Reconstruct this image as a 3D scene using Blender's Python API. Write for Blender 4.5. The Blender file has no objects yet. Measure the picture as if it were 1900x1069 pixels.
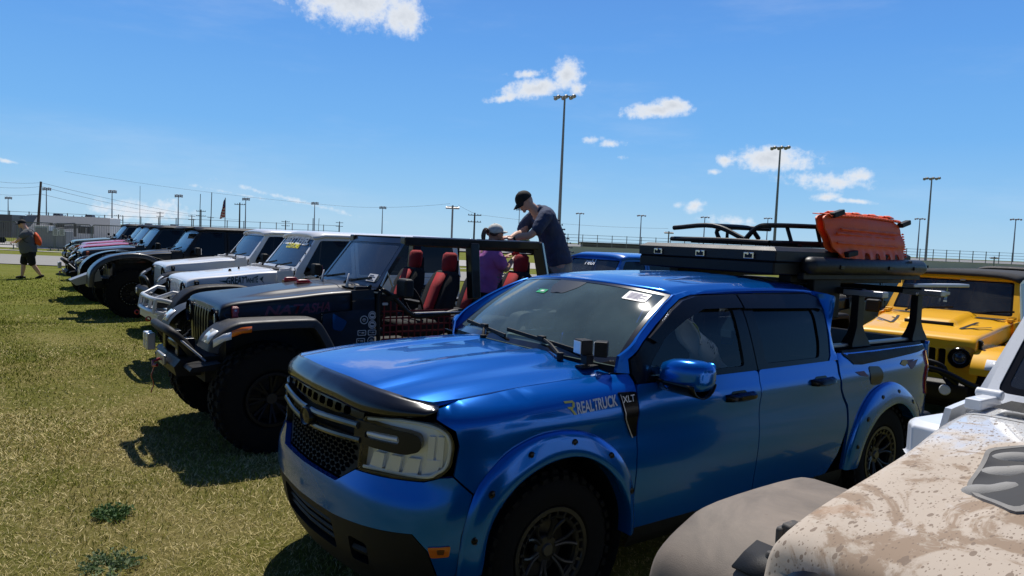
import bpy, bmesh, math, random
import numpy as np
from mathutils import Vector, Matrix
from mathutils.geometry import delaunay_2d_cdt
random.seed(7)
R_ = math.radians
S = bpy.context.scene
C = S.collection

# ---------------------------------------------------------------- camera
FPX, PITCH, ROLL, CAMH = 1349.6, R_(3.78), R_(2.36), 1.895
_f = Vector((0, math.cos(PITCH), -math.sin(PITCH))); _u = Vector((0, math.sin(PITCH), math.cos(PITCH))); _r = Vector((1, 0, 0))
_r2 = math.cos(ROLL) * _r + math.sin(ROLL) * _u
_u2 = -math.sin(ROLL) * _r + math.cos(ROLL) * _u
cd = bpy.data.cameras.new('camera'); cam = bpy.data.objects.new('camera', cd); C.objects.link(cam)
cd.sensor_width = 36; cd.lens = 36 * FPX / 1900; cd.clip_start = 0.05; cd.clip_end = 6000
M = Matrix((( _r2.x, _u2.x, -_f.x), (_r2.y, _u2.y, -_f.y), (_r2.z, _u2.z, -_f.z))).to_4x4()
M.translation = (0, 0, CAMH); cam.matrix_world = M
S.camera = cam
S.render.resolution_x, S.render.resolution_y = 1024, 576

def ray(px, py):
    return _r2 * ((px - 950) / FPX) + _u2 * ((534.5 - py) / FPX) + _f
def at(px, py, depth):
    d = ray(px, py) * depth; return Vector((d.x, d.y, d.z + CAMH))
def ground_at(px, py, z=0.0):
    d = ray(px, py); t = (z - CAMH) / d.z; return Vector((d.x * t, d.y * t, z))

# ---------------------------------------------------------------- sun, sky
SUN_EL, SUN_AZ = R_(60), R_(97)
sd = Vector((math.cos(SUN_EL) * math.cos(SUN_AZ), math.cos(SUN_EL) * math.sin(SUN_AZ), math.sin(SUN_EL)))
sl = bpy.data.lights.new('sun', 'SUN'); sl.energy = 4.8; sl.angle = R_(0.53); sl.color = (1, .955, .88)
so = bpy.data.objects.new('sun', sl); C.objects.link(so)
so.rotation_euler = (-sd).to_track_quat('-Z', 'Y').to_euler(); so.location = (0, 0, 60)
S.view_settings.view_transform = 'Standard'; S.view_settings.look = 'None'; S.view_settings.gamma = 1
S.view_settings.use_curve_mapping = False
S.view_settings.exposure = 0.0

w = bpy.data.worlds.new("World"); S.world = w; w.use_nodes = True
def build_world():
    nt = w.node_tree; N = nt.nodes; L = nt.links
    for n in list(N): N.remove(n)
    out = N.new('ShaderNodeOutputWorld'); bg = N.new('ShaderNodeBackground'); L.new(bg.outputs[0], out.inputs[0])
    bg.inputs[1].default_value = 0.1
    sky = N.new('ShaderNodeTexSky'); sky.sky_type = 'NISHITA'; sky.sun_disc = False
    sky.sun_elevation = SUN_EL; sky.sun_rotation = R_(90) - SUN_AZ
    sky.altitude = 0; sky.air_density = 1.0; sky.dust_density = 0.6; sky.ozone_density = 3.0
    hsv = N.new('ShaderNodeHueSaturation'); hsv.inputs['Saturation'].default_value = 1.12; hsv.inputs['Value'].default_value = 1.0
    L.new(sky.outputs[0], hsv.inputs['Color'])
    tc = N.new('ShaderNodeTexCoord'); sep = N.new('ShaderNodeSeparateXYZ'); L.new(tc.outputs['Generated'], sep.inputs[0])
    def m(op, a, b=None, c=None):
        n = N.new('ShaderNodeMath'); n.operation = op
        for i, v in enumerate((a, b, c)):
            if v is None: continue
            if isinstance(v, (int, float)): n.inputs[i].default_value = v
            else: L.new(v, n.inputs[i])
        return n.outputs[0]
    az = m('MULTIPLY', m('ARCTAN2', sep.outputs[0], sep.outputs[1]), 57.29578)
    el = m('MULTIPLY', m('ARCSINE', sep.outputs[2]), 57.29578)
    cb = N.new('ShaderNodeCombineXYZ'); L.new(az, cb.inputs[0]); L.new(el, cb.inputs[1])
    v = cb.outputs[0]
    nz = N.new('ShaderNodeTexNoise'); nz.inputs['Scale'].default_value = 0.62; nz.inputs['Detail'].default_value = 9; nz.inputs['Roughness'].default_value = .6
    L.new(v, nz.inputs['Vector'])
    nz2 = N.new('ShaderNodeTexNoise'); nz2.inputs['Scale'].default_value = 1.7; nz2.inputs['Detail'].default_value = 6; nz2.inputs['Roughness'].default_value = .62
    L.new(v, nz2.inputs['Vector'])
    # clear-air blue, paler towards the horizon
    er = N.new('ShaderNodeMapRange'); L.new(el, er.inputs[0]); er.inputs[1].default_value = -2; er.inputs[2].default_value = 60
    rp = N.new('ShaderNodeValToRGB'); L.new(er.outputs[0], rp.inputs[0]); e = rp.color_ramp.elements
    e[0].position = 0; e[0].color = (4.4, 6.9, 8.8, 1); e[1].position = 1; e[1].color = (.25, .85, 2.8, 1)
    for p_, c_ in ((.045, (4.0, 6.5, 8.7)), (.09, (2.8, 5.65, 8.9)), (.16, (1.75, 4.6, 8.9)), (.27, (1.2, 3.6, 8.4)), (.34, (1.05, 3.1, 7.8)), (.46, (.4, 1.3, 4.2))): q_ = e.new(p_); q_.color = (*c_, 1)
    sm = N.new('ShaderNodeMix'); sm.data_type = 'RGBA'; sm.inputs[0].default_value = .93; L.new(hsv.outputs[0], sm.inputs[6]); L.new(rp.outputs[0], sm.inputs[7])
    # the sky is darkest on the side away from the sun
    bk = N.new('ShaderNodeMapRange'); bk.interpolation_type = 'SMOOTHSTEP'; L.new(sep.outputs[1], bk.inputs[0]); bk.inputs[1].default_value = -.5; bk.inputs[2].default_value = .45; bk.inputs[3].default_value = .38; bk.inputs[4].default_value = 1
    bs_ = N.new('ShaderNodeVectorMath'); bs_.operation = 'SCALE'; L.new(sm.outputs[2], bs_.inputs[0]); L.new(bk.outputs[0], bs_.inputs['Scale'])
    # (azimuth, elevation, half width, half height, tilt, weight) in degrees
    best = None
    for (a0, e0, ra, re, tilt, wt) in CLOUDS:
        mp = N.new('ShaderNodeMapping'); mp.vector_type = 'TEXTURE'
        mp.inputs['Location'].default_value = (a0, e0, 0); mp.inputs['Rotation'].default_value = (0, 0, R_(tilt)); mp.inputs['Scale'].default_value = (ra, re, 1)
        L.new(v, mp.inputs['Vector'])
        ln = N.new('ShaderNodeVectorMath'); ln.operation = 'LENGTH'; L.new(mp.outputs[0], ln.inputs[0])
        k = m('MULTIPLY_ADD', ln.outputs['Value'], -wt, wt)
        best = k if best is None else m('MAXIMUM', best, k)
    d = m('ADD', m('MULTIPLY', m('SUBTRACT', nz.outputs[0], .53), 1.5), m('MULTIPLY', m('SUBTRACT', nz2.outputs[0], .5), 1.3))
    d = m('ADD', best, d)
    gate = N.new('ShaderNodeMapRange'); gate.interpolation_type = 'SMOOTHSTEP'
    L.new(best, gate.inputs[0]); gate.inputs[1].default_value = -.35; gate.inputs[2].default_value = .12
    mr = N.new('ShaderNodeMapRange'); mr.interpolation_type = 'SMOOTHSTEP'; L.new(d, mr.inputs[0])
    mr.inputs[1].default_value = -.10; mr.inputs[2].default_value = .85
    dens = m('MULTIPLY', m('MULTIPLY', mr.outputs[0], gate.outputs[0]), .97)
    cmap = N.new('ShaderNodeMapping'); cmap.inputs['Scale'].default_value = (.035, .16, 1); cmap.inputs['Rotation'].default_value = (0, 0, .12); L.new(v, cmap.inputs['Vector'])
    ci = N.new('ShaderNodeTexNoise'); ci.inputs['Scale'].default_value = 1; ci.inputs['Detail'].default_value = 8; ci.inputs['Roughness'].default_value = .62; L.new(cmap.outputs[0], ci.inputs['Vector'])
    cm = N.new('ShaderNodeMapRange'); cm.interpolation_type = 'SMOOTHSTEP'; L.new(ci.outputs[0], cm.inputs[0]); cm.inputs[1].default_value = .48; cm.inputs[2].default_value = .78; cm.inputs[4].default_value = .16
    dens = m('MAXIMUM', dens, cm.outputs[0])
    # cloud tone: denser parts a little greyer underneath
    ramp = N.new('ShaderNodeMapRange'); L.new(d, ramp.inputs[0]); ramp.inputs[1].default_value = .3; ramp.inputs[2].default_value = 1.5
    cc = N.new('ShaderNodeMix'); cc.data_type = 'RGBA'; L.new(ramp.outputs[0], cc.inputs[0])
    cc.inputs[6].default_value = (8.6, 9.0, 9.6, 1); cc.inputs[7].default_value = (6.2, 6.6, 7.2, 1)
    # thin streak haze low in the sky
    mix = N.new('ShaderNodeMix'); mix.data_type = 'RGBA'; L.new(dens, mix.inputs[0]); L.new(bs_.outputs[0], mix.inputs[6]); L.new(cc.outputs[2], mix.inputs[7])
    L.new(mix.outputs[2], bg.inputs[0])
def _ae(px, py):
    d = ray(px, py).normalized(); return math.degrees(math.atan2(d.x, d.y)), math.degrees(math.asin(d.z))
CL = [(655, -2, 120, 46, 0, 1.0), (745, 28, 48, 30, -20, 1.0), (600, 2, 62, 20, 0, .7), (762, 52, 20, 11, -60, .7),
      (1000, 163, 70, 17, 12, 1), (1050, 140, 34, 24, 45, 1), (930, 183, 28, 7, 12, .7), (985, 138, 42, 7, 5, .42), (1070, 165, 16, 12, 0, .6),
      (1215, 205, 60, 14, 6, 1), (1250, 196, 38, 13, -8, 1), (1134, 267, 24, 8, 6, .7), (1100, 259, 19, 6, 6, .5), (1157, 292, 9, 4, 0, .35),
      (1432, 296, 76, 21, 0, 1), (1440, 287, 38, 16, 0, 1), (1346, 299, 20, 10, -10, .65), (1322, 319, 13, 5, 0, .45),
      (1535, 336, 78, 15, -3, .62), (1588, 328, 30, 13, 10, .75), (1533, 366, 24, 7, 8, .7), (1585, 373, 34, 5, -2, .7),
      (1290, 383, 20, 10, 25, .75), (1258, 381, 12, 5, 10, .3), (1365, 411, 46, 8, 0, .3),
      (262, 392, 78, 20, 0, .62), (310, 380, 30, 12, 0, .5), (195, 388, 40, 12, 0, .35),
      (540, 370, 130, 4, -9, .34), (440, 360, 70, 3, -6, .3), (20, 300, 30, 3, -5, .3)]
CLOUDS = []
for (x, y, rx, ry, t, wt) in CL:
    a, e = _ae(x, y); k = 1 / 23.56 * math.cos(math.atan((x - 950) / FPX)) ** 1.0
    CLOUDS.append((a, e, rx * k * 1.22, ry * k * 1.25, t - 2.4, wt * 1.25))
build_world()

# ---------------------------------------------------------------- materials
MATS = {}
def mat(name, col=(.5, .5, .5), rough=.5, metal=0, coat=0, spec=.5, var=0, vscale=8, bump=0, bscale=60, coat_rough=.03, trans=0, emit=None, ior=1.5):
    if name in MATS: return MATS[name]
    m = bpy.data.materials.new(name); m.use_nodes = True; nt = m.node_tree; N = nt.nodes; L = nt.links
    b = N['Principled BSDF']
    b.inputs['Base Color'].default_value = (*col, 1); b.inputs['Roughness'].default_value = rough; b.inputs['Metallic'].default_value = metal
    b.inputs['Coat Weight'].default_value = coat; b.inputs['Coat Roughness'].default_value = coat_rough; b.inputs['Specular IOR Level'].default_value = spec
    b.inputs['Transmission Weight'].default_value = trans; b.inputs['IOR'].default_value = ior
    if emit: b.inputs['Emission Color'].default_value = (*emit[0], 1); b.inputs['Emission Strength'].default_value = emit[1]
    tc = N.new('ShaderNodeTexCoord')
    if var:
        nz = N.new('ShaderNodeTexNoise'); nz.inputs['Scale'].default_value = vscale; nz.inputs['Detail'].default_value = 6; L.new(tc.outputs['Object'], nz.inputs['Vector'])
        mx = N.new('ShaderNodeMix'); mx.data_type = 'RGBA'; L.new(nz.outputs[0], mx.inputs[0])
        mx.inputs[6].default_value = (*[max(0, c * (1 - var)) for c in col], 1); mx.inputs[7].default_value = (*[min(1, c * (1 + var) + .15 * var * .1) for c in col], 1)
        L.new(mx.outputs[2], b.inputs['Base Color'])
        mr = N.new('ShaderNodeMapRange'); L.new(nz.outputs[0], mr.inputs[0]); mr.inputs[3].default_value = max(0, rough - .1); mr.inputs[4].default_value = min(1, rough + .15)
        L.new(mr.outputs[0], b.inputs['Roughness'])
    if bump:
        nb = N.new('ShaderNodeTexNoise'); nb.inputs['Scale'].default_value = bscale; nb.inputs['Detail'].default_value = 4; L.new(tc.outputs['Object'], nb.inputs['Vector'])
        bp = N.new('ShaderNodeBump'); bp.inputs['Strength'].default_value = bump; bp.inputs['Distance'].default_value = .01; L.new(nb.outputs[0], bp.inputs['Height']); L.new(bp.outputs[0], b.inputs['Normal'])
    MATS[name] = m; return m
def paint(name, col, metal=.0, rough=.35, coat=.6, dust=.25, dustcol=(.35, .30, .24)):
    """car paint: clear coat, fine flake and a thin film of dust"""
    if name in MATS: return MATS[name]
    m = mat(name, col, rough, metal, coat, coat_rough=.02); nt = m.node_tree; N = nt.nodes; L = nt.links; b = N['Principled BSDF']; tc = N.new('ShaderNodeTexCoord')
    n1 = N.new('ShaderNodeTexNoise'); n1.inputs['Scale'].default_value = 2.3; n1.inputs['Detail'].default_value = 8; n1.inputs['Roughness'].default_value = .65; L.new(tc.outputs['Object'], n1.inputs['Vector'])
    mr = N.new('ShaderNodeMapRange'); L.new(n1.outputs[0], mr.inputs[0]); mr.inputs[1].default_value = .42; mr.inputs[2].default_value = .8; mr.inputs[4].default_value = dust * .22
    n2 = N.new('ShaderNodeTexNoise'); n2.inputs['Scale'].default_value = 240; n2.inputs['Detail'].default_value = 2; L.new(tc.outputs['Object'], n2.inputs['Vector'])
    sp = N.new('ShaderNodeMapRange'); L.new(n2.outputs[0], sp.inputs[0]); sp.inputs[1].default_value = .70; sp.inputs[2].default_value = .74; sp.inputs[4].default_value = dust * .5
    ad = N.new('ShaderNodeMath'); ad.operation = 'MAXIMUM'; L.new(mr.outputs[0], ad.inputs[0]); L.new(sp.outputs[0], ad.inputs[1])
    mx = N.new('ShaderNodeMix'); mx.data_type = 'RGBA'; L.new(ad.outputs[0], mx.inputs[0]); mx.inputs[6].default_value = (*col, 1); mx.inputs[7].default_value = (*dustcol, 1)
    L.new(mx.outputs[2], b.inputs['Base Color'])
    cr_ = N.new('ShaderNodeMapRange'); L.new(ad.outputs[0], cr_.inputs[0]); cr_.inputs[3].default_value = .015; cr_.inputs[4].default_value = .5; L.new(cr_.outputs[0], b.inputs['Coat Roughness']); b.inputs['Specular IOR Level'].default_value = .3; b.inputs['Coat IOR'].default_value = 1.38
    return m
def glass(name, tint=(.6, .68, .66), refl=1.0, rough=.0, haze=.0, hazecol=(.5, .52, .5)):
    if name in MATS: return MATS[name]
    m = bpy.data.materials.new(name); m.use_nodes = True; nt = m.node_tree; N = nt.nodes; L = nt.links
    for n in list(N): N.remove(n)
    o = N.new('ShaderNodeOutputMaterial'); t = N.new('ShaderNodeBsdfTransparent'); t.inputs[0].default_value = (*tint, 1)
    g = N.new('ShaderNodeBsdfGlossy'); g.inputs['Roughness'].default_value = rough; g.inputs['Color'].default_value = (refl, refl, refl, 1)
    fr = N.new('ShaderNodeFresnel'); fr.inputs[0].default_value = 1.52
    # a fresh normal so that both faces of a pane reflect alike
    geo = N.new('ShaderNodeNewGeometry'); dot = N.new('ShaderNodeVectorMath'); dot.operation = 'DOT_PRODUCT'
    L.new(geo.outputs['Normal'], dot.inputs[0]); L.new(geo.outputs['Incoming'], dot.inputs[1])
    ab = N.new('ShaderNodeMath'); ab.operation = 'ABSOLUTE'; L.new(dot.outputs['Value'], ab.inputs[0])
    s1 = N.new('ShaderNodeMath'); s1.operation = 'SUBTRACT'; s1.inputs[0].default_value = 1; L.new(ab.outputs[0], s1.inputs[1])
    p5 = N.new('ShaderNodeMath'); p5.operation = 'POWER'; L.new(s1.outputs[0], p5.inputs[0]); p5.inputs[1].default_value = 5
    sc = N.new('ShaderNodeMath'); sc.operation = 'MULTIPLY_ADD'; L.new(p5.outputs[0], sc.inputs[0]); sc.inputs[1].default_value = .9; sc.inputs[2].default_value = .085
    mx = N.new('ShaderNodeMixShader'); L.new(sc.outputs[0], mx.inputs[0]); L.new(t.outputs[0], mx.inputs[1]); L.new(g.outputs[0], mx.inputs[2])
    last = mx
    N.remove(fr)
    if haze:
        df = N.new('ShaderNodeBsdfDiffuse'); df.inputs[0].default_value = (*hazecol, 1)
        tc = N.new('ShaderNodeTexCoord'); nz = N.new('ShaderNodeTexNoise'); nz.inputs['Scale'].default_value = 3; nz.inputs['Detail'].default_value = 8; L.new(tc.outputs['Object'], nz.inputs['Vector'])
        mr = N.new('ShaderNodeMapRange'); L.new(nz.outputs[0], mr.inputs[0]); mr.inputs[1].default_value = .3; mr.inputs[2].default_value = .75; mr.inputs[3].default_value = haze * .5; mr.inputs[4].default_value = haze
        n2 = N.new('ShaderNodeTexNoise'); n2.inputs['Scale'].default_value = 90; n2.inputs['Detail'].default_value = 2; L.new(tc.outputs['Object'], n2.inputs['Vector'])
        s2 = N.new('ShaderNodeMapRange'); L.new(n2.outputs[0], s2.inputs[0]); s2.inputs[1].default_value = .73; s2.inputs[2].default_value = .76; s2.inputs[4].default_value = .6
        mm = N.new('ShaderNodeMath'); mm.operation = 'MAXIMUM'; L.new(mr.outputs[0], mm.inputs[0]); L.new(s2.outputs[0], mm.inputs[1])
        m2 = N.new('ShaderNodeMixShader'); L.new(mm.outputs[0], m2.inputs[0]); L.new(mx.outputs[0], m2.inputs[1]); L.new(df.outputs[0], m2.inputs[2]); last = m2
    L.new(last.outputs[0], o.inputs[0]); MATS[name] = m; return m

rubber = mat('tyre_rubber', (.005, .005, .0055), .9, spec=.2, var=.35, vscale=14, bump=.25, bscale=120)
black_pl = mat('black_plastic', (.009, .009, .010), .55, spec=.28, var=.3, vscale=20, bump=.15, bscale=300)
black_gl = mat('gloss_black', (.006, .006, .007), .22, coat=0, spec=.28)
black_mt = mat('black_steel', (.008, .008, .009), .42, spec=.25, metal=.0, var=.25, bump=.1, bscale=200)
grey_pl = mat('weathered_plastic', (.022, .022, .024), .5, var=.2, vscale=12, bump=.1, bscale=250)
dark_in = mat('dark_interior', (.012, .012, .013), .8)
chrome = mat('chrome', (.75, .75, .77), .12, metal=1)
steel = mat('brushed_steel', (.42, .43, .45), .35, metal=.9, var=.1)
alu = mat('aluminium', (.5, .5, .52), .4, metal=.8, var=.1)
white_m = mat('white_marking', (.75, .76, .78), .5)
red_pl = mat('red_plastic', (.32, .015, .02), .35, coat=.4)
red_fab = mat('red_fabric', (.36, .012, .018), .85, var=.2, vscale=30, bump=.3, bscale=400)
blk_fab = mat('black_fabric', (.012, .012, .013), .9, bump=.3, bscale=400)
amber = mat('amber_lens', (.75, .16, .01), .15, coat=1)
lens = mat('clear_lens', (.86, .88, .9), .08, metal=.0, coat=1, trans=.0)
bulb = mat('lamp_reflector', (.9, .92, .95), .3, metal=.35)
glass_c = glass('clear_glass', (.62, .68, .66))
glass_w = glass('windshield_glass', (.50, .58, .57), haze=.06)
glass_t = glass('tinted_glass', (.05, .055, .06), .55)

# ---------------------------------------------------------------- mesh builder
REMAP = [None, 0.0]
class MB:
    def __init__(s, ab=True, rm=True): s.v = []; s.f = []; s.m = []; s.ab = ab; s.mi = 0; s.rm = rm; s.lf = True
    def add(s, vs, fs):
        o = len(s.v); s.v += [tuple(map(float, p)) for p in vs]; s.f += [tuple(o + i for i in f) for f in fs]; s.m += [s.mi] * len(fs); return o
    def box(s, c, d, rot=None, taper=None):
        """c centre, d full sizes, rot = (rx, ry, rz) degrees; taper scales the top face"""
        vs = []
        for z in (-.5, .5):
            k = (taper if taper and z > 0 else (1, 1))
            for x, y in ((-.5, -.5), (.5, -.5), (.5, .5), (-.5, .5)): vs.append(Vector((x * d[0] * k[0], y * d[1] * k[1], z * d[2])))
        if rot:
            from mathutils import Euler
            E = Euler([R_(a) for a in rot]).to_matrix(); vs = [E @ p for p in vs]
        s.add([p + Vector(c) for p in vs], [(3, 2, 1, 0), (4, 5, 6, 7), (0, 1, 5, 4), (1, 2, 6, 5), (2, 3, 7, 6), (3, 0, 4, 7)])
    def beam(s, p, q, wd, ht, up=(0, 0, 1)):
        p, q = Vector(p), Vector(q); t = (q - p).normalized(); up = Vector(up)
        sx = t.cross(up); sx = sx.normalized() if sx.length > 1e-4 else Vector((1, 0, 0)); uz = sx.cross(t).normalized()
        vs = []
        for e in (p, q):
            for a, b in ((-1, -1), (1, -1), (1, 1), (-1, 1)): vs.append(e + sx * a * wd / 2 + uz * b * ht / 2)
        s.add(vs, [(3, 2, 1, 0), (4, 5, 6, 7), (0, 1, 5, 4), (1, 2, 6, 5), (2, 3, 7, 6), (3, 0, 4, 7)])
    def tube(s, path, r, n=10, closed=False, caps=True, ell=1.0):
        P = [Vector(p) for p in path]; k = len(P); rr = r if hasattr(r, '__len__') else [r] * k
        fr = None; rings = []
        for i, p in enumerate(P):
            a = P[(i - 1) % k] if (closed or i > 0) else p; b = P[(i + 1) % k] if (closed or i < k - 1) else p
            t = (b - a); t = t.normalized() if t.length > 1e-9 else Vector((0, 0, 1))
            if fr is None:
                h = Vector((0, 0, 1)) if abs(t.z) < .9 else Vector((1, 0, 0)); fr = t.cross(h).normalized()
            else:
                fr = fr - t * fr.dot(t); fr = fr.normalized() if fr.length > 1e-6 else t.orthogonal().normalized()
            g = t.cross(fr)
            rings.append([p + (fr * math.cos(2 * math.pi * j / n) + g * math.sin(2 * math.pi * j / n) * ell) * rr[i] for j in range(n)])
        vs = [v for r_ in rings for v in r_]; fs = []
        for i in range(k if closed else k - 1):
            for j in range(n): a, b = i * n, ((i + 1) % k) * n; fs.append((a + j, a + (j + 1) % n, b + (j + 1) % n, b + j))
        if not closed and caps: fs.append(tuple(range(n - 1, -1, -1))); fs.append(tuple((k - 1) * n + j for j in range(n)))
        s.add(vs, fs)
    def lathe(s, prof, c, axis='y', n=40, closed=False):
        """prof: (radius, along) pairs about an axis through c"""
        vs = []; fs = []; m = len(prof)
        for j in range(n):
            t = 2 * math.pi * j / n; co, si = math.cos(t), math.sin(t)
            for r, h in prof:
                q = {'y': (r * co, h, r * si), 'z': (r * co, r * si, h), 'x': (h, r * co, r * si)}[axis]
                vs.append((c[0] + q[0], c[1] + q[1], c[2] + q[2]))
        for j in range(n):
            a, b = j * m, ((j + 1) % n) * m
            for i in range(m if closed else m - 1): fs.append((a + i, a + (i + 1) % m, b + (i + 1) % m, b + i))
        s.add(vs, fs)
    def loft(s, rows, closeU=False, closeV=False, caps=False):
        m = len(rows[0]); k = len(rows); fs = []
        for i in range(k if closeV else k - 1):
            for j in range(m if closeU else m - 1):
                a, b = i * m, ((i + 1) % k) * m; fs.append((a + j, a + (j + 1) % m, b + (j + 1) % m, b + j))
        if caps: fs.append(tuple(range(m))); fs.append(tuple((k - 1) * m + j for j in range(m)))
        s.add([p for r in rows for p in r], fs)
    def prism(s, poly, fn, t0, t1):
        """polygon (u,v) swept between offsets t0 and t1; fn(u,v,t) -> point"""
        n = len(poly); tri = cdt(poly, [], None)
        vs = [fn(u, v, t0) for u, v in tri[0]] + [fn(u, v, t1) for u, v in tri[0]]; k = len(tri[0])
        fs = [tuple(f) for f in tri[1]] + [tuple(i + k for i in f[::-1]) for f in tri[1]]
        o = s.add(vs, fs)
        b = [fn(u, v, t0) for u, v in poly] + [fn(u, v, t1) for u, v in poly]
        s.add(b, [(i, (i + 1) % n, n + (i + 1) % n, n + i) for i in range(n)])
    def panel(s, poly, fn, res=.04, holes=(), thick=.012, dens=True):
        vs, fs = cdt(poly, holes, res)
        s.add([fn(u, v, 0) for u, v in vs], fs)
        if thick:
            for P in [poly] + list(holes):
                Q = densify(P, res); n = len(Q)
                s.add([fn(u, v, 0) for u, v in Q] + [fn(u, v, -thick) for u, v in Q], [(i, (i + 1) % n, n + (i + 1) % n, n + i) for i in range(n)])
    def build(s, name, mats, parent=None, ang=35, bevel=0, solid=0, sub=0, weld=False):
        me = bpy.data.meshes.new(name)
        if s.ab and REMAP[0]: s.v = [(REMAP[0](a) if s.rm else a, b, z + (REMAP[1] if s.lf else 0)) for a, b, z in s.v]
        vs = [(a, -b, z) for a, b, z in s.v] if s.ab else s.v
        fs = [f[::-1] for f in s.f] if s.ab else s.f
        me.from_pydata(vs, [], fs)
        if not isinstance(mats, (list, tuple)): mats = [mats]
        for m_ in mats: me.materials.append(m_)
        me.polygons.foreach_set('material_index', s.m)
        if weld:
            b = bmesh.new(); b.from_mesh(me); bmesh.ops.remove_doubles(b, verts=b.verts, dist=1e-4); b.to_mesh(me); b.free()
        me.update(); me.shade_smooth()
        if ang < 180: me.set_sharp_from_angle(angle=R_(ang))
        o = bpy.data.objects.new(name, me); C.objects.link(o)
        if parent: o.parent = parent
        if bevel:
            md = o.modifiers.new('b', 'BEVEL'); md.width = bevel; md.segments = 2; md.limit_method = 'ANGLE'; md.angle_limit = R_(40); md.harden_normals = True
        if solid: md = o.modifiers.new('s', 'SOLIDIFY'); md.thickness = solid; md.offset = 0
        if sub: md = o.modifiers.new('u', 'SUBSURF'); md.levels = sub; md.render_levels = sub
        return o
def inside(p, P):
    x, y = p; c = False; n = len(P)
    for i in range(n):
        x1, y1 = P[i]; x2, y2 = P[(i + 1) % n]
        if (y1 > y) != (y2 > y) and x < (x2 - x1) * (y - y1) / (y2 - y1) + x1: c = not c
    return c
def densify(P, res):
    Q = []; n = len(P)
    for i in range(n):
        a, b = P[i], P[(i + 1) % n]; k = max(1, int(math.dist(a, b) / res + .5)) if res else 1
        Q += [(a[0] + (b[0] - a[0]) * t / k, a[1] + (b[1] - a[1]) * t / k) for t in range(k)]
    return Q
def cdt(poly, holes, res):
    loops = [densify(poly, res)] + [densify(h_, res) for h_ in holes]
    V = []; E = []
    for Q in loops:
        o = len(V); V += Q; E += [(o + i, o + (i + 1) % len(Q)) for i in range(len(Q))]
    if res:
        B = np.array(V); x0, y0 = B.min(0); x1, y1 = B.max(0)
        gx = np.arange(x0 + res * .5, x1, res); gy = np.arange(y0 + res * .5, y1, res)
        for i, x in enumerate(gx):
            for y in gy:
                if np.min(np.hypot(B[:, 0] - x, B[:, 1] - y)) < res * .45: continue
                if inside((x, y), loops[0]) and not any(inside((x, y), h_) for h_ in loops[1:]): V.append((x, y))
    r = delaunay_2d_cdt([Vector(p) for p in V], E, [], 0, 1e-6)
    vs = [(p.x, p.y) for p in r[0]]; fs = []
    for f in r[2]:
        c = (sum(vs[i][0] for i in f) / len(f), sum(vs[i][1] for i in f) / len(f))
        if inside(c, loops[0]) and not any(inside(c, h_) for h_ in loops[1:]): fs.append(list(f))
    return vs, fs
def spline(P, n=6, closed=False):
    P = [Vector(p) for p in P]; k = len(P); out = []
    for i in range(k if closed else k - 1):
        if closed: a, b, c, d = P[(i - 1) % k], P[i], P[(i + 1) % k], P[(i + 2) % k]
        else: b, c = P[i], P[i + 1]; a = P[i - 1] if i else b * 2 - c; d = P[i + 2] if i + 2 < k else c * 2 - b
        for j in range(n):
            t = j / n; out.append(.5 * (2 * b + (c - a) * t + (2 * a - 5 * b + 4 * c - d) * t * t + (3 * b - a - 3 * c + d) * t ** 3))
    if not closed: out.append(P[-1])
    return [tuple(p) for p in out]
def rpoly(P, r=.02, n=4):
    """polygon with rounded corners"""
    out = []; k = len(P)
    for i in range(k):
        p, a, b = Vector(P[i]), Vector(P[i - 1]), Vector(P[(i + 1) % k]); u = a - p; v = b - p
        d = min(r, u.length * .45, v.length * .45); s0 = p + u.normalized() * d; s1 = p + v.normalized() * d
        for j in range(n + 1):
            t = j / n; q = s0 * (1 - t) ** 2 + p * 2 * t * (1 - t) + s1 * t * t; out.append((q.x, q.y))
    return out
def circ(cx, cy, r, n=24, ry=None): return [(cx + r * math.cos(2 * math.pi * i / n), cy + (ry or r) * math.sin(2 * math.pi * i / n)) for i in range(n)]
def tab(xs, ys):
    """smooth table: returns f(x), interpolated with a dense Catmull curve"""
    P = spline([(x, y, 0) for x, y in zip(xs, ys)], 8); X = np.array([p[0] for p in P]); Y = np.array([p[1] for p in P])
    return lambda x: float(np.interp(x, X, Y))
def text_mesh(txt, size, bold=0, xs=1, shear=0):
    cu = bpy.data.curves.new('t', 'FONT'); cu.body = txt; cu.size = size; cu.offset = bold; cu.shear = shear; cu.resolution_u = 3; cu.fill_mode = 'FRONT' if hasattr(cu, 'fill_mode') else cu.fill_mode
    cu.dimensions = '2D'
    o = bpy.data.objects.new('t', cu); C.objects.link(o); bpy.context.view_layer.update()
    me = bpy.data.meshes.new_from_object(o.evaluated_get(bpy.context.evaluated_depsgraph_get()))
    vs = [(v.co.x * xs, v.co.y) for v in me.vertices]; fs = [tuple(p.vertices) for p in me.polygons]
    bpy.data.objects.remove(o); bpy.data.curves.remove(cu); bpy.data.meshes.remove(me)
    return vs, fs
def add_text(mb, txt, size, fn, **k):
    vs, fs = text_mesh(txt, size, **k); w_ = max([v[0] for v in vs] or [0]); mb.add([fn(x, y) for x, y in vs], fs); return w_

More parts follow.
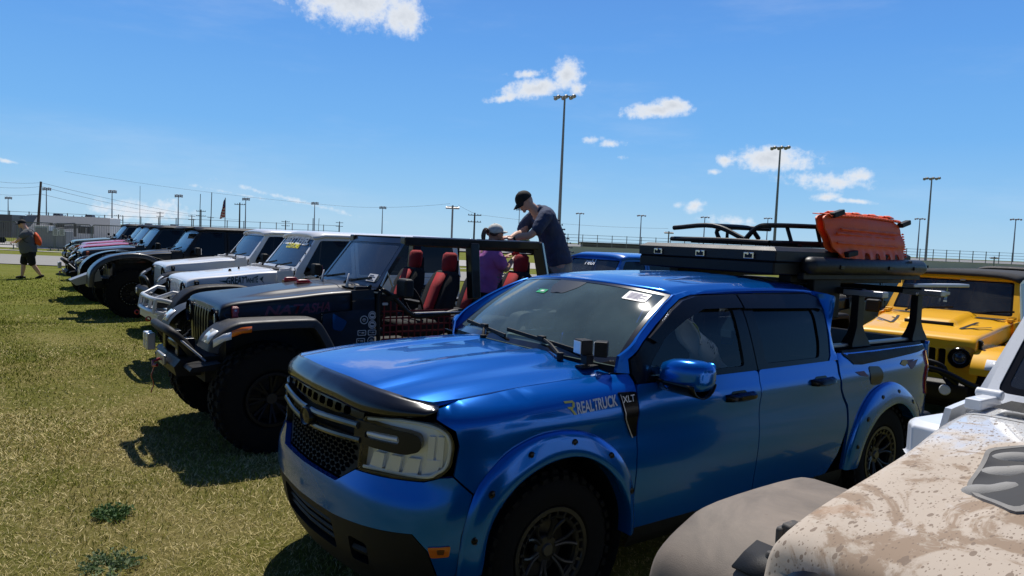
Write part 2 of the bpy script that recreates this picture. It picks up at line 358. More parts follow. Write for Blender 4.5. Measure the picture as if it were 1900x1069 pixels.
# ---------------------------------------------------------------- objects
def tag(o, label=None, cat=None, group=None, kind=None):
    if label: o['label'] = label
    if cat: o['category'] = cat
    if group: o['group'] = group
    if kind: o['kind'] = kind
    return o
def thing(name, label, cat, loc=(0, 0, 0), rz=0, group=None):
    o = bpy.data.objects.new(name, None); C.objects.link(o); o.empty_display_size = .2
    o.location = loc; o.rotation_euler = (0, 0, R_(rz)); tag(o, label, cat, group); return o
def kids(o): return [c for c in C.objects if c.parent == o]
def copy_tree(o, parent=None):
    c = o.copy(); C.objects.link(c); c.parent = parent
    for ch in kids(o): copy_tree(ch, c)
    return c
YAW = 36.26
_A = Vector((math.cos(R_(YAW)), math.sin(R_(YAW)), 0)); _B = Vector((math.sin(R_(YAW)), -math.cos(R_(YAW)), 0))
TO = Vector((-1.02, 3.638, 0))
def row(a, b, z=0): return TO + _A * a + _B * b + Vector((0, 0, z))
# ================================================================ the setting
def gz(x, y):
    d = max(0.0, y - 42); z = -min(d * .0225, 1.6)
    return z
def grass_mat():
    m = bpy.data.materials.new('turf'); m.use_nodes = True; nt = m.node_tree; N = nt.nodes; L = nt.links; b = N['Principled BSDF']
    b.inputs['Roughness'].default_value = 1; b.inputs['Specular IOR Level'].default_value = .05
    tc = N.new('ShaderNodeTexCoord')
    def nz(s, d=8, r=.6):
        n = N.new('ShaderNodeTexNoise'); n.inputs['Scale'].default_value = s; n.inputs['Detail'].default_value = d; n.inputs['Roughness'].default_value = r; L.new(tc.outputs['Object'], n.inputs['Vector']); return n.outputs[0]
    def ramp(f, els):
        r = N.new('ShaderNodeValToRGB'); L.new(f, r.inputs[0]); e = r.color_ramp.elements
        e[0].position, e[0].color = els[0][0], (*els[0][1], 1); e[1].position, e[1].color = els[-1][0], (*els[-1][1], 1)
        for p, c in els[1:-1]: q = e.new(p); q.color = (*c, 1)
        return r.outputs[0]
    base = ramp(nz(.55, 10, .68), [(.32, (.08, .095, .013)), (.47, (.17, .155, .030)), (.58, (.29, .225, .085)), (.75, (.15, .14, .025))])
    fine = ramp(nz(28, 6, .7), [(.3, (.035, .045, .010)), (.5, (.12, .125, .035)), (.7, (.26, .225, .105))])
    mx = N.new('ShaderNodeMix'); mx.data_type = 'RGBA'; mx.inputs[0].default_value = .5; L.new(base, mx.inputs[6]); L.new(fine, mx.inputs[7])
    # farther from the vehicles the turf is greener
    geo = N.new('ShaderNodeNewGeometry'); sp = N.new('ShaderNodeSeparateXYZ'); L.new(geo.outputs['Position'], sp.inputs[0])
    mr = N.new('ShaderNodeMapRange'); L.new(sp.outputs[1], mr.inputs[0]); mr.inputs[1].default_value = 8; mr.inputs[2].default_value = 20; mr.inputs[4].default_value = .62
    gm = N.new('ShaderNodeMix'); gm.data_type = 'RGBA'; L.new(mr.outputs[0], gm.inputs[0]); L.new(mx.outputs[2], gm.inputs[6])
    g2 = ramp(nz(3.0, 8), [(.3, (.10, .135, .014)), (.7, (.19, .21, .034))]); L.new(g2, gm.inputs[7])
    L.new(gm.outputs[2], b.inputs['Base Color'])
    bp = N.new('ShaderNodeBump'); bp.inputs['Strength'].default_value = .9; bp.inputs['Distance'].default_value = .035; L.new(nz(22, 8, .75), bp.inputs['Height']); L.new(bp.outputs[0], b.inputs['Normal'])
    return m
turf = grass_mat()
mb = MB(False)
xs = sorted(set([-3000, -900, -400, -220] + list(range(-150, 151, 3)) + [220, 400, 900, 3000]))
ys = sorted(set([-300, -60, -12] + [i * .75 for i in range(-8, 70)] + list(range(54, 130, 4)) + [150, 220, 400, 900, 4000]))
rows = []
for y in ys:
    rows.append([(x, y, gz(x, y) + (.02 * math.sin(x * .8 + 1) * math.sin(y * .9) if abs(x) < 60 and y < 60 else 0)) for x in xs])
mb.loft(rows)
g = mb.build('ground', turf, ang=180); tag(g, kind='structure')

def strip(name, pts_near, pts_far, dz, m, kind='structure'):
    mb = MB(False); n = len(pts_near); k = 24
    rows = []
    for i in range(k + 1):
        t = i / k; a = Vector(pts_near[0]).lerp(Vector(pts_near[1]), t); b = Vector(pts_far[0]).lerp(Vector(pts_far[1]), t)
        r = []
        for j in range(7): q = a.lerp(b, j / 6); r.append((q.x, q.y, gz(q.x, q.y) + dz))
        rows.append(r)
    mb.loft(rows); o = mb.build(name, m, ang=180)
    if kind: tag(o, kind=kind)
    return o
asph = mat('asphalt', (.25, .24, .22), .85, var=.18, vscale=1.2, bump=.3, bscale=90)
conc = mat('concrete_pavement', (.42, .40, .36), .8, var=.15, vscale=.8)
# direction of the lane across the back of the field
strip('road', ((-60, 14), (60, 78)), ((-68, 22), (52, 86)), .03, asph) if False else None
strip('road', ((-70, 27.5, 0), (10, 32.4, 0)), ((-70, 36.5, 0), (10, 41.0, 0)), .03, asph)
strip('path', ((-90, 46.0, 0), (0, 46.6, 0)), ((-90, 47.6, 0), (0, 48.2, 0)), .03, conc)
strip('pavement', ((-150, 56, 0), (10, 58, 0)), ((-150, 112, 0), (10, 114, 0)), .03, mat('pit_concrete', (.36, .34, .31), .85, var=.2, vscale=.3))

# ---- near turf blades: thousands of short green and straw coloured blades
def blades():
    rng = np.random.default_rng(3); P = []
    def field(n, x0, x1, y0, y1, hs):
        X = rng.uniform(x0, x1, n); Y = rng.uniform(y0, y1, n); return X, Y, hs
    sets = [field(110000, -5.2, 1.6, 2.4, 7.0, .030), field(110000, -10.5, 1.5, 7.0, 13.5, .030), field(90000, -20, 0, 13.5, 25, .034)]
    V = []; F = []; Cc = []; o = 0
    for X, Y, hs in sets:
        px_ = np.interp(X / np.maximum(Y, .1), [-.72, .2], [0, 1]); keep = (rng.uniform(0, 1, len(X)) < np.clip((25 - Y) / 9, 0, 1))
        X, Y = X[keep], Y[keep]; n = len(X); d = np.hypot(X, Y)
        h_ = hs * rng.uniform(.45, 1.5, n); wd = .0016 * (d / 5) ** .9 * rng.uniform(.7, 1.6, n)
        patch = np.sin(X * 2.1 + 1.3 * np.sin(Y * 1.7)) * np.cos(Y * 1.9 + .8 * np.sin(X * 2.6)) + .6 * np.sin(X * 5.3 + Y * 4.1) + .9 * np.sin(X * .55 + 2 * np.sin(Y * .42)) * np.sin(Y * .6 + .5)
        dry = rng.uniform(0, 1, n) < np.clip(.66 + .24 * patch - (Y - 6) * .05, .08, .88)
        h_ = np.where(dry, h_ * .8, h_)
        th = rng.uniform(0, 2 * np.pi, n); lean = np.where(dry, rng.uniform(.5, 2.2, n), rng.uniform(.2, 1.1, n)); ph = rng.uniform(0, 2 * np.pi, n)
        dx, dy = np.cos(th) * wd, np.sin(th) * wd; lx, ly = np.cos(ph) * lean * h_, np.sin(ph) * lean * h_
        hz = h_ / np.sqrt(1 + .35 * lean ** 2)
        z0 = .02 * np.sin(X * .8 + 1) * np.sin(Y * .9) - .003
        v = np.stack([np.c_[X - dx, Y - dy, z0], np.c_[X + dx, Y + dy, z0], np.c_[X + lx * .45 + dx * .7, Y + ly * .45 + dy * .7, z0 + hz * .65], np.c_[X + lx * .45 - dx * .7, Y + ly * .45 - dy * .7, z0 + hz * .65], np.c_[X + lx, Y + ly, z0 + hz * .95]], 1)
        V.append(v.reshape(-1, 3)); idx = np.arange(n)[:, None] * 5 + o
        F.append((np.c_[idx, idx + 1, idx + 2, idx + 3], np.c_[idx + 3, idx + 2, idx + 4])); o += n * 5
        g1 = np.array([.135, .18, .018]); g2 = np.array([.31, .32, .045]); s1 = np.array([.48, .39, .15]); s2 = np.array([.76, .64, .35])
        t = rng.uniform(0, 1, n)[:, None]; c = np.where(dry[:, None], s1 * (1 - t) + s2 * t, g1 * (1 - t) + g2 * t)
        Cc.append(np.repeat(c, 5, 0))
    V = np.concatenate(V); Cc = np.concatenate(Cc); q = np.concatenate([f[0] for f in F]); t3 = np.concatenate([f[1] for f in F])
    me = bpy.data.meshes.new('grass'); nq, nt_ = len(q), len(t3)
    me.vertices.add(len(V)); me.vertices.foreach_set('co', V.ravel())
    me.loops.add(nq * 4 + nt_ * 3); me.loops.foreach_set('vertex_index', np.r_[q.ravel(), t3.ravel()])
    me.polygons.add(nq + nt_); me.polygons.foreach_set('loop_start', np.r_[np.arange(nq) * 4, nq * 4 + np.arange(nt_) * 3])
    me.update(calc_edges=True)
    at_ = me.color_attributes.new('tone', 'FLOAT_COLOR', 'POINT'); at_.data.foreach_set('color', np.c_[Cc, np.ones(len(Cc))].ravel())
    m = bpy.data.materials.new('grass_blade'); m.use_nodes = True; b = m.node_tree.nodes['Principled BSDF']; a = m.node_tree.nodes.new('ShaderNodeVertexColor'); a.layer_name = 'tone'
    m.node_tree.links.new(a.outputs[0], b.inputs['Base Color']); b.inputs['Roughness'].default_value = 1; b.inputs['Specular IOR Level'].default_value = .05
    me.materials.append(m); o = bpy.data.objects.new('grass', me); C.objects.link(o)
    tag(o, 'short mown grass, part green and part dry straw, in front of the parked vehicles', 'grass', kind='stuff')
blades()

leaf = mat('weed_leaf', (.09, .17, .04), .6, var=.5, vscale=30); leaf2 = mat('weed_leaf_pale', (.20, .26, .12), .6, var=.4, vscale=30)
def weed(px, py, r, n, m, label, hh):
    p = ground_at(px, py); t = thing('weed', label, 'weed', p); rnd = random.Random(px)
    s = MB(False); l = MB(False)
    for i in range(n):
        a = rnd.uniform(0, 6.283); rr = r * math.sqrt(rnd.random()); tip = Vector((math.cos(a) * rr, math.sin(a) * rr, hh * rnd.uniform(.35, 1) * (1 - .4 * rr / r)))
        b0 = Vector((tip.x * .3, tip.y * .3, 0)); s.tube([b0, b0.lerp(tip, .6) + Vector((0, 0, .01)), tip], [.002, .0015, .001], 4)
        for k in range(11):
            c = b0.lerp(tip, rnd.uniform(.25, 1)); d = Vector((rnd.uniform(-1, 1), rnd.uniform(-1, 1), rnd.uniform(-.1, .9))).normalized(); e = d.orthogonal().normalized() * rnd.uniform(.004, .008); ln = rnd.uniform(.014, .03)
            l.add([c, c + d * ln * .5 + e, c + d * ln, c + d * ln * .5 - e], [(0, 1, 2, 3)])
    s.build('stem', leaf, t); l.build('leaves', m, t, ang=180)
weed(210, 963, .13, 90, leaf, 'dense dark green weed clump standing up out of the dry grass', .11)
weed(205, 1052, .19, 70, leaf2, 'low spreading pale weed at the bottom edge, in front of the darker clump', .06)

# ---------------------------------------------------------------- floodlight towers
galv = mat('galvanised_steel', (.26, .27, .28), .5, metal=.5, var=.15)
wood = mat('weathered_pole_wood', (.07, .055, .045), .85, var=.3, vscale=3)
lampm = mat('floodlight_housing', (.30, .30, .31), .45, metal=.3)
lampd = mat('floodlight_face', (.55, .57, .6), .2, coat=1)
def floodlight(px, py, depth, head, label, group, style='track', nl=6):
    top = at(px, py, depth); zb = gz(top.x, top.y); t = thing('floodlight_tower', label, 'floodlight', (top.x, top.y, zb), group=group)
    Hh = top.z - zb; t['_h'] = 0; del t['_h']
    p = MB(False); p.tube([(0, 0, 0), (0, 0, Hh * .5), (0, 0, Hh)], [head * .085, head * .062, head * .04], 10); p.build('pole', galv, t)
    hw = head / 2; az = math.atan2(top.x, top.y)
    ax = Vector((math.cos(az * .6 + .35), -math.sin(az * .6 + .35), 0)); fw = Vector((ax.y, -ax.x, 0))
    b = MB(False)
    rows_ = [(-.02, 1)] if style == 'track' else [(0, 1), (-head * .17, 1)]
    for dz, _ in rows_:
        b.beam(ax * -hw * .9 + Vector((0, 0, Hh + dz)), ax * hw * .9 + Vector((0, 0, Hh + dz)), head * .03, head * .03)
    if style == 'track':
        b.beam(ax * -hw * .9 + fw * head * .14 + Vector((0, 0, Hh)), ax * hw * .9 + fw * head * .14 + Vector((0, 0, Hh)), head * .03, head * .03)
    b.build('crossarm', galv, t)
    for dz, _ in rows_:
        for i in range(nl):
            u = -hw + head * (i + .5) / nl
            c = ax * u + Vector((0, 0, Hh + dz + (head * .03 if i % 2 else 0))) + fw * (0 if style != 'track' else head * .14 * (i % 2))
            q = MB(False); q.tube([c + Vector((0, 0, head * .03)), c - fw * head * .03, c - fw * head * .09 - Vector((0, 0, head * .035))], [head * .04, head * .08, head * .10], 8); lo = q.build('lamp', lampm, t)
            q = MB(False); e = c - fw * head * .092 - Vector((0, 0, head * .036)); q.tube([e, e - fw * .012 * head - Vector((0, 0, .008 * head))], head * .085, 8); q.build('lens', lampd, lo)
big = 'tall floodlight towers along the track'
floodlight(1048, 180, 105, 3.5, 'tallest floodlight tower, rising behind the man on the black open jeep', big)
floodlight(1448, 274, 135, 3.7, 'tall floodlight tower rising in front of a cloud above the black roof box', big)
floodlight(1729, 331, 178, 3.9, 'tall floodlight tower above the yellow jeep, right of the orange boards', big)
small = 'distant floodlight towers along the horizon'
for x, y, dp, hd, lab, st in [
    (15, 366, 330, 3.4, 'short distant floodlight at the left edge of the sky, above the black trailer', 'field'), (86, 349, 255, 3.2, 'distant floodlight just right of the leaning wooden pole', 'field'),
    (208, 354, 255, 3.2, 'distant floodlight above the right end of the long silver camper', 'field'), (331, 362, 265, 3.2, 'distant floodlight behind the roofs of the black jeeps, right of the white cloud bank', 'field'),
    (456, 368, 270, 3.1, 'distant floodlight just right of the hanging flag', 'field'), (584, 376, 280, 3.1, 'distant floodlight above the white jeep with the windshield banner', 'field'),
    (710, 384, 290, 3.1, 'distant floodlight above the windshield of the black open jeep', 'field'), (964, 387, 290, 3.0, "distant floodlight between the man's face and the woman's cap", 'field'),
    (1076, 396, 270, 3.3, "distant floodlight just right of the man's back", 'track'), (1190, 400, 275, 3.6, 'distant floodlight above the left end of the black roof box', 'track'),
    (1308, 403, 285, 3.6, 'distant floodlight behind the left end of the black roof basket', 'track'), (1425, 405, 290, 3.4, 'distant floodlight behind the roof basket beside the tall tower', 'track'),
    (1707, 406, 285, 4.0, 'distant floodlight beside the foot of the tall tower above the yellow jeep', 'track'), (1885, 407, 300, 4.4, 'distant floodlight at the right edge of the photo', 'track')]:
    floodlight(x, y, dp, hd, lab, small, st, 5)
def yard_light(px, py, depth, head, label):
    top = at(px, py, depth); zb = gz(top.x, top.y); t = thing('area_light', label, 'area light', (top.x, top.y, zb)); H_ = top.z - zb
    p = MB(False); p.tube([(0, 0, 0), (0, 0, H_ + head * .12)], [head * .09, head * .075], 10); p.build('pole', galv, t)
    b = MB(False); b.beam((-head * .45, 0, H_), (head * .45, 0, H_), head * .07, head * .07); b.build('crossarm', galv, t)
    for x in (-.42, -.2, .16, .42):
        q = MB(False); q.box((head * x, -.04, H_ - head * .07), (head * .26, head * .3, head * .13), rot=(22, 0, 0)); q.build('lamp', lampm, t, bevel=.02)
yard_light(840, 384, 85, 1.45, 'stout floodlight pole with four drooping lamps behind the open jeep')
yard_light(1241, 431, 95, 1.1, 'low floodlight pole with paired lamps just above the black roof box')
yard_light(1845, 478, 110, 1.2, 'low twin lamp pole on the far wall above the yellow jeep')

def utility(px, py, depth, thick, label, arms=2, lean=0, group='wooden utility poles on the horizon'):
    top = at(px, py, depth); zb = gz(top.x, top.y); t = thing('utility_pole', label, 'utility pole', (top.x, top.y, zb), group=group); H_ = top.z - zb
    p = MB(False); p.tube([(-lean, 0, 0), (0, 0, H_)], [thick * .6, thick * .42], 9); p.build('pole', wood, t)
    for i in range(arms):
        b = MB(False); z = H_ - .4 - i * 1.1; b.beam((-1.1, 0, z), (1.1, 0, z), .1, .12)
        for x in (-1, -.5, .5, 1): b.tube([(x, 0, z), (x, 0, z + .22)], .05, 6)
        b.build('crossarm', wood, t)
    return top
UP = [utility(76, 337, 95, .32, 'thick bare wooden pole leaning right, beside the silver camper', 0, .55)]
for x, y, dp, ar, lab in [(220, 398, 190, 2, 'small twin-armed utility pole behind the pink jeeps'), (297, 393, 230, 2, 'small utility pole below the cloud bank'), (356, 399, 230, 2, 'small dark utility pole left of the two whip aerials'),
        (373, 389, 170, 2, 'dark utility pole between the two whip aerials'), (391, 402, 250, 1, 'tiny utility pole beside the right whip aerial'), (445, 376, 150, 1, 'tan utility pole between the flag and a floodlight'),
        (530, 409, 200, 2, 'utility pole over the nearer white jeep hood'), (630, 411, 220, 2, 'utility pole over the windshield banner jeep roof'), (881, 395, 120, 2, 'utility pole with side insulators behind the cap of the woman')]:
    UP.append(utility(x, y, dp, .3, lab, ar))
whip = mat('whip_black', (.06, .06, .065), .5)
for x, y, dp, r, lab in [(372, 360, 120, .05, 'left one of two thin whip aerials behind the black jeeps'), (393, 357, 120, .06, 'right one of two thin whip aerials, leaning slightly right'), (260, 345, 160, .04, 'tall hair-thin mast in front of the cloud bank'),
                        (581, 405, 60, .03, 'short dark aerial left of a floodlight over the white roofs'), (592, 405, 60, .02, 'short thin aerial leaning right over the white roofs')]:
    top = at(x, y, dp); zb = gz(top.x, top.y); lo = at(x - (3 if x in (372, 393, 592) else 1), 440, dp); mb = MB(False); mb.tube([(lo.x, lo.y, zb), top], [r * 1.3, r], 6)
    tag(mb.build('aerial', whip), lab, 'aerial')
def wire(p, q, sag, label, r=.014):
    p, q = Vector(p), Vector(q); mb = MB(False); n = 14
    mb.tube([p.lerp(q, i / n) - Vector((0, 0, sag * 4 * (i / n) * (1 - i / n))) for i in range(n + 1)], r, 4, caps=False)
    tag(mb.build('overhead_wire', whip), label, 'wire', 'overhead wires on the left')
wire(at(-40, 331, 95), at(76, 339, 95), .3, 'highest wire from the left edge to the leaning wooden pole')
wire(at(-40, 343, 95), at(76, 346, 95), .3, 'second wire from the left edge to the leaning wooden pole')
wire(at(-40, 356, 95), at(76, 360, 95), .3, 'third wire from the left edge to the leaning wooden pole')
wire(at(76, 339, 95), at(445, 408, 190), .8, 'wire sloping from the top of the leaning pole down behind the flag', .02)
wire(at(76, 346, 95), at(356, 400, 230), .8, 'second sloping wire from the leaning pole across the cloud bank', .022)
wire(at(76, 360, 95), at(297, 396, 230), .8, 'lowest sloping wire from the leaning pole above the camper', .022)
wire(at(120, 318, 150), at(640, 383, 150), .6, 'long high wire over the cloud bank to the white jeeps', .018)
wire(at(640, 383, 150), at(835, 378, 120), .4, 'wire running on to the stout floodlight pole', .017)
wire(at(850, 380, 120), at(881, 396, 120), .1, 'short wire from the stout floodlight pole to the pole behind the cap', .017)
wire(at(885, 398, 120), at(1240, 424, 120), .5, 'faint wire passing behind the man to the low lamp pole', .016)

# flag on a pole
fp = at(418, 378, 60); t = thing('flag', 'limp red, white and blue striped flag hanging on a thin pole behind black roofs', 'flag', (fp.x, fp.y, gz(fp.x, fp.y)))
mb = MB(False); mb.tube([(0, 0, 0), (0, 0, fp.z + .9)], .035, 8); mb.build('flagpole', galv, t)
fm = bpy.data.materials.new('flag_cloth'); fm.use_nodes = True; N_ = fm.node_tree.nodes; Lk = fm.node_tree.links; bb = N_['Principled BSDF']; bb.inputs['Roughness'].default_value = .8
va = N_.new('ShaderNodeVertexColor'); va.layer_name = 'tone'; Lk.new(va.outputs[0], bb.inputs['Base Color'])
mb = MB(False); rows = []; fc = []
for j in range(27):
    v = j / 26; r = []
    for i in range(13):
        u = i / 12; r.append((-.02 - .42 * u * (.35 + .65 * v) + .05 * math.sin(u * 9), .09 * math.sin(u * 15 + v * 3), fp.z + .85 - v * 1.55 - u * .35 * (1 - v * .5)))
        blue = v < .45 and u < .5; sr = int((v + u * .18) * 13) % 2; fc.append((.03, .04, .18, 1) if blue else ((.5, .02, .03, 1) if sr == 0 else (.7, .68, .66, 1)))
    rows.append(r)
mb.loft(rows); o = mb.build('cloth', fm, t, ang=180); a_ = o.data.color_attributes.new('tone', 'FLOAT_COLOR', 'POINT'); a_.data.foreach_set('color', np.array(fc).ravel())

# ---------------------------------------------------------------- track fence on the horizon, crowd barrier on the left
def catch_fence(p0, p1, h0, h1, n, label, wall=True, nc=4):
    """long steel catch fence: posts, cables and a low wall"""
    p0, p1 = Vector(p0), Vector(p1); t = thing('catch_fence', label, 'fence', (p0.x, p0.y, 0)); d = p1 - p0
    for k in range(nc):
        z = h0 + (h1 - h0) * (k + 1) / nc; c = MB(False); c.beam((0, 0, z), (d.x, d.y, z), .07, .07); c.build('cable', galv, t)
    for i in range(n + 1):
        q = d * (i / n); c = MB(False); c.beam((q.x, q.y, min(h0, 0) - 1.5), (q.x, q.y, h1 + .12), .13, .13); c.build('post', galv, t)
    if wall:
        c = MB(False); c.beam((0, 0, h0 / 2 - .8), (d.x, d.y, h0 / 2 - .8), .3, h0 + 1.6); c.build('wall', mat('track_wall', (.72, .72, .71), .7, var=.2, vscale=.2), t)
        c = MB(False); c.beam((0, 0, h0 + .05), (d.x, d.y, h0 + .05), .4, .12); c.build('coping', mat('track_white', (.62, .62, .62), .6), t)
catch_fence((-130, 128), (-38, 158), 1.0, 3.4, 30, 'long steel catch fence with posts above the campers and jeep roofs on the left', True, 2)
catch_fence((8, 150), (150, 165), 1.0, 3.5, 46, 'long catch fence on a grey track wall behind the vehicles on the right')
# low dark stand beyond the blue jeep
mb = MB(False); mb.box((26, 172, .5), (20, 6, 2.6)); mb.box((26, 172, 1.95), (21, 6.4, .35)); tag(mb.build('pit_building', mat('far_dark', (.10, .10, .11), .7, var=.2, vscale=.3), bevel=.1), 'low dark far building behind the blue jeep and the man', 'building')

mb = MB(False); mb.loft([[(-900, y, z), (900, y, z)] for y, z in ((176, -1.3), (185, -.2), (230, 1.0), (330, 1.3))]); tag(mb.build('track', mat('track_asphalt', (.20, .20, .20), .9, var=.1, vscale=.05), ang=180), kind='structure')
bar_m = mat('barrier_steel', (.22, .23, .24), .5, metal=.4)
bt = None
for i in range(5):
    a = Vector((-37.6 + i * 2.55, 51.4 + i * .12, 0)); a.z = gz(a.x, a.y)
    if i == 0:
        bt = thing('crowd_barrier', '', 'barrier', a, 2.7, 'steel crowd barriers beyond the road')
        b = MB(False); b.tube([(0, 0, .15), (0, 0, 1.85), (.1, 0, 1.95), (2.35, 0, 1.95), (2.45, 0, 1.85), (2.45, 0, .15)], .035, 6); b.beam((0, 0, .3), (2.45, 0, .3), .05, .05); b.build('frame', bar_m, bt)
        b = MB(False)
        for k in range(1, 20): b.tube([(k * .122, 0, .3), (k * .122, 0, 1.95)], .012, 5)
        b.build('bars', bar_m, bt)
        b = MB(False); b.beam((.2, -.4, .03), (.2, .4, .03), .05, .04); b.beam((2.2, -.4, .03), (2.2, .4, .03), .05, .04); b.beam((.2, 0, 0), (.2, 0, .3), .05, .05); b.beam((2.2, 0, 0), (2.2, 0, .3), .05, .05); b.build('foot', bar_m, bt)
        o = bt
    else:
        o = copy_tree(bt); o.location = a
    o['label'] = ['leftmost steel barrier section, cut by the left edge', 'steel barrier section behind the walking man', 'steel barrier section holding the notice signs', 'steel barrier section just left of the jeep noses'][i] if i < 4 else 'steel barrier section hidden behind the parked jeeps'
# signs on the barrier
for x, lab in [(103, 'left one of two white notice signs hung on the barrier bars'), (115, 'right one of two white notice signs hung on the barrier bars')]:
    p = at(x, 431, 50.6); t = thing('notice_sign', lab, 'sign', p, 2)
    b = MB(False); b.box((0, 0, 0), (.36, .03, .46)); b.build('board', white_m, t)
    b = MB(False)
    for k in range(5): b.box((0, -.02, .16 - k * .075), (.26 - .05 * (k % 2), .006, .03))
    b.build('print', black_pl, t)
# tree behind the woman
def tree(px, py, depth, r, label):
    p = at(px, py, depth); zb = gz(p.x, p.y); t = thing('tree', label, 'tree', (p.x, p.y, zb)); rnd = random.Random(5); H_ = p.z - zb
    s = MB(False); s.tube([(0, 0, 0), (.1, 0, H_ * .5), (0, 0, H_)], [.35, .25, .1], 8)
    for k in range(7): a = k * .9; s.tube([(0, 0, H_ * .5), (math.cos(a) * r * .5, math.sin(a) * r * .5, H_ * (.8 + .03 * k))], [.16, .05], 6)
    s.build('trunk', wood, t)
    l = MB(False); cl = [(rnd.uniform(-1, 1) * r * .75, rnd.uniform(-.6, .6) * r, H_ + rnd.uniform(-.55, .35) * r * .55, rnd.uniform(.25, .45) * r) for _ in range(17)]
    for i in range(5200):
        c = rnd.choice(cl); d = Vector((rnd.gauss(0, 1), rnd.gauss(0, 1), rnd.gauss(0, .8))).normalized() * c[3] * rnd.uniform(.5, 1.05); q = Vector(c[:3]) + d
        e = Vector((rnd.uniform(-1, 1), rnd.uniform(-1, 1), rnd.uniform(-1, 1))).normalized() * .16; f_ = e.orthogonal() .normalized() * .1
        l.add([q - e, q + f_, q + e, q - f_], [(0, 1, 2, 3)])
    l.build('crown', mat('tree_leaf', (.10, .15, .06), .7, var=.5, vscale=2), t, ang=180)
tree(962, 449, 180, 3.0, "round green tree showing between the woman's cap and the man's wrist")
for x, lab in [(1160, 'first of three small dark campers on the skyline right of the blue jeep roof'), ]:
    pass

# ---------------------------------------------------------------- campers beyond the road
rvw = mat('camper_white', (.78, .77, .75), .4, coat=.3, var=.08); rvg = mat('camper_grey', (.16, .16, .17), .4, coat=.3); rvdk = mat('camper_dark', (.05, .05, .055), .35, coat=.5)
def camper(px, py, depth, L_, H_, rz, label, dark=False, wins=True):
    p = at(px, py, depth); z0 = gz(p.x, p.y); t = thing('camper', label, 'camper', (p.x, p.y, z0), rz); body = rvdk if dark else rvw
    prof = [(0, .75), (0, H_ - .9), (.35, H_ - .25), (1.1, H_ - .02), (L_, H_), (L_, .7), (3.0, .65), (2.8, 1.45), (.35, 1.5)] if not dark else [(0, .7), (0, H_ - .1), (.1, H_), (L_, H_), (L_, .7)]
    b = MB(False); b.prism(prof, lambda u, v, q: (u, q, v), 0, 2.5); b.build('body', body, t, bevel=.06)
    if not dark:
        c = MB(False); c.prism([(0, 1.9), (0, H_ - .9), (.35, H_ - .25), (1.1, H_ - .02), (2.6, H_ - .02), (1.5, 2.4)], lambda u, v, q: (u, q, v), -.02, 0); c.build('nose_graphic', mat('camper_blue', (.07, .10, .15), .35, coat=.5), t)
        c = MB(False)
        for k, (x0, zz) in enumerate([(1.6, 2.2), (2.4, 1.9), (3.4, 1.75)]): c.prism([(x0, zz), (x0 + 3.4, zz + .75), (x0 + 6.5, zz + .95), (x0 + 6.5, zz + .75), (x0 + 3.4, zz + .5)], lambda u, v, q: (u, q, v), -.03, -.005)
        c.build('stripe', rvg, t)
        c = MB(False); c.box((L_ / 2, 1.25, H_ + .03), (L_ - 1.2, 2.4, .06)); c.build('roof', mat('camper_roof', (.85, .85, .83), .5), t, bevel=.02)
        for x in (L_ * .36, L_ * .72): c = MB(False); c.box((x, 1.2, H_ + .22), (1.1, .9, .3), taper=(.85, .85)); c.build('air_conditioner', rvdk, t, bevel=.05)
        for k in range(9): c = MB(False); c.tube([(1.5 + k * (L_ - 2) / 9, .2, H_), (1.5 + k * (L_ - 2) / 9, .2, H_ + .22)], .06, 6); c.build('roof_vent', rvdk, t)
    if wins:
        for x0, x1, z0_, z1_ in ([(.33, .36, 1.3, 3.0), (.40, .49, 2.45, 2.85), (.60, .625, 1.2, 3.0), (.645, .73, 1.7, 2.7), (.74, .82, 1.7, 2.7)] if not dark else [(.5, .75, 1.8, 2.5)]):
            c = MB(False); c.box(((x0 + x1) / 2 * L_, -.03, (z0_ + z1_) / 2), ((x1 - x0) * L_, .05, z1_ - z0_)); f_ = c.build('window', rvdk, t, bevel=.02)
    for x in (L_ * .62, L_ * .70):
        c = MB(False); c.lathe([(.05, -.12), (.3, -.12), (.36, -.06), (.36, .1), (.05, .1)], (x, .1, .37), 'y', 20); c.build('wheel', rubber, t)
    c = MB(False); c.box((L_ * .2, 1.2, .35), (.12, .12, .7)); c.box((L_ * .2, .3, .35), (.12, .12, .7)); c.build('jack', galv, t)
camper(38, 430, 104, 13.2, 4.0, -3, 'long silver camper trailer with a dark blue nose and black windows beyond the barrier')
camper(-38, 430, 92, 4.1, 3.6, 0, 'black enclosed trailer cut by the left edge, beyond the barrier', True)
camper(222, 432, 125, 12, 3.4, 3, 'second pale camper behind the noses of the pink and teal jeeps', False, False)
camper(470, 440, 150, 14, 3.1, 2, 'pale far camper hidden behind the white jeep roofs', False, False)
# grey utility boxes beside the barrier
for x, w_, h_, lab in [(84, 1.2, 1.9, 'pale upright cabinet behind the barrier, left of the signs'), (102, 2.4, 1.5, 'wide grey cabinet behind the two notice signs')]:
    p = at(x, 440, 60); z0 = gz(p.x, p.y); t = thing('utility_cabinet', lab, 'cabinet', (p.x, p.y, z0))
    b = MB(False); b.box((0, 0, h_ / 2), (w_, 1, h_)); b.build('body', mat('cabinet%d' % x, (.7, .7, .68) if x < 90 else (.24, .25, .26), .5), t, bevel=.03)
    b = MB(False); b.box((0, -.52, h_ * .5), (w_ * .8, .04, h_ * .8)); b.build('door', mat('cabinet_door', (.3, .31, .31), .5), t, bevel=.01)
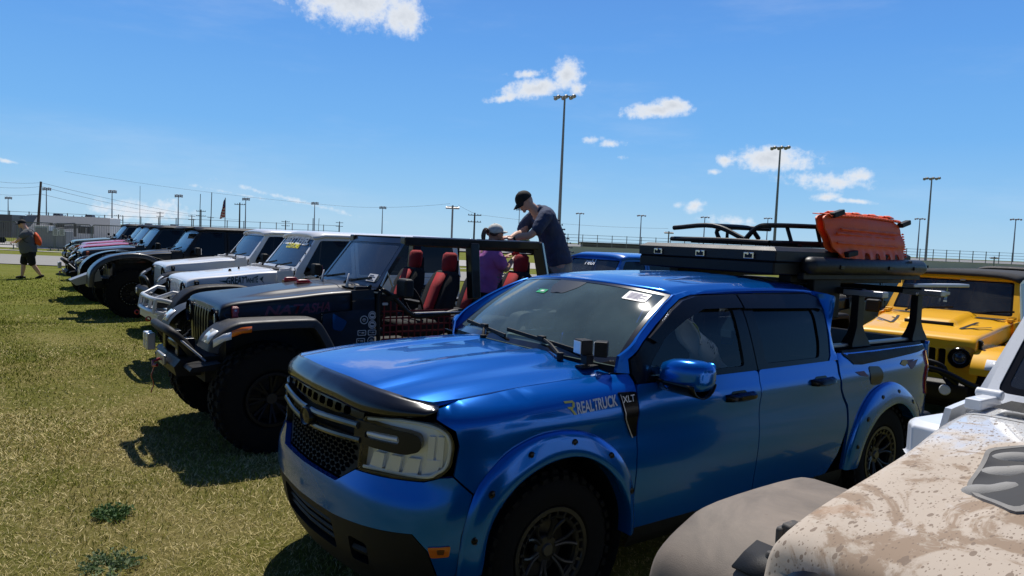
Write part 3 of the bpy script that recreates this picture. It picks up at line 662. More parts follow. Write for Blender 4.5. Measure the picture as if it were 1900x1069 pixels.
# ================================================================ blue pickup truck
blue = paint('blue_metallic_paint', (.0, .145, .60), metal=.58, rough=.20, dust=.02, coat=.8)
black_paint = paint('black_paint', (.006, .006, .008), rough=.3, dust=.5, dustcol=(.2, .18, .16))
def make_truck():
    T = thing('pickup_truck', 'bright blue crew cab pickup with black hood guard, in the middle of the photo', 'pickup truck', row(0, -.05), YAW)
    CP = [(0, 0), (.010, .2), (.032, .4), (.075, .58), (.145, .73), (.25, .85), (.40, .925), (.68, .955), (1.0, .965), (1.5, .97), (2.5, .972), (3.3, .97), (4.0, .965), (4.5, .945), (4.75, .915), (4.87, .87), (4.93, .80), (4.95, .6), (4.96, .3), (4.96, 0)]
    pts = spline([(-.0, -.2 * 0, 0)] + [(x, y, 0) for x, y in CP[1:]], 20)
    PC = np.array(pts)[:, :2]; SL = np.r_[0, np.cumsum(np.hypot(*np.diff(PC, axis=0).T))]
    half = int(np.argmax(PC[:, 0] >= 4.6))
    def SX(x): return float(np.interp(x, PC[:half, 0], SL[:half]))
    def plan(s):
        a = abs(s); e = .03
        x, y = np.interp(a, SL, PC[:, 0]), np.interp(a, SL, PC[:, 1])
        x2, y2 = np.interp(a + e, SL, PC[:, 0]), np.interp(a + e, SL, PC[:, 1])
        if a < e: x1, y1 = x2, -y2
        else: x1, y1 = np.interp(a - e, SL, PC[:, 0]), np.interp(a - e, SL, PC[:, 1])
        l = math.hypot(x2 - x1, y2 - y1); return x, y, (y2 - y1) / l, -(x2 - x1) / l
    ss = lambda a, b, x: (lambda t: t * t * (3 - 2 * t))(min(max((x - a) / (b - a), 0), 1))
    low = ([.20, .28, .38, .5, .62, .72, .82, .90, .98, 1.05, 1.10], [.075, .055, .034, .020, .007, .0, .003, .012, .010, .014, .022])
    t_hood = tab(low[0] + [1.13, 1.155, 1.175, 1.19, 1.20], low[1] + [.035, .052, .08, .118, .165])
    t_belt = tab(low[0] + [1.15, 1.2, 1.3, 1.4, 1.5, 1.58, 1.62, 1.66], low[1] + [.033, .050, .083, .12, .165, .22, .26, .32])
    t_bed = tab(low[0] + [1.15, 1.19, 1.21, 1.225, 1.235], low[1] + [.030, .042, .055, .08, .12])
    t_fr = tab([.2, .3, .38, .5, .6, .68, .74, .80, .90, 1.0, 1.06, 1.10, 1.14, 1.18], [.12, .07, .035, .008, .0, .004, .022, .04, .045, .05, .058, .07, .10, .15])
    Ze = tab([.2, .3, .45, .6, .8, 1.0, 1.2, 1.5], [1.125, 1.138, 1.157, 1.172, 1.186, 1.195, 1.201, 1.206])
    def W(s, z, off=0):
        x, y, nx, ny = plan(s); k = ss(.80, 1.30, abs(s)); d = t_fr(z) * (1 - k)
        if k: 
            h = ss(1.34, 1.52, x); bd = ss(3.40, 3.44, x)
            zh = z + (1.20 - Ze(x)) * ss(1.02, 1.12, z)
            d += k * ((t_hood(zh) * (1 - h) + t_belt(z) * h) * (1 - bd) + t_bed(z) * bd)
            # shoulder crease over the arches
            d -= k * .010 * math.exp(-((z - 1.03) / .035) ** 2) * ss(.5, .9, x)
        d -= off
        return (x + nx * d, (y + ny * d) * (1 if s >= 0 else -1), z)
    SD = lambda x, z, off=0: W(SX(x), z, off)
    def side(P): return [(SX(x), z) for x, z in P]
    def mir(P): return [(-s, z) for s, z in P][::-1]
    def pair(name, P, m, res=.04, holes=(), thick=.02, off=0, both=True, ang=40, parent=T):
        r = []
        for k in ((1, -1) if both else (1,)):
            mb = MB(); mb.panel(P if k == 1 else mir(P), lambda s, z, o, k=k: W(s, z, o + off), res, [h if k == 1 else mir(h) for h in holes], thick)
            r.append(mb.build(name, m, parent, ang))
        return r
    gap = .0035
    arch_o = [(.392, .37), (.403, .559), (.447, .73), (.514, .83), (.635, .924), (.794, .980), (.966, .985), (1.149, .94), (1.299, .837), (1.402, .684), (1.455, .476), (1.465, .37)]
    arch_i = [(.505, .37), (.528, .596), (.64, .755), (.823, .845), (1.027, .855), (1.187, .785), (1.313, .66), (1.40, .50), (1.42, .37)]
    # --- front fender
    top = [(x, Ze(x) - .002) for x in (1.40, 1.2, 1.0, .8, .7, .6, .5, .42)]
    P = side([(1.447, .38)] + [(1.447, .476), (1.395, .684), (1.292, .83), (1.149, .935), (.966, .98), (.794, .975), (.635, .92), (.514, .828), (.455, .75)])
    P += [(1.045, .832), (1.052, .873), (1.068, .968), (1.048, 1.035), (.95, 1.082), (.945, 1.118)] + side(top[::-1]) + side([(1.447, 1.21), (1.447, 1.0)])
    pair('front_fender', P, blue, .035)
    # --- hood
    zc = tab([.08, .11, .15, .22, .4, .7, 1.0, 1.3, 1.5], [1.150, 1.172, 1.188, 1.203, 1.226, 1.246, 1.258, 1.264, 1.266])
    def H(x, y, o=0):
        ya = abs(y); c1 = zc(x) - Ze(x); z = zc(x) - c1 * (.50 * min(1, ya / .80) ** 2 + .22 * ss(.44, .54, ya) + .28 * ss(.66, .80, ya))
        z += .012 * ss(.22, .30, ya) * (1 - ss(.40, .47, ya)) * ss(.25, .7, x)
        return (x, y, z + o)
    hp = [(.105, 0), (.115, .2), (.135, .4), (.185, .58), (.25, .70), (.325, .765), (.45, .792), (.6, .802), (1.0, .807), (1.36, .81), (1.42, .79), (1.36, .6), (1.29, .3), (1.26, 0)]
    hp = hp + [(x, -y) for x, y in hp[1:-1]][::-1]
    mb = MB(); mb.panel(hp, lambda x, y, o: H(x, y, o), .035, thick=.02); mb.build('hood', blue, T, 50)
    # dark under-structure closing every gap
    mb = MB()
    for x in (): pass
    mb.loft([[(x, y * .93, z) for y, z in [(-.86, .32), (-.90, .7), (-.90, 1.02), (-.80, 1.10), (0, 1.14), (.80, 1.10), (.90, 1.02), (.90, .7), (.86, .32)]] for x in (1.46, 3.45)], caps=True)
    mb.loft([[(x, y, z) for y, z in [(-.50, .30), (-.50, .9), (-.62, 1.08), (0, 1.12), (.62, 1.08), (.50, .9), (.50, .30)]] for x in (.22, 1.5)], caps=True)
    mb.loft([[(x, y, z) for y, z in [(-.52, .42), (-.52, .9), (0, .95), (.52, .9), (.52, .42)]] for x in (3.4, 4.85)], caps=True)
    mb.build('underbody', dark_in, T)
    # --- hood guard
    prof = [(1.052, .045), (1.075, .060), (1.10, .060), (1.135, .045), (1.165, .022), (1.19, -.008)]
    mb = MB(); rows = []
    for i in range(61):
        s = -.955 + 1.91 * i / 60; a = abs(s); r = []
        lo_ = np.interp(a, [0, .3, .5, .7, .9, .955], [1.088, 1.084, 1.066, 1.076, 1.092, 1.122]); hi = np.interp(a, [0, .3, .63, .85, .955], [1.196, 1.193, 1.172, 1.148, 1.130])
        for j in range(7):
            t = j / 6; z = lo_ + (hi - lo_) * t
            x, y, nx, ny = plan(s); kk = ss(.8, 1.3, a)
            d = .040 + .075 * t ** 1.7 + .014 * (1 - t); d = min(d, .118) - .012 * math.sin(math.pi * min(1, t * 1.1)) * (1 if a < .9 else .4)
            r.append((x + nx * d, (y + ny * d) * (1 if s >= 0 else -1), z))
        rows.append(r)
    mb.loft(rows); mb.build('hood_guard', mat('smoked_acrylic', (.006, .006, .008), .25, coat=.5, coat_rough=.05), T, 60, solid=.006)
    # --- bumper, valance, grille
    ot = [(.36, .712), (.485, .79), (.90, .800), (.98, .822), (1.04, .826), (SX(.447), .745), (SX(.40), .56), (SX(.39), .37)]
    ib = [(.985, .36), (.93, .50), (.86, .575), (.36, .553)]
    P = ot + ib + mir(ot + ib)
    # the order: right side up, across bottom, left side
    mb = MB(); mb.panel(P, lambda s, z, o: W(s, z, o), .035, thick=.03); mb.build('front_bumper', blue, T, 40)
    Pv = [(.345, .548), (.855, .57), (.925, .495), (.975, .36), (.97, .30), (.5, .26)]; Pv = Pv + mir(Pv)
    hole = rpoly([(-.34, .36), (.34, .36), (.33, .515), (-.33, .515)], .03)
    hole2 = [rpoly([(k * .47, .36), (k * .60, .36), (k * .60, .47), (k * .47, .48)], .02) for k in (1, -1)]
    mb = MB(); mb.panel(Pv, lambda s, z, o: W(s, z, o - .006), .04, [hole] + hole2, .05); mb.build('lower_valance', black_pl, T, 40)
    mb = MB()
    for z in (.40, .44, .48): mb.tube([W(-.34 + .68 * i / 12, z, -.035) for i in range(13)], .012, 6)
    for k in (1, -1): mb.tube([W(k * (.48 + .11 * i / 4), .42, -.03) for i in range(5)], .02, 6)
    mb.build('lower_intake_bars', black_pl, T)
    mb = MB(); mb.panel([(-.62, .28), (.62, .28), (.62, .55), (-.62, .55)], lambda s, z, o: W(s, z, o - .10), .1, thick=0)
    mb.panel([(-.9, .70), (.9, .70), (.9, 1.09), (-.9, 1.09)], lambda s, z, o: W(s, z, o - .085), .08, thick=0); mb.build('grille_backing', dark_in, T)
    # honeycomb mesh
    gr = [(.355, .722), (.478, .80), (.482, .93), (.2, .925), (0, .915)]; gl = gr + mir(gr[:-1])
    mb = MB(); hexes = []
    r0 = .030
    for iz in range(9):
        for ix in range(-11, 12):
            cx, cz = ix * r0 * 1.80 + (r0 * .9 if iz % 2 else 0), .735 + iz * r0 * .80
            hx = [(cx + r0 * .80 * math.cos(R_(60 * k)) * 1.15, cz + r0 * .46 * math.sin(R_(60 * k)) * 1.0) for k in range(6)]
            if all(inside(p, gl) for p in hx) and all(inside((p[0] * 1.03, p[1]), gl) for p in hx): hexes.append(hx)
    mb.panel(gl, lambda s, z, o: W(s, z, o - .030), 0, hexes, .022); mb.build('grille_mesh', black_pl, T, 30)
    ub = [(0, 1.012), (.25, 1.018), (.50, 1.022), (.505, 1.06), (.3, 1.082), (0, 1.086)]; ub = ub + mir(ub[1:-1])
    holes = [rpoly([(cx - .028, 1.028), (cx + .028, 1.028), (cx + .036, 1.045), (cx + .026, 1.066), (cx - .026, 1.066), (cx - .036, 1.045)], .006, 2) for cx in [(-5 + i) * .09 for i in range(11)]]
    holes = [h for h in holes if all(inside(p, ub) for p in h)]
    mb = MB(); mb.panel(ub, lambda s, z, o: W(s, z, o - .012), 0, holes, .04); mb.build('upper_grille', black_gl, T, 30)
    mb = MB()
    for k in (1, -1):   # two bars that meet round the badge
        pa = [W(k * s, z, .012) for s, z in [(.03, .985), (.12, .985), (.3, .996), (.50, 1.004)]]; mb.tube(spline(pa, 4), .013, 8, ell=1.3)
    mb.build('grille_bar', mat('satin_grey_trim', (.09, .095, .10), .3, metal=.5, coat=.5), T)
    mb = MB()
    for k in (1, -1): mb.tube(spline([W(k * s, z, .008) for s, z in [(.03, .915), (.12, .915), (.3, .925), (.52, .938)]], 4), .012, 8, ell=1.3)
    mb.build('lower_grille_bar', mat('satin_dark_trim', (.025, .027, .03), .3, metal=.4, coat=.5), T)
    mb = MB(); 
    def BD(rx, rz, off, n=28): return [W(rx * math.cos(2 * math.pi * i / n), .95 + rz * math.sin(2 * math.pi * i / n), off) for i in range(n)]
    mb.loft([BD(.075, .047, .0), BD(.075, .047, .03), BD(.068, .042, .038), BD(.062, .036, .030), BD(.0005, .0005, .034)], closeU=True); mb.build('badge', black_gl, T, 50)
    # --- headlights
    out_ = rpoly([(.522, 1.052), (.76, 1.074), (.925, 1.068), (1.022, 1.03), (1.045, .968), (1.030, .873), (.98, .828), (.90, .806), (.500, .797), (.512, .90), (.518, .98)], .025, 3)
    arm = rpoly([(.47, .925), (.80, .915), (.868, .935), (.885, .965), (.868, 1.005), (.80, 1.018), (.60, 1.026), (.47, 1.030)], .02, 3)
    drl = rpoly([(.55, .958), (.755, .958), (.765, .975), (.755, .996), (.58, .996), (.55, .985)], .008, 2)
    for k in (1, -1):
        f = (lambda P: P) if k == 1 else mir
        mb = MB(); mb.panel(f(out_), lambda s, z, o: W(s, z, o - .045), .04, thick=0); hl = mb.build('headlight', bulb, T, 60)
        # chrome stepped reflector cells
        mb = MB()
        for i in range(4):
            s0 = .56 + i * .105
            c = [(s0, .822), (s0 + .085, .824), (s0 + .100, .895), (s0 + .03, .895)]
            mb.prism(f(c), lambda s, z, o: W(s, z, o), -.044, -.022)
        for i in range(2):
            s0 = .90 + i * .05; mb.prism(f([(s0, .86), (s0 + .036, .86), (s0 + .045, 1.0), (s0 + .01, 1.0)]), lambda s, z, o: W(s, z, o), -.044, -.026)
        mb.build('reflector', mat('pale_reflector', (.85, .87, .9), .25, metal=.3), hl, bevel=.004)
        # light guide following the C outline
        mb = MB(); q = [(.54, 1.040), (.74, 1.058), (.91, 1.050), (.995, 1.02), (1.022, .965), (1.008, .88), (.965, .845), (.88, .820), (.53, .815)]
        mb.tube(spline([W(k * s, z, -.012) for s, z in q], 4), .0085, 6); mb.build('light_guide', mat('light_guide', (.9, .88, .72), .2, coat=1), hl)
        mb = MB(); mb.panel(f(out_), lambda s, z, o: W(s, z, o + .004), .03, thick=.004); mb.build('lens', glass('headlight_lens', (.95, .97, 1.0), .45), hl, 60)
        mb = MB(); mb.panel(f([(s, z) for s, z in out_]), lambda s, z, o: W(s, z, o), .05, [f([(.775 + (s - .775) * .972, .935 + (z - .935) * .955) for s, z in out_])], .045); mb.build('bezel', black_gl, hl)
        mb = MB(); mb.panel(f(arm), lambda s, z, o: W(s, z, o + .010), .03, [f(drl)], .05); mb.build('headlight_arm', mat('dark_grey_gloss', (.013, .014, .016), .3, coat=.1, spec=.3), T, 50)
        mb = MB(); mb.panel(f(drl), lambda s, z, o: W(s, z, o - .008), .03, thick=0); mb.tube([W(k * s, .977, -.004) for s in (.56, .65, .75)], .012, 8); mb.build('daytime_lamp', lens, T, 60)
        mb = MB(); mb.panel(f(rpoly([(.93, .517), (1.035, .520), (1.030, .470), (.945, .466)], .008, 2)), lambda s, z, o: W(s, z, o + .006), .03, thick=.01); mk = mb.build('side_marker', amber, T, 50)
        mb = MB(); mb.panel(f(rpoly([(.972, .505), (1.008, .506), (1.006, .484), (.976, .483)], .004, 2)), lambda s, z, o: W(s, z, o + .008), .03, thick=.002); mb.build('bulb', mat('brown_lens', (.12, .03, .005), .3), mk)
    # --- doors
    def hand(x0, z0, slope=.0):
        for k in (1, -1):
            ff = (lambda x, z, o: SD(x, z, o)) if k == 1 else (lambda x, z, o: (lambda p: (p[0], -p[1], p[2]))(SD(x, z, o)))
            mb = MB(); rows = []
            for i in range(13):
                x = x0 + .27 * i / 12; o_ = .045 * min(1, min(i, 12 - i) / 2.5) ** .5; hz_ = .017 + .004 * (i in (4, 5, 6, 7, 8)); zz = z0 + slope * i / 12
                rows.append([ff(x, zz - hz_, o_ * .55), ff(x, zz - hz_ * .4, o_ + .004), ff(x, zz + hz_ * .4, o_ + .004), ff(x, zz + hz_, o_ * .55)])
            mb.loft(rows); h_ = mb.build('door_handle', black_gl, doors[(x0 > 2.6, k)], 60, solid=.012)
            mb = MB(); q = rpoly([(x0 + .06, z0 - .032), (x0 + .19, z0 - .032), (x0 + .205, z0), (x0 + .19, z0 + .034), (x0 + .06, z0 + .034), (x0 + .045, z0)], .02, 3)
            mb.panel([(SX(a), b) for a, b in q] if k == 1 else mir([(SX(a), b) for a, b in q]), lambda s, z, o: W(s, z, o + .002), .03, thick=0); mb.build('handle_cup', black_gl, doors[(x0 > 2.6, k)])
    doors = {}
    fd = [(1.455, .385), (2.502, .385), (2.502, 1.163), (1.455, 1.163)]
    rd = [(2.510, .385), (3.34, .385), (3.46, .52), (3.52, .70), (3.50, .84), (3.415, .97), (3.385, 1.06), (3.385, 1.168), (2.510, 1.165)]
    for nm, P, key in (('front_door', fd, False), ('rear_door', rd, True)):
        r = pair(nm, side(rpoly(P, .03, 3)), blue, .04); doors[(key, 1)], doors[(key, -1)] = r
    hand(2.165, 1.027); hand(3.045, 1.045)
    # door upper frames with rain visors, glass
    ff_ = [(1.462, 1.165), (1.462, 1.285), (1.561, 1.367), (1.691, 1.450), (1.841, 1.530), (1.974, 1.585), (2.10, 1.606), (2.498, 1.612), (2.498, 1.165)]
    gf = rpoly([(1.56, 1.196), (1.59, 1.26), (1.74, 1.385), (1.90, 1.49), (2.02, 1.535), (2.10, 1.545), (2.405, 1.540), (2.385, 1.196)], .03, 3)
    rf_ = [(2.508, 1.165), (2.508, 1.612), (3.30, 1.608), (3.395, 1.585), (3.385, 1.50), (3.35, 1.33), (3.31, 1.20), (3.28, 1.168)]
    gr_ = rpoly([(2.60, 1.196), (2.60, 1.535), (3.235, 1.530), (3.262, 1.47), (3.23, 1.29), (3.19, 1.196)], .03, 3)
    for nm, P, h in (('window_frame', ff_, gf), ('window_frame', rf_, gr_)):
        key = P is rf_
        for k in (1, -1):
            Q, hh = side(P), side(h)
            mb = MB(); mb.panel(Q if k == 1 else mir(Q), lambda s, z, o: W(s, z, o + .002), .05, [hh if k == 1 else mir(hh)], .03); mb.build(nm, black_gl if not key else black_gl, doors[(key, k)], 40)
            mb = MB(); mb.panel(hh if k == 1 else mir(hh), lambda s, z, o: W(s, z, o - .010), .06, thick=0); mb.build('window', glass('door_glass', (.66, .72, .72), .55) if not key else glass_t, doors[(key, k)], 60)
            # rain visor
            V_ = [(1.60, 1.395), (1.841, 1.530), (1.974, 1.583), (2.10, 1.604), (2.495, 1.610), (2.495, 1.535), (2.12, 1.535), (1.93, 1.480), (1.66, 1.365)] if not key else [(2.51, 1.61), (3.29, 1.606), (3.37, 1.58), (3.355, 1.50), (3.30, 1.515), (2.51, 1.530)]
            Q = side(V_); mb = MB(); mb.panel(Q if k == 1 else mir(Q), lambda s, z, o: W(s, z, o + .022), .04, thick=.02); mb.build('rain_visor', mat('visor_smoke', (.006, .006, .007), .2, spec=.3), doors[(key, k)], 40)
    # --- cab rear pillar and roof rail, bed side
    cp = [(3.305, 1.168), (3.335, 1.20), (3.375, 1.33), (3.405, 1.50), (3.405, 1.59), (3.30, 1.616), (2.10, 1.616), (1.974, 1.592), (1.841, 1.538), (1.691, 1.458), (1.561, 1.375), (1.452, 1.288), (1.452, 1.213), (1.40, 1.213), (1.415, 1.30), (1.53, 1.395), (1.66, 1.478), (1.81, 1.556), (1.95, 1.612), (2.10, 1.632), (3.0, 1.640), (3.40, 1.625), (3.475, 1.585), (3.455, 1.50), (3.42, 1.33), (3.408, 1.168)]
    pair('cab_pillar', side(cp), blue, .03)
    bp = [(3.412, 1.21), (3.412, 1.05), (3.44, .97), (3.525, .85), (3.545, .70), (3.548, .38), (3.574, .38), (3.59, .58), (3.67, .775), (3.83, .905), (4.005, .955), (4.195, .945), (4.40, .86), (4.59, .72), (4.75, .40)]
    s_end = SX(4.6) + (.30); P = side(bp[:-1]) + [(SX(4.6) + .17, .40), (s_end, .40), (s_end, 1.20)] + side([(4.4, 1.205), (3.62, 1.205)])
    bs = pair('bed_side', P, blue, .04)
    P = side([(3.47, 1.205), (3.60, 1.125), (3.70, 1.118), (4.59, 1.15)]) + [(SX(4.6) + .20, 1.165), (SX(4.6) + .20, 1.222)] + side([(4.55, 1.222), (3.50, 1.222)])
    pair('bed_rail_cap', P, black_pl, .04, off=.006)
    # bed interior cover and tailgate
    mb = MB(); mb.box((4.17, 0, 1.208), (1.46, 1.66, .04)); mb.build('bed_cover', mat('bed_cover_vinyl', (.008, .009, .011), .9, spec=.08), T, bevel=.01)
    mb = MB(); 
    for k in (1, -1): mb.box((4.19, k * .79, 1.232), (1.42, .05, .03))
    mb.box((3.49, 0, 1.232), (.05, 1.55, .03)); mb.build('bed_rail', alu, T, bevel=.006)
    mb = MB(); mb.loft([[(4.93, -.84, z), (4.955, -.5, z), (4.96, 0, z), (4.955, .5, z), (4.93, .84, z)] for z in (.62, .9, 1.18, 1.21)]); mb.build('tailgate', blue, T, solid=.03)
    mb = MB(); mb.box((4.98, 0, .53), (.16, 1.72, .17)); mb.build('rear_bumper', black_pl, T, bevel=.03)
    for k in (1, -1):
        mb = MB(); q = rpoly([(SX(4.6) + .17, .80), (s_end + .03, .80), (s_end + .03, 1.15), (SX(4.6) + .17, 1.15)], .02, 2)
        mb.panel(q if k == 1 else mir(q), lambda s, z, o: W(s, z, o + .012), .04, thick=.02); tl = mb.build('taillight', mat('red_lens', (.42, .01, .012), .12, coat=1), T, 50)
        mb = MB(); q = rpoly([(SX(4.6) + .19, .92), (s_end + .01, .92), (s_end + .01, 1.0), (SX(4.6) + .19, 1.0)], .01, 2); mb.panel(q if k == 1 else mir(q), lambda s, z, o: W(s, z, o + .016), .04, thick=.002); mb.build('reverse_lamp', lens, tl)
    mb = MB(); q = side(rpoly([(3.79, 1.10), (3.94, 1.09), (3.975, 1.06), (3.985, .985), (3.95, .955), (3.83, .965), (3.80, 1.0)], .025, 3)); mb.panel(q, lambda s, z, o: W(s, z, o + .004), .03, thick=.008); mb.build('fuel_flap', mat('fuel_flap_black', (.012, .012, .013), .4), T, 50)
    # --- roof
    zt = tab([1.9, 2.0, 2.15, 2.5, 3.0, 3.3, 3.42, 3.5], [1.655, 1.674, 1.690, 1.706, 1.708, 1.698, 1.685, 1.665])
    rows = []
    for i in range(33):
        t = i / 32; r = []
        for j in range(41):
            u = -1 + 2 * j / 40; y = .715 * u; x0 = 1.850 + .115 * u * u; x = x0 + (3.49 - .05 * u ** 4 - x0) * t
            z = zt(x) - (.05 * abs(u) ** 2.2 + .028 * ss(.88, 1, abs(u)))
            for rb in (.16, .40): z -= .008 * math.exp(-((abs(y) - rb) / .022) ** 2) * ss(2.15, 2.3, x) * ss(3.42, 3.3, x)
            r.append((x, y, z))
        rows.append(r)
    mb = MB(); mb.loft(rows); mb.build('roof', blue, T, 60, solid=.01)
    # back wall of the cab
    mb = MB(); mb.loft([[(3.47 - .02 * (y / .7) ** 2, y, 1.66 - .05 * (y / .7) ** 2), (3.42, y * 1.16, 1.2)] for y in np.linspace(-.68, .68, 9)]); mb.build('rear_window', glass_t, T, 60)
    # --- windshield and pillars
    def WS(u, v, o=0):
        e = v; bx = 1.265 + .155 * abs(u) ** 2.2; bz = 1.268 - .025 * u * u; tx = 1.835 + .115 * u * u; tz = 1.653 - .045 * abs(u) ** 2.2
        yb, yt = .825 * u, .70 * u; bow = .030 * math.sin(math.pi * v)
        return (bx + (tx - bx) * v - bow * .5 - o * .55, yb + (yt - yb) * v, bz + (tz - bz) * v + bow * .75 + o * .8)
    mb = MB(); mb.loft([[WS(-1 + 2 * i / 28, j / 14) for i in range(29)] for j in range(15)]); ws = mb.build('windshield', glass('windshield_glass2', (.55, .66, .65), haze=.34, hazecol=(.22, .33, .35), rough=.04), T, 180)  # blue-grey diffuse haze in the glass stands in for reflected sky
    def frit(poly, name, m, o=.003, par=ws):
        mb = MB(); mb.panel(poly, lambda u, v, t: WS(u, v, o), .05, thick=0); return mb.build(name, m, par, 180)
    fb = mat('black_frit', (.008, .008, .009), .15, coat=1)
    frit([(-.998, .001), (.998, .001), (.998, .10), (.90, .075), (0, .055), (-.90, .075), (-.998, .10)], 'frit_band', fb)
    frit([(-.998, .965), (.998, .965), (.998, .999), (-.998, .999)], 'frit_band', fb)
    for k in (1, -1): frit([(k * .965, .08), (k * .999, .08), (k * .999, .97), (k * .965, .97)], 'frit_band', fb)
    frit(rpoly([(-.22, .97), (.16, .97), (.14, .86), (.06, .74), (-.10, .72), (-.20, .84)], .03, 3), 'sensor_cover', mat('sensor_grey', (.022, .028, .032), .3), .0025)
    stk = frit(rpoly([(.66, .80), (.87, .80), (.87, .935), (.66, .935)], .01, 2), 'sticker', mat('paper_white', (.72, .72, .74), .5), .004)
    mb = MB()
    for k in range(5): mb.panel([(.69, .825 + k * .02), (.69 + (.16 if k % 2 else .11), .825 + k * .02), (.69 + (.16 if k % 2 else .11), .834 + k * .02), (.69, .834 + k * .02)], lambda u, v, t: WS(u, v, .006), .1, thick=0)
    mb.build('print', mat('print_blue', (.12, .10, .25), .6), stk)
    tg = frit(rpoly([(-.30, .70), (-.17, .70), (-.17, .765), (-.30, .765)], .008, 2), 'toll_tag', mat('tag_green', (.0, .36, .13), .4), .004)
    mb = MB(); mb.panel([(-.25, .72), (-.2, .72), (-.2, .745), (-.25, .745)], lambda u, v, t: WS(u, v, .006), .1, thick=0); mb.build('print', white_m, tg)
    for k in (1, -1):
        mb = MB(); rows = []
        for j in range(17):
            v = j / 16; p = Vector(WS(k, v)); xw = np.interp(v, [0, .2, .45, .7, .9, 1], [1.425, 1.53, 1.665, 1.80, 1.915, 1.975]); zw = np.interp(xw, [1.40, 1.53, 1.66, 1.81, 1.95, 2.0], [1.245, 1.397, 1.480, 1.558, 1.614, 1.625])
            q = Vector(SD(xw - .004, zw, .001)); q.y *= k; q = Vector((q.x, abs(q.y) * k, q.z))
            n_ = Vector((-.3, k * .75, .6)); r = []
            for i in range(6): t = i / 5; r.append(tuple(p.lerp(q, t) + n_ * (.010 if k == 1 else .003) * math.sin(math.pi * (t * .8 + .1))))
            rows.append(r)
        mb.loft(rows); mb.build('windshield_pillar', blue, T, 70)
    # cowl
    mb = MB(); rows = []
    for i in range(25):
        u = -1 + i / 12; a = Vector(WS(u, 0)); h0 = Vector(H(np.interp(abs(u) * .8, [0, .3, .6, .79], [1.25, 1.28, 1.35, 1.41]), u * .80)); rows.append([tuple(h0 + Vector((-.02, 0, -.03))), tuple(h0.lerp(a, .3) + Vector((0, 0, -.022))), tuple(h0.lerp(a, .7) + Vector((0, 0, -.022))), tuple(a + Vector((.01, 0, -.004)))])
    mb.loft(rows); mb.build('cowl', black_pl, T, 60)
    # wipers
    for y0, u1 in ((.42, -.06), (-.35, -.80)):
        mb = MB(); a = Vector((1.27, y0 + .1, 1.262)); b = Vector(WS(u1 + .42, .10, .03)); e = Vector(WS(u1, .12, .022)); e2 = Vector(WS(u1 + .78, .045, .022))
        mb.tube([a, a.lerp(b, .5) + Vector((0, 0, .012)), b], [.012, .009, .007], 6); mb.beam(e, e2, .012, .022); mb.tube([a - Vector((0, 0, .02)), a + Vector((0, 0, .02))], .02, 8); mb.box(tuple(b), (.03, .05, .02)); mb.build('wiper', black_pl, T)
    # --- mirrors
    for k in (1, -1):
        mb = MB(); c = Vector((1.66, k * 1.09, 1.222)); rows = []
        for i, (t, sx_, sz_) in enumerate([(-1, .10, .2), (-.96, .5, .55), (-.85, .78, .80), (-.5, .97, .97), (0, 1, 1), (.5, .96, .95), (.85, .80, .78), (.97, .5, .5), (1, .1, .2)]):
            r = []
            for j in range(20):
                a = 2 * math.pi * j / 20; ca, sa = math.cos(a), math.sin(a); p_ = 3.2; rad = (abs(ca) ** p_ + abs(sa) ** p_) ** (-1 / p_)
                r.append((c.x + .085 * ca * rad * sx_ + (.02 if t > 0 else 0) * t + .015 * t, c.y + k * t * .135, c.z + .088 * sa * rad * sz_ + .008 * t))
            rows.append(r)
        mb.loft(rows, closeU=True, caps=True); mi = mb.build('mirror', blue, T, 60)
        mb = MB(); mb.loft([[(c.x + .088 * math.cos(a) * 1.04, c.y + k * t * .128, c.z - .015 + .083 * math.sin(a) * 1.02) for a in [R_(190 + 16 * q) for q in range(11)]] for t in (-1.0, -.6, 0, .6, .98)]); mb.build('mirror_base', black_gl, mi, 60, solid=.006)
        mb = MB(); mb.beam((1.64, k * .90, 1.175), (1.655, k * 1.0, 1.185), .06, .035); mb.build('mirror_arm', black_gl, mi, bevel=.008)
        mb = MB(); mb.panel(rpoly([(.97 * -.12, -.07), (.115, -.07), (.115, .075), (-.11, .07)], .03, 3), lambda a, b, o: (c.x + .094, c.y + k * a, c.z + b), .05, thick=0); mb.build('mirror_glass', chrome, mi)
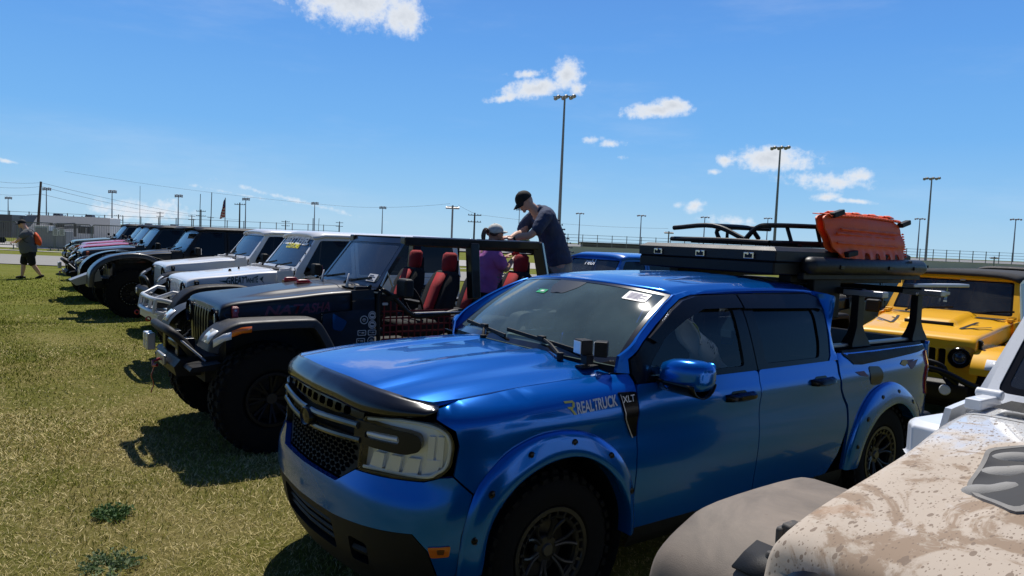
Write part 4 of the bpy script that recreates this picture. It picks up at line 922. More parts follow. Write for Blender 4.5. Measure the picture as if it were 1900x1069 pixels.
    # black sail panel at mirror
    # --- fender flares
    def flare(oP, iP, name):
        for k in (1, -1):
            mb = MB(); n = 40; po = spline([(x, z, 0) for x, z in oP], 8); pi_ = spline([(x, z, 0) for x, z in iP], 8)
            def res(P):
                d = np.r_[0, np.cumsum([math.dist(P[i], P[i + 1]) for i in range(len(P) - 1)])]; t = np.linspace(0, d[-1], n); P = np.array(P); return np.interp(t, d, P[:, 0]), np.interp(t, d, P[:, 1])
            xo, zo = res(po); xi, zi = res(pi_); rows = []
            for i in range(n):
                r = []
                for t, o in ((0, .002), (.03, .018), (.12, .026), (.35, .034), (.65, .040), (.90, .042), (1.0, .034), (1.0, .0), (1.0, -.05)):
                    p = SD(min(xo[i] + (xi[i] - xo[i]) * t, 4.6), zo[i] + (zi[i] - zo[i]) * t, 0) if xo[i] < 4.6 else W(SX(4.6) + (xo[i] - 4.6), zo[i] + (zi[i] - zo[i]) * t)
                    p = Vector(p); p.y += o; r.append((p.x, p.y * k, p.z))
                rows.append(r)
            mb.loft(rows); fl = mb.build(name, blue, T, 50)
            for i in (4, 9, 15, 21, 27, 33):
                t = .45; p = Vector(SD(min(xo[i] + (xi[i] - xo[i]) * t, 4.6), zo[i] + (zi[i] - zo[i]) * t)); y = (p.y + .034)
                q = MB(); q.lathe([(.001, k * (y + .006)), (.008, k * (y + .006)), (.015, k * (y + .002)), (.019, k * (y + .004)), (.021, k * (y - .004))], (p.x, 0, p.z), 'y', 12); q.build('flare_bolt', black_gl, fl)
    flare(arch_o, arch_i, 'fender_flare')
    flare([(3.562, .38), (3.59, .58), (3.67, .775), (3.83, .905), (4.005, .960), (4.195, .950), (4.40, .865), (4.59, .72), (4.70, .52), (4.74, .38)], [(3.70, .38), (3.76, .589), (3.90, .735), (4.09, .795), (4.25, .79), (4.42, .70), (4.56, .56), (4.61, .38)], 'rear_fender_flare')
    # wheel well liners
    for xc in (.93, 4.12):
        for k in (1, -1):
            mb = MB(); mb.lathe([(.505, k * .90), (.505, k * .52), (.1, k * .52)], (xc, 0, .40), 'y', 32); mb.build('wheel_well', dark_in, T, 60)
    # rockers
    mb = MB()
    for k in (1, -1): mb.loft([[(x, k * y, z) for y, z in [(.93, .385), (.925, .33), (.90, .27), (.80, .25)]] for x in np.linspace(1.46, 3.56, 8)])
    mb.build('rocker_trim', black_pl, T, 60)
    # --- fender vent with letters
    for k in (1, -1):
        q = side(rpoly([(1.315, 1.135), (1.440, 1.130), (1.440, .895), (1.405, .900), (1.345, 1.0)], .012, 3)); mb = MB(); mb.panel(q if k == 1 else mir(q), lambda s, z, o: W(s, z, o + .008), .03, thick=.01); v_ = mb.build('fender_vent', black_gl, T, 40)
        if k == 1:
            mb = MB(); add_text(mb, 'XLT', .048, lambda x, y: SD(1.335 + x, 1.083 + y + x * .03, .011), xs=1.0, bold=.0006); mb.build('trim_lettering', white_m, v_, 180)
            q = [(1.322, 1.125), (1.327, 1.125), (1.352, 1.0), (1.412, .895), (1.405, .893), (1.345, 1.0)]; mb = MB(); mb.panel(side(q), lambda s, z, o: W(s, z, o + .012), .03, thick=0); mb.build('vent_trim', alu, v_)
    # --- decal on the fender
    mb = MB(); add_text(mb, 'REALTRUCK', .098, lambda x, y: SD(1.028 + x, 1.058 + y * .78 + x * .055, .003), xs=.50, bold=.0022); mb.build('door_lettering', mat('decal_white', (.62, .63, .66), .5), T, 180)
    mb = MB()
    for q in ([(.955, 1.125), (1.010, 1.125), (1.020, 1.115), (.962, 1.115)], [(1.010, 1.122), (1.022, 1.113), (1.016, 1.092), (1.003, 1.098)], [(.972, 1.098), (1.012, 1.096), (1.004, 1.086), (.978, 1.088)], [(.985, 1.088), (1.0, 1.088), (1.024, 1.058), (1.008, 1.058)]):
        mb.panel(side([(x + .0, z - .002) for x, z in q]), lambda s, z, o: W(s, z, o + .003), .05, thick=0)
    mb.build('logo_decal', mat('decal_yellow', (.55, .52, .12), .5), T, 180)
    mb = MB()
    for q in ([(4.32, 1.088), (4.37, 1.105), (4.53, 1.10), (4.40, 1.07)], [(4.40, 1.07), (4.44, 1.085), (4.60, 1.095), (4.52, 1.055), (4.44, 1.03)], [(3.60, 1.075), (3.72, 1.072), (3.77, 1.03), (3.66, 1.045)]):
        mb.panel(side([(min(x, 4.6), z) for x, z in q]), lambda s, z, o: W(s, z, o + .003), .05, thick=0)
    mb.build('bed_decal', mat('decal_maroon', (.10, .02, .06), .5), T, 180)
    mb = MB(); mb.panel(side([(4.27, 1.082), (4.31, 1.108), (4.37, 1.108), (4.40, 1.085), (4.34, 1.062)]), lambda s, z, o: W(s, z, o + .0045), .05, thick=0); mb.build('bed_decal_yellow', mat('decal_gold', (.40, .30, .08), .5), T, 180)
    # --- ditch light pod on the cowl corner
    mb = MB(); bx = Vector((1.31, .70, 1.245)); mb.beam(bx, bx + Vector((0, 0, .05)), .05, .05); mb.box(bx + Vector((.0, .0, -.012)), (.12, .06, .012)); br = mb.build('lamp_bracket', black_mt, T, bevel=.004)
    for dx, dy, rz in ((.0, -.035, 12), (.045, .060, 48)):
        mb = MB(); c = bx + Vector((dx, dy, .088)); mb.box(c, (.07, .088, .082), rot=(0, 0, rz)); pd = mb.build('light_pod', black_mt, br, bevel=.006)
        d = Vector((-math.cos(R_(rz)), math.sin(R_(rz)) * -1, 0)); mb = MB(); mb.box(c + Vector((-.037 * math.cos(R_(rz)), -.037 * math.sin(R_(rz)), 0)), (.006, .072, .066), rot=(0, 0, rz)); mb.build('pod_lens', lens, pd)
    # --- interior
    mb = MB(); mb.loft([[(x, y, z) for y in np.linspace(-.80, .80, 9)] for x, z in ((1.33, 1.20), (1.50, 1.215), (1.75, 1.215), (1.88, 1.18), (1.92, .95))]); dsh = mb.build('dashboard', mat('dash_grey', (.20, .22, .22), .5, coat=.1), T, 60)
    mb = MB(); mb.tube([(1.62, .12, 1.235), (1.60, -.42, 1.235)], .03, 8); mb.build('dash_shelf', mat('dash_pale', (.35, .38, .36), .5), dsh)
    # a row of small toy figures on the dash
    mb = MB()
    for i in range(6): mb.box((1.52 + .02 * (i % 2), .10 + i * .045, 1.238), (.025, .022, .034), rot=(0, 0, 20 * i))
    mb.build('dash_ornaments', white_m, dsh, bevel=.004)
    mb = MB(); mb.lathe([(.155, 0), (.172, .012), (.188, 0), (.172, -.012)], (0, 0, 0), 'x', 30, closed=True); mb.beam((0, -.16, 0), (0, .16, 0), .03, .03)
    w_ = mb.build('steering_wheel', black_pl, T); w_.location = (1.98, -.38, 1.10); w_.rotation_euler = (0, R_(-25), 0)
    for x, y in ((2.22, .38), (2.22, -.38), (3.05, .38), (3.05, -.38)):
        mb = MB(); mb.loft([[(x + sx, y + dy, z) for dy, sx in ((-.22, .03), (-.12, 0), (.12, 0), (.22, .03))] for x, z in ((x - .2, .78), (x + .14, .80), (x + .22, 1.0), (x + .30, 1.33))]); mb.box((x + .33, y, 1.42), (.10, .24, .16)); mb.build('seat', mat('seat_charcoal', (.03, .03, .032), .8), T, 60, solid=.09)
    mb = MB(); mb.loft([[(x, y, z) for y in (-.6, -.3, 0, .3, .6)] for x, z in ((2.0, 1.64), (3.4, 1.62))]); mb.build('headliner', mat('headliner_grey', (.16, .16, .16), .9), T)
    # rear-view mirror
    mb = MB(); mb.box((1.93, -.02, 1.53), (.03, .24, .065)); mb.beam((1.93, -.02, 1.55), (1.88, -.02, 1.61), .02, .02); mb.build('rear_view_mirror', black_gl, T, bevel=.012)
    # --- wheels
    def wheel(x, k, zc_, R=.385):
        t = MB(); yo = k * .935; wd = .27
        def L_(P, mbx, n=56): mbx.lathe([(r, k * (.935 - h)) for r, h in P], (x, 0, zc_), 'y', n)
        L_([(.225, .02), (.24, .004), (.29, -.004), (.34, .0), (.365, .015), (.380, .045), (.383, .13), (.380, .22), (.365, .255), (.29, .27), (.225, .25)], t, 56)
        for j in range(36):
            a = 2 * math.pi * j / 36; ca, sa = math.cos(a), math.sin(a)
            for (r_, h_, sx, sy) in ((.372, .018, .034, .035), (.386, .075, .036, .045), (.386, .135, .03, .04), (.386, .195, .036, .045), (.372, .252, .034, .035)):
                aa = a + (.08 if h_ in (.075, .195) else 0); c = Vector((x + math.cos(aa) * r_, k * (.935 - h_), zc_ + math.sin(aa) * r_)); t.box(c, (.022, sy, sx), rot=(0, -math.degrees(aa), 0))
        hub = MB(); L_([(.001, .035), (.028, .035), (.034, .045), (.036, .07), (.036, .2)], hub, 20); L_([(.001, .12), (.16, .12), (.16, .15)], hub, 30)
        for j in range(5): a = 2 * math.pi * j / 5; hub.tube([(x + .055 * math.cos(a), k * .87, zc_ + .055 * math.sin(a)), (x + .055 * math.cos(a), k * .885, zc_ + .055 * math.sin(a))], .010, 6)
        H0 = hub.build('wheel', mat('hub_metal', (.12, .12, .125), .35, metal=.7), T, 40)
        t.build('tyre', rubber, H0, 35)
        r = MB(); gm = mat('rim_gunmetal', (.022, .022, .023), .42, metal=.2, coat=.2, var=.2)
        L_([(.228, .02), (.226, .004), (.205, .004), (.200, .012), (.198, .05), (.19, .2)], r)
        # outer ring with slots and eight split spokes
        for j in range(24): a = 2 * math.pi * (j + .5) / 24; c0 = Vector((x + .176 * math.cos(a), k * .918, zc_ + .176 * math.sin(a))); c1 = Vector((x + .202 * math.cos(a), k * .926, zc_ + .202 * math.sin(a))); r.beam(c0, c1, .014, .014, (0, 1, 0))
        L_([(.166, .018), (.182, .010), (.182, .03), (.166, .04)], r)
        for j in range(6):
            a = 2 * math.pi * j / 6 + .26
            for da in (-.25, .25):
                P3 = [(x + q * math.cos(a + da * w), k * (.882 + .034 * t), zc_ + q * math.sin(a + da * w)) for q, w, t in ((.055, .55, 0), (.10, .45, .35), (.135, .65, .7), (.170, 1.0, 1))]
                r.tube(spline(P3, 3), .0105, 8)
        L_([(.03, .045), (.066, .048), (.075, .06), (.075, .09)], r, 30)
        r.build('rim', gm, H0, 35)
    for x, zc_ in ((.93, .372), (4.10, .395)):
        for k in (1, -1): wheel(x, k, zc_)
    # --- bed rack
    for x in (3.86, 4.76):
        mb = MB()
        for k in (1, -1): mb.loft([[(x - a, k * (.80 - b), z), (x + a, k * (.80 - b), z), (x + a, k * (.80 + b), z), (x - a, k * (.80 + b), z)] for a, b, z in ((.125, .05, 1.225), (.12, .045, 1.25), (.075, .035, 1.31), (.045, .03, 1.37), (.04, .028, 1.60))], closeU=True, caps=True)
        mb.beam((x, -.84, 1.62), (x, .84, 1.62), .06, .05); mb.build('bed_rack', black_mt, T, bevel=.005)
        mb = MB(); mb.beam((x - .0, .70, 1.612), (x + .0, 1.0, 1.612), .08, .045); mb.build('rack_end', alu, T, bevel=.008)
    mb = MB()
    for k in (1, -1): mb.beam((3.40, k * .52, 1.70), (5.0, k * .52, 1.70), .07, .07); mb.box((3.5, k * .52, 1.70), (.3, .1, .05))
    mb.build('rack_rail', black_mt, T, bevel=.006)
    mb = MB(); mb.box((3.70, .62, 1.56), (.36, .06, .30)); mb.build('tent_bracket', black_pl, T, bevel=.01)
    # --- side step deflector / lettering on the pillar
    mb = MB(); mb.beam((4.62, .79, 1.665), (5.45, .86, 1.665), .10, .028); mb.beam((4.70, .80, 1.60), (5.2, .84, 1.60), .05, .03); mb.build('folded_table', alu, T, bevel=.008)
    return T
truck = make_truck()
# clothes draped behind the driver's window
t = thing('draped_jacket', "white jacket with dark trim and lettering draped over the driver's seat of the blue pickup", 'jacket', row(2.1, .40, .9), YAW)
mb = MB(); rows = []
for i in range(17):
    v = i / 16; r = []
    for j in range(15):
        u = j / 14; r.append((.02 + .42 * v + .05 * math.sin(u * 7 + v * 4) - .12 * u * (1 - v), .12 + .16 * math.sin(u * 3.1) + .02 * math.sin(v * 19 + u * 6), .66 - .50 * v + .03 * math.sin(u * 9 + v * 6) + (-.16) * abs(u - .5) * (v < .7)))
    rows.append(r)
mb.loft(rows); o = mb.build('sleeve', mat('jacket_white', (.82, .82, .84), .8, var=.15, vscale=12), t, 180, solid=.012)
mb = MB(); mb.loft([[(p[0] - .01, p[1] + .012, p[2] + .004) for p in r[2:12]] for r in rows[0:4]]); mb.build('collar', mat('jacket_dark', (.10, .03, .03), .8, var=.5, vscale=25), t, 180)
mb = MB(); mb.loft([[(p[0] - .01, p[1] + .012, p[2] + .006) for p in r[5:8]] for r in rows[3:7]]); mb.build('patch', mat('jacket_green', (.45, .50, .05), .7), t, 180)
mb = MB(); add_text(mb, 'DNOTS', .075, lambda x, y: (.22 + y * .6 - x * .35, .30, .34 + y - x * -.35), xs=.9); mb.build('lettering', black_pl, t, 180)
# ---------------------------------------------------------------- roof-top tent box, awning, basket, recovery boards (T-frame a, local b)
RT = thing('roof_tent', 'black hard-shell roof tent with three latches lying on the rack above the blue pickup bed', 'roof tent', row(3.05, -.05, 1.73), YAW)
mb = MB(); mb.box((.95, 0, .045), (1.9, 1.26, .09)); mb.build('base_shell', black_mt, RT, bevel=.015)
mb = MB(); mb.loft([[(x, y, z) for x, y in ((a, -b), (a, b), (1.9 - a * .3, b), (1.9 - a * .3, -b))] for a, b, z in ((0, .64, .095), (0, .64, .165), (.05, .59, .192), (.4, .5, .197))], closeU=True, caps=True); mb.build('lid', mat('tent_shell', (.012, .012, .013), .45, coat=0, spec=.35, var=.2, bump=.1, bscale=250), RT, 25, bevel=.006)
mb = MB(); mb.loft([[(x, y, z) for x, y in ((a, -b), (a, b), (1.9, b), (1.9, -b))] for a, b, z in ((.012, .625, .088), (.012, .625, .097))], closeU=True); mb.build('seal', rubber, RT)
for y in (-.42, .0, .43):
    mb = MB(); mb.box((-.008, y, .125), (.014, .085, .045)); l_ = mb.build('latch', chrome, RT, bevel=.004)
    mb = MB(); mb.box((-.017, y, .122), (.008, .055, .028)); mb.build('latch_recess', black_pl, l_)
    mb = MB(); mb.tube([(-.018, y, .138), (-.026, y, .138)], .009, 8); mb.build('latch_pin', chrome, l_)
AW = thing('awning', 'long black bagged awning tube lying along the near side of the roof tent', 'awning', row(3.35, .63, 1.80), YAW)
mb = MB(); mb.tube([(0, 0, 0), (.02, 0, 0), (.05, 0, 0), (1.0, 0, 0), (1.64, 0, -.0), (1.68, 0, 0), (1.70, 0, 0)], [.03, .055, .068, .068, .070, .06, .02], 18, ell=.95); mb.build('tube', mat('awning_bag', (.016, .017, .018), .45, bump=.3, bscale=30), AW, 60)
for x in (.35, 1.05, 1.45): mb = MB(); mb.box((x, .068, -.005), (.05, .02, .03)); mb.build('buckle', black_gl, AW, bevel=.004)
mb = MB(); mb.box((.85, -.03, -.075), (1.72, .05, .05)); mb.build('mounting_rail', black_mt, AW, bevel=.006)
BK = thing('roof_basket', 'low black tubular roof basket on top of the roof tent behind the orange boards', 'roof basket', row(3.4, -.05, 1.93), YAW)
mb = MB()
def rr(P, r=.019): mb.tube(spline(P, 5), r, 8)
rr([(-.10, -.10, .14), (.3, -.12, .145), (.42, -.12, .13), (.52, -.12, .06)]); rr([(-.16, .45, .02), (.5, .48, .03), (.9, .48, .03), (1.5, .48, .03)]); rr([(-.10, .20, .04), (-.1, .30, .13), (-.02, .38, .15), (.5, .48, .16), (1.2, .50, .16)])
mb.build('rail', black_mt, BK)
mb = MB(); rr([(-.12, -.50, .03), (.6, -.5, .03), (1.5, -.5, .03)]); rr([(-.12, -.50, .03), (-.16, 0, .03), (-.16, .45, .02)]); rr([(1.5, -.5, .03), (1.5, .48, .03)]); rr([(-.10, -.5, .12), (-.10, -.1, .14), (-.10, .2, .04)]); rr([(.5, -.5, .03), (.5, -.5, .14), (.5, .0, .14)]); mb.build('rail', black_mt, BK)
for x in (.15, .45, .75, 1.05, 1.35): mb = MB(); mb.box((x, 0, .012), (.06, 1.0, .014)); mb.build('slat', black_mt, BK, bevel=.003)
for P in ([(.1, .46, .03), (.12, .40, .15)], [(.45, .48, .03), (.40, .47, .16)], [(.6, -.5, .03), (.6, -.5, .13)], [(.35, -.12, .03), (.42, -.12, .12)]): mb = MB(); mb.tube(P, .014, 8); mb.build('upright', black_mt, BK)
# recovery boards: two nested orange traction boards strapped on edge
ss0 = lambda a, b, x: min(1, max(0, (x - a) / (b - a)))
def board(y0, label, far):
    t = thing('recovery_board', label, 'traction board', row(3.62, .60, 1.84), YAW, 'orange traction boards on the roof')
    out2 = [(-.03, .305), (.03, .335), (1.02, .318), (1.09, .27), (1.14, .10), (1.10, -.01), (.36, -.02), (.20, .01), (.04, .12)]
    out2 = rpoly(out2, .05, 4)
    def f(u, v, o):
        wv = .004 * math.sin(v * 50) + .008 * (ss0(.10, .12, v) - ss0(.20, .22, v)) + .003 * math.sin(u * 60) * (v < .10)
        return (u, y0 - .16 * v + o + wv + .018 * math.sin(math.pi * min(1, max(0, u / 1.15))), v)
    holes = [rpoly([(x, .015), (x + .09, .015), (x + .075, .065), (x + .015, .065)], .015, 2) for x in (.46, .62, .78, .94)] if not far else []
    om = mat('board_orange', (.95, .115, .018), .5, var=.2, vscale=9, bump=.25, bscale=60)
    m2 = MB(); m2.panel(out2, f, .022, holes, .012); m2.build('board', om, t, 50)
    # turned flange with studs along the top
    m2 = MB(); n = 30
    m2.loft([[(.05 + 1.04 * i / n, y0 - .032, .318 - .00 * i / n + .012 * math.sin(i / n * 3.1)), (.05 + 1.04 * i / n, y0 - .05, .338 + .012 * math.sin(i / n * 3.1)), (.05 + 1.04 * i / n, y0 - .125, .345 + .012 * math.sin(i / n * 3.1))] for i in range(n + 1)]); m2.build('flange', om, t, 60, solid=.006)
    m2 = MB()
    for i in range(26): m2.tube([(.06 + i * .04, y0 - .04, .325 + .012 * math.sin(i / 26 * 3.1)), (.06 + i * .04, y0 - .024, .327 + .012 * math.sin(i / 26 * 3.1))], [.008, .005], 6)
    for i in range(10): zz = .05 + .02 * i; m2.tube([(1.150 - .11 * zz, y0 - .16 * zz, zz), (1.172 - .11 * zz, y0 - .16 * zz, zz)], [.008, .004], 6)
    m2.build('studs', om, t)
    if not far:
        for x0, x1, zz in ((.10, .94, .20), (.10, .98, .13), (.16, 1.04, .235)): m2 = MB(); m2.tube([(x0 + (x1 - x0) * i / 20, y0 - .16 * zz + .022 + .006 * math.sin(i * 1.9), zz - .01 * i / 20) for i in range(21)], .009, 6); m2.build('rib', om, t)
    for i in range(4):
        m2 = MB(); x = .18 + i * .24; m2.loft([[(x, y0 - .12, .348), (x + .10, y0 - .12, .350)], [(x + .01, y0 - .085, .368), (x + .09, y0 - .085, .37)], [(x, y0 - .052, .350), (x + .10, y0 - .052, .352)]]); m2.build('grip', om, t, 60, solid=.008)
    return t
board(.04, 'outer orange traction board with ribbed face, strapped upright beside the roof basket', False)
board(-.018, 'inner orange traction board, its edge showing behind the ribbed outer one', True)
for x, z, lab, rz in ((.13, .345, 'upper left black pin holding the orange boards', -14), (1.13, .315, 'upper right black pin holding the orange boards', -14), (.27, .055, 'lower left black pin on the face of the orange boards', -8), (1.09, -.01, 'lower right black pin at the corner of the orange boards', -8)):
    p = row(3.62 + x, .66 - .16 * z, 1.84 + z); mb = MB(); mb.box((0, 0, 0), (.14, .05, .04), rot=(0, rz, 0)); o = mb.build('mounting_pin', black_pl, bevel=.008); o.location = p; o.rotation_euler = (0, 0, R_(YAW)); tag(o, lab, 'pin')
# ================================================================ off-road vehicles
ssf = lambda a, b, x: (lambda t: t * t * (3 - 2 * t))(min(max((x - a) / (b - a), 0), 1))
def jeep(label, loc, rz, col, hood=None, name='offroad_vehicle', cat='off-road vehicle', group=None, fender='flat', fcol=None, top='hard', topcol=None, bumper='steel', bcol=None,
         R=.47, rimcol=None, rimstyle='spoke', doors=True, lamp='round', banner=None, side_text=None, latchm=None, handles=False, hoodstyle='plain', grillem=None, slots='thin',
         mirror=True, netdoor=False, lightpods=False, track=.0, glassm=None, detail=True, drl=True, wiper=True, hood_end=.98, pillarm=None, lift=.04, hlz=1.04, rear=True, fw=.92):
    REMAP[0] = lambda a: a - .2 * ssf(.25, .95, a) + .2 * ssf(2.35, 2.65, a); REMAP[1] = lift
    T = thing(name, label, cat, loc, rz, group)
    hood = hood or col; fcol = fcol or black_pl; topcol = topcol or black_pl; bcol = bcol or black_mt; latchm = latchm or black_pl; grillem = grillem or col; gm = glassm or glass('jeep_glass', (.30, .36, .36), haze=.06); pillarm = pillarm or col
    rimcol = rimcol or mat('rim_black', (.006, .006, .007), .5, spec=.25)
    hw = lambda a: .585 + (.70 - .585) * min(1, max(0, (a + .27) / 1.45))
    zc = tab([-.42, -.365, -.35, -.32, -.24, -.10, .1, .5, .95, 1.2], [1.00, 1.09, 1.14, 1.172, 1.195, 1.212, 1.230, 1.268, 1.295, 1.305]); zs = lambda a: 1.035 + .085 * (a + .3) / 1.5
    def bulge(a, u):
        if hoodstyle == 'plain': return .012 * ssf(.62, .50, abs(u)) * ssf(-.25, .1, a)
        if hoodstyle == 'bulge': return .030 * ssf(.60, .44, abs(u)) * ssf(-.22, .25, a)
        if hoodstyle == 'scoop': return .012 * ssf(.8, .7, abs(u)) * ssf(-.2, .1, a) + .055 * ssf(.47, .36, abs(u)) * ssf(.16, .22, a)
        return 0
    def hrow(a, inset=0):
        h_ = hw(a); z = zc(a) - inset; s0 = zs(a)
        half = [(1, s0), (1, s0 + (z - s0) * .35), (1, z - .05), (.996, z - .028), (.975, z - .012), (.94, z - .004)] + [(u, z + .004 * (1 - u) + bulge(a, u)) for u in (.88, .80, .72, .66, .60, .55, .50, .46, .42, .36, .3, .2, .1)]
        pts = [(a, h_ * u, zz) for u, zz in half] + [(a, 0, z + .004 + bulge(a, 0))]
        return pts + [(p[0], -p[1], p[2]) for p in pts[:-1][::-1]]
    AA = [-.365, -.36, -.352, -.34, -.325, -.30, -.26, -.21, -.16, -.1, 0, .08, .14, .17, .20, .24, .3, .4, .5, .6, .7, .8, .9, hood_end]
    mb = MB(); rows = [hrow(a) for a in AA]
    mb.loft(rows); hd = mb.build('hood', hood, T, 50, solid=.0)
    mb = MB(); mb.loft([[(a, p[1], p[2] - .0) for p in hrow(a)] for a in (hood_end + .007, 1.1, 1.2)]); mb.build('cowl', hood, T, 50)
    mb = MB(); mb.loft([[(a, b, zc(a) + .022) for b in np.linspace(-.6, .6, 7)] for a in (1.02, 1.17)]); mb.build('cowl_grille', black_pl, T)
    # grille
    ga = lambda z: -.375 + max(0, z - 1.05) * .16 + max(0, .9 - z) * .04
    out_ = rpoly([(-.60, .70), (.60, .70), (.605, .98), (.59, 1.09), (.55, 1.135), (0, 1.150), (-.55, 1.135), (-.59, 1.09), (-.605, .98)], .05, 3)
    hs = []
    for i in range(-3, 4):
        c = i * .094; w_ = .027 if slots == 'thin' else .037; t_, b_ = (hlz + .07, .78)
        hs.append(rpoly([(c - w_, b_), (c + w_, b_), (c + w_, t_), (c - w_, t_)], .024, 3))
    hc = [circ(k * .445, hlz - .01, .100, 22) for k in (1, -1)]
    if slots == 'fat': hs = [h for h in hs]; 
    # outermost slots give way to the headlights
    hs = [h for h in hs if min(abs(min(p[0] for p in h)), abs(max(p[0] for p in h))) < .31]
    mb = MB(); mb.panel(out_, lambda b, z, o: (ga(z) + .06 * (abs(b) / .6) ** 4 - o, b, z), .05, hs + hc, .05); mb.build('grille', grillem, T, 40)
    mb = MB(); mb.box((-.26, 0, .92), (.02, 1.1, .42)); mb.build('radiator', dark_in, T)
    for k in (1, -1):
        c = (0, k * .445, hlz - .01); x0 = ga(.965) + .03
        mb = MB(); mb.lathe([(.108, x0 - .03), (.100, x0 - .042), (.094, x0 - .03), (.090, x0 + .01)], (0, c[1], c[2]), 'x', 26); hl = mb.build('headlight', black_gl, T, 50)
        if lamp == 'dark':
            mb = MB(); mb.lathe([(.001, x0 + .02), (.105, x0 + .02)], (0, c[1], c[2]), 'x', 24); mb.build('lamp_bowl', black_pl, hl)
            mb = MB(); mb.lathe([(.068, x0 - .012), (.062, x0 - .02), (.056, x0 - .012)], (0, c[1], c[2]), 'x', 24, closed=True); mb.build('lamp_ring', steel, hl)
            mb = MB(); mb.lathe([(.001, x0 - .012), (.04, x0 - .010), (.058, x0)], (0, c[1], c[2]), 'x', 24); mb.build('lens', mat('dark_lens', (.04, .045, .05), .08, coat=1), hl)
        else:
            mb = MB(); mb.lathe([(.001, x0 + .03), (.05, x0 + .02), (.088, x0 - .005)], (0, c[1], c[2]), 'x', 24); mb.build('reflector', bulb, hl, 60)
            mb = MB(); mb.lathe([(.001, x0 - .032), (.05, x0 - .028), (.09, x0 - .014)], (0, c[1], c[2]), 'x', 24); mb.build('lens', glass('lamp_glass', (.8, .84, .88)), hl, 60)
            mb = MB(); mb.box((x0, c[1], c[2]), (.05, .05, .05)); mb.build('bulb', lens, hl, bevel=.01)
    # hood latches
    for k in (1, -1):
        mb = MB(); h_ = hw(-.2); mb.box((-.24, k * (h_ + .012), 1.10), (.05, .028, .13), rot=(k * 4, 0, 0)); mb.box((-.24, k * (h_ + .022), 1.13), (.062, .02, .05)); mb.box((-.24, k * (h_ + .022), 1.065), (.056, .022, .035)); mb.build('hood_latch', latchm, T, bevel=.008)
        if detail: mb = MB(); mb.tube([(-.24, k * (h_ + .030), 1.13), (-.24, k * (h_ + .038), 1.13)], .010, 8); mb.build('latch_pin', steel, T)
    # side of the engine bay, inner fenders
    for k in (1, -1): mb = MB(); mb.loft([[(a, k * b, z) for b, z in ((hw(a) - .01, zs(a) + .01), (hw(a), 1.0), (hw(a) - .02, .72))] for a in (-.32, 0, .3, .62)]); mb.build('inner_fender', grillem if not detail else dark_in, T)
    # fenders
    def fender_(path, b0, b1, k, thick=.05, m=None, nm='fender'):
        mb = MB(rm=False); P = spline([(a, z, 0) for a, z in path], 4); rows = []
        for i, p in enumerate(P):
            q0, q1 = Vector(P[max(0, i - 1)]), Vector(P[min(len(P) - 1, i + 1)]); t = (q1 - q0).normalized(); n = Vector((t.y, -t.x))   # points inward, towards the wheel
            rows.append([(p[0] + n.x * d, k * b, p[1] + n.y * d) for b, d in ((b0, .0), (b0 + .1, .0), (b1 - .05, .0), (b1 - .02, .004), (b1 - .004, .016), (b1, .03), (b1, thick), (b1 - .012, thick + .006), (b1 - .05, thick + .004), (b0, thick - .02))])
        mb.loft(rows); o = mb.build(nm, m or fcol, T, 45); return o
    bo = .945 + track
    if fender == 'flat': pf = [(-.535, .84), (-.51, .92), (-.43, 1.00), (-.33, 1.055), (-.20, 1.072), (.28, 1.078), (.38, 1.055), (.46, .95), (.54, .80), (.58, .66)]; pr = [(2.36, .62), (2.42, .80), (2.55, .98), (2.70, 1.06), (3.22, 1.07), (3.40, .98), (3.52, .78)]
    elif fender == 'short': pf = [(-.35, .80), (-.345, .90), (-.31, .99), (-.20, 1.055), (-.08, 1.085), (.28, 1.09), (.38, 1.06), (.46, .95), (.54, .80), (.58, .66)]; pr = [(2.36, .62), (2.42, .80), (2.55, .98), (2.70, 1.06), (3.22, 1.07), (3.40, .98), (3.52, .78)]
    elif fender == 'arch': pf = [(-.60, .66), (-.56, .88), (-.40, 1.05), (-.20, 1.11), (.20, 1.12), (.42, 1.06), (.58, .88), (.66, .62)]; pr = [(2.36, .62), (2.42, .85), (2.58, 1.04), (2.75, 1.10), (3.2, 1.10), (3.42, .98), (3.55, .72)]
    else: pf = [(-.78, .60), (-.74, .92), (-.50, 1.16), (-.10, 1.27), (.25, 1.25), (.50, 1.10), (.68, .86), (.80, .60)]; pr = [(2.30, .55), (2.38, .90), (2.60, 1.15), (2.85, 1.2), (3.25, 1.18), (3.48, 1.0), (3.62, .66)]
    for k in (1, -1):
        f_ = fender_(pf, hw(0) - .03, bo, k, .075 if fender == 'flat' else .09); fender_(pr, .70, bo, k, nm='rear_fender')
        if drl and fender == 'flat':
            mb = MB(rm=False); mb.loft([[(x - .014, k * (bo - .24 + .19 * u), z) for u in (0, .5, 1)] for x, z in ((-.515, .90), (-.475, .955), (-.43, .995))]); mb.loft([[(x, k * (bo + .004), z) for x, z in zip((-.50, -.42, -.36), (z0, z0 + .045, z0 + .06))] for z0 in (.875, .935)]); mb.build('day_lamp', lens, f_, 60, solid=.01)
            mb = MB(rm=False); mb.loft([[(x, k * (bo + .005), z) for x, z in ((-.36, z0), (-.28, z0 + .028), (-.20, z0 + .034))] for z0 in (.95, 1.0)]); mb.build('side_marker', amber, f_, 60, solid=.008)
    # tub, doors
    bs = lambda a, z: (.70 + .045 * ssf(.5, 1.25, a)) - max(0, z - 1.22) * .205 + .012 * math.sin(min(1, max(0, (z - .5) / .72)) * math.pi)
    def sp(P, nm, m, k, res=.08, holes=(), thick=.02, off=0, par=T):
        mb = MB(); mb.panel(P, lambda a, z, o: (a, k * (bs(a, z) + off + o), z), res, holes, thick); return mb.build(nm, m, par, 50)
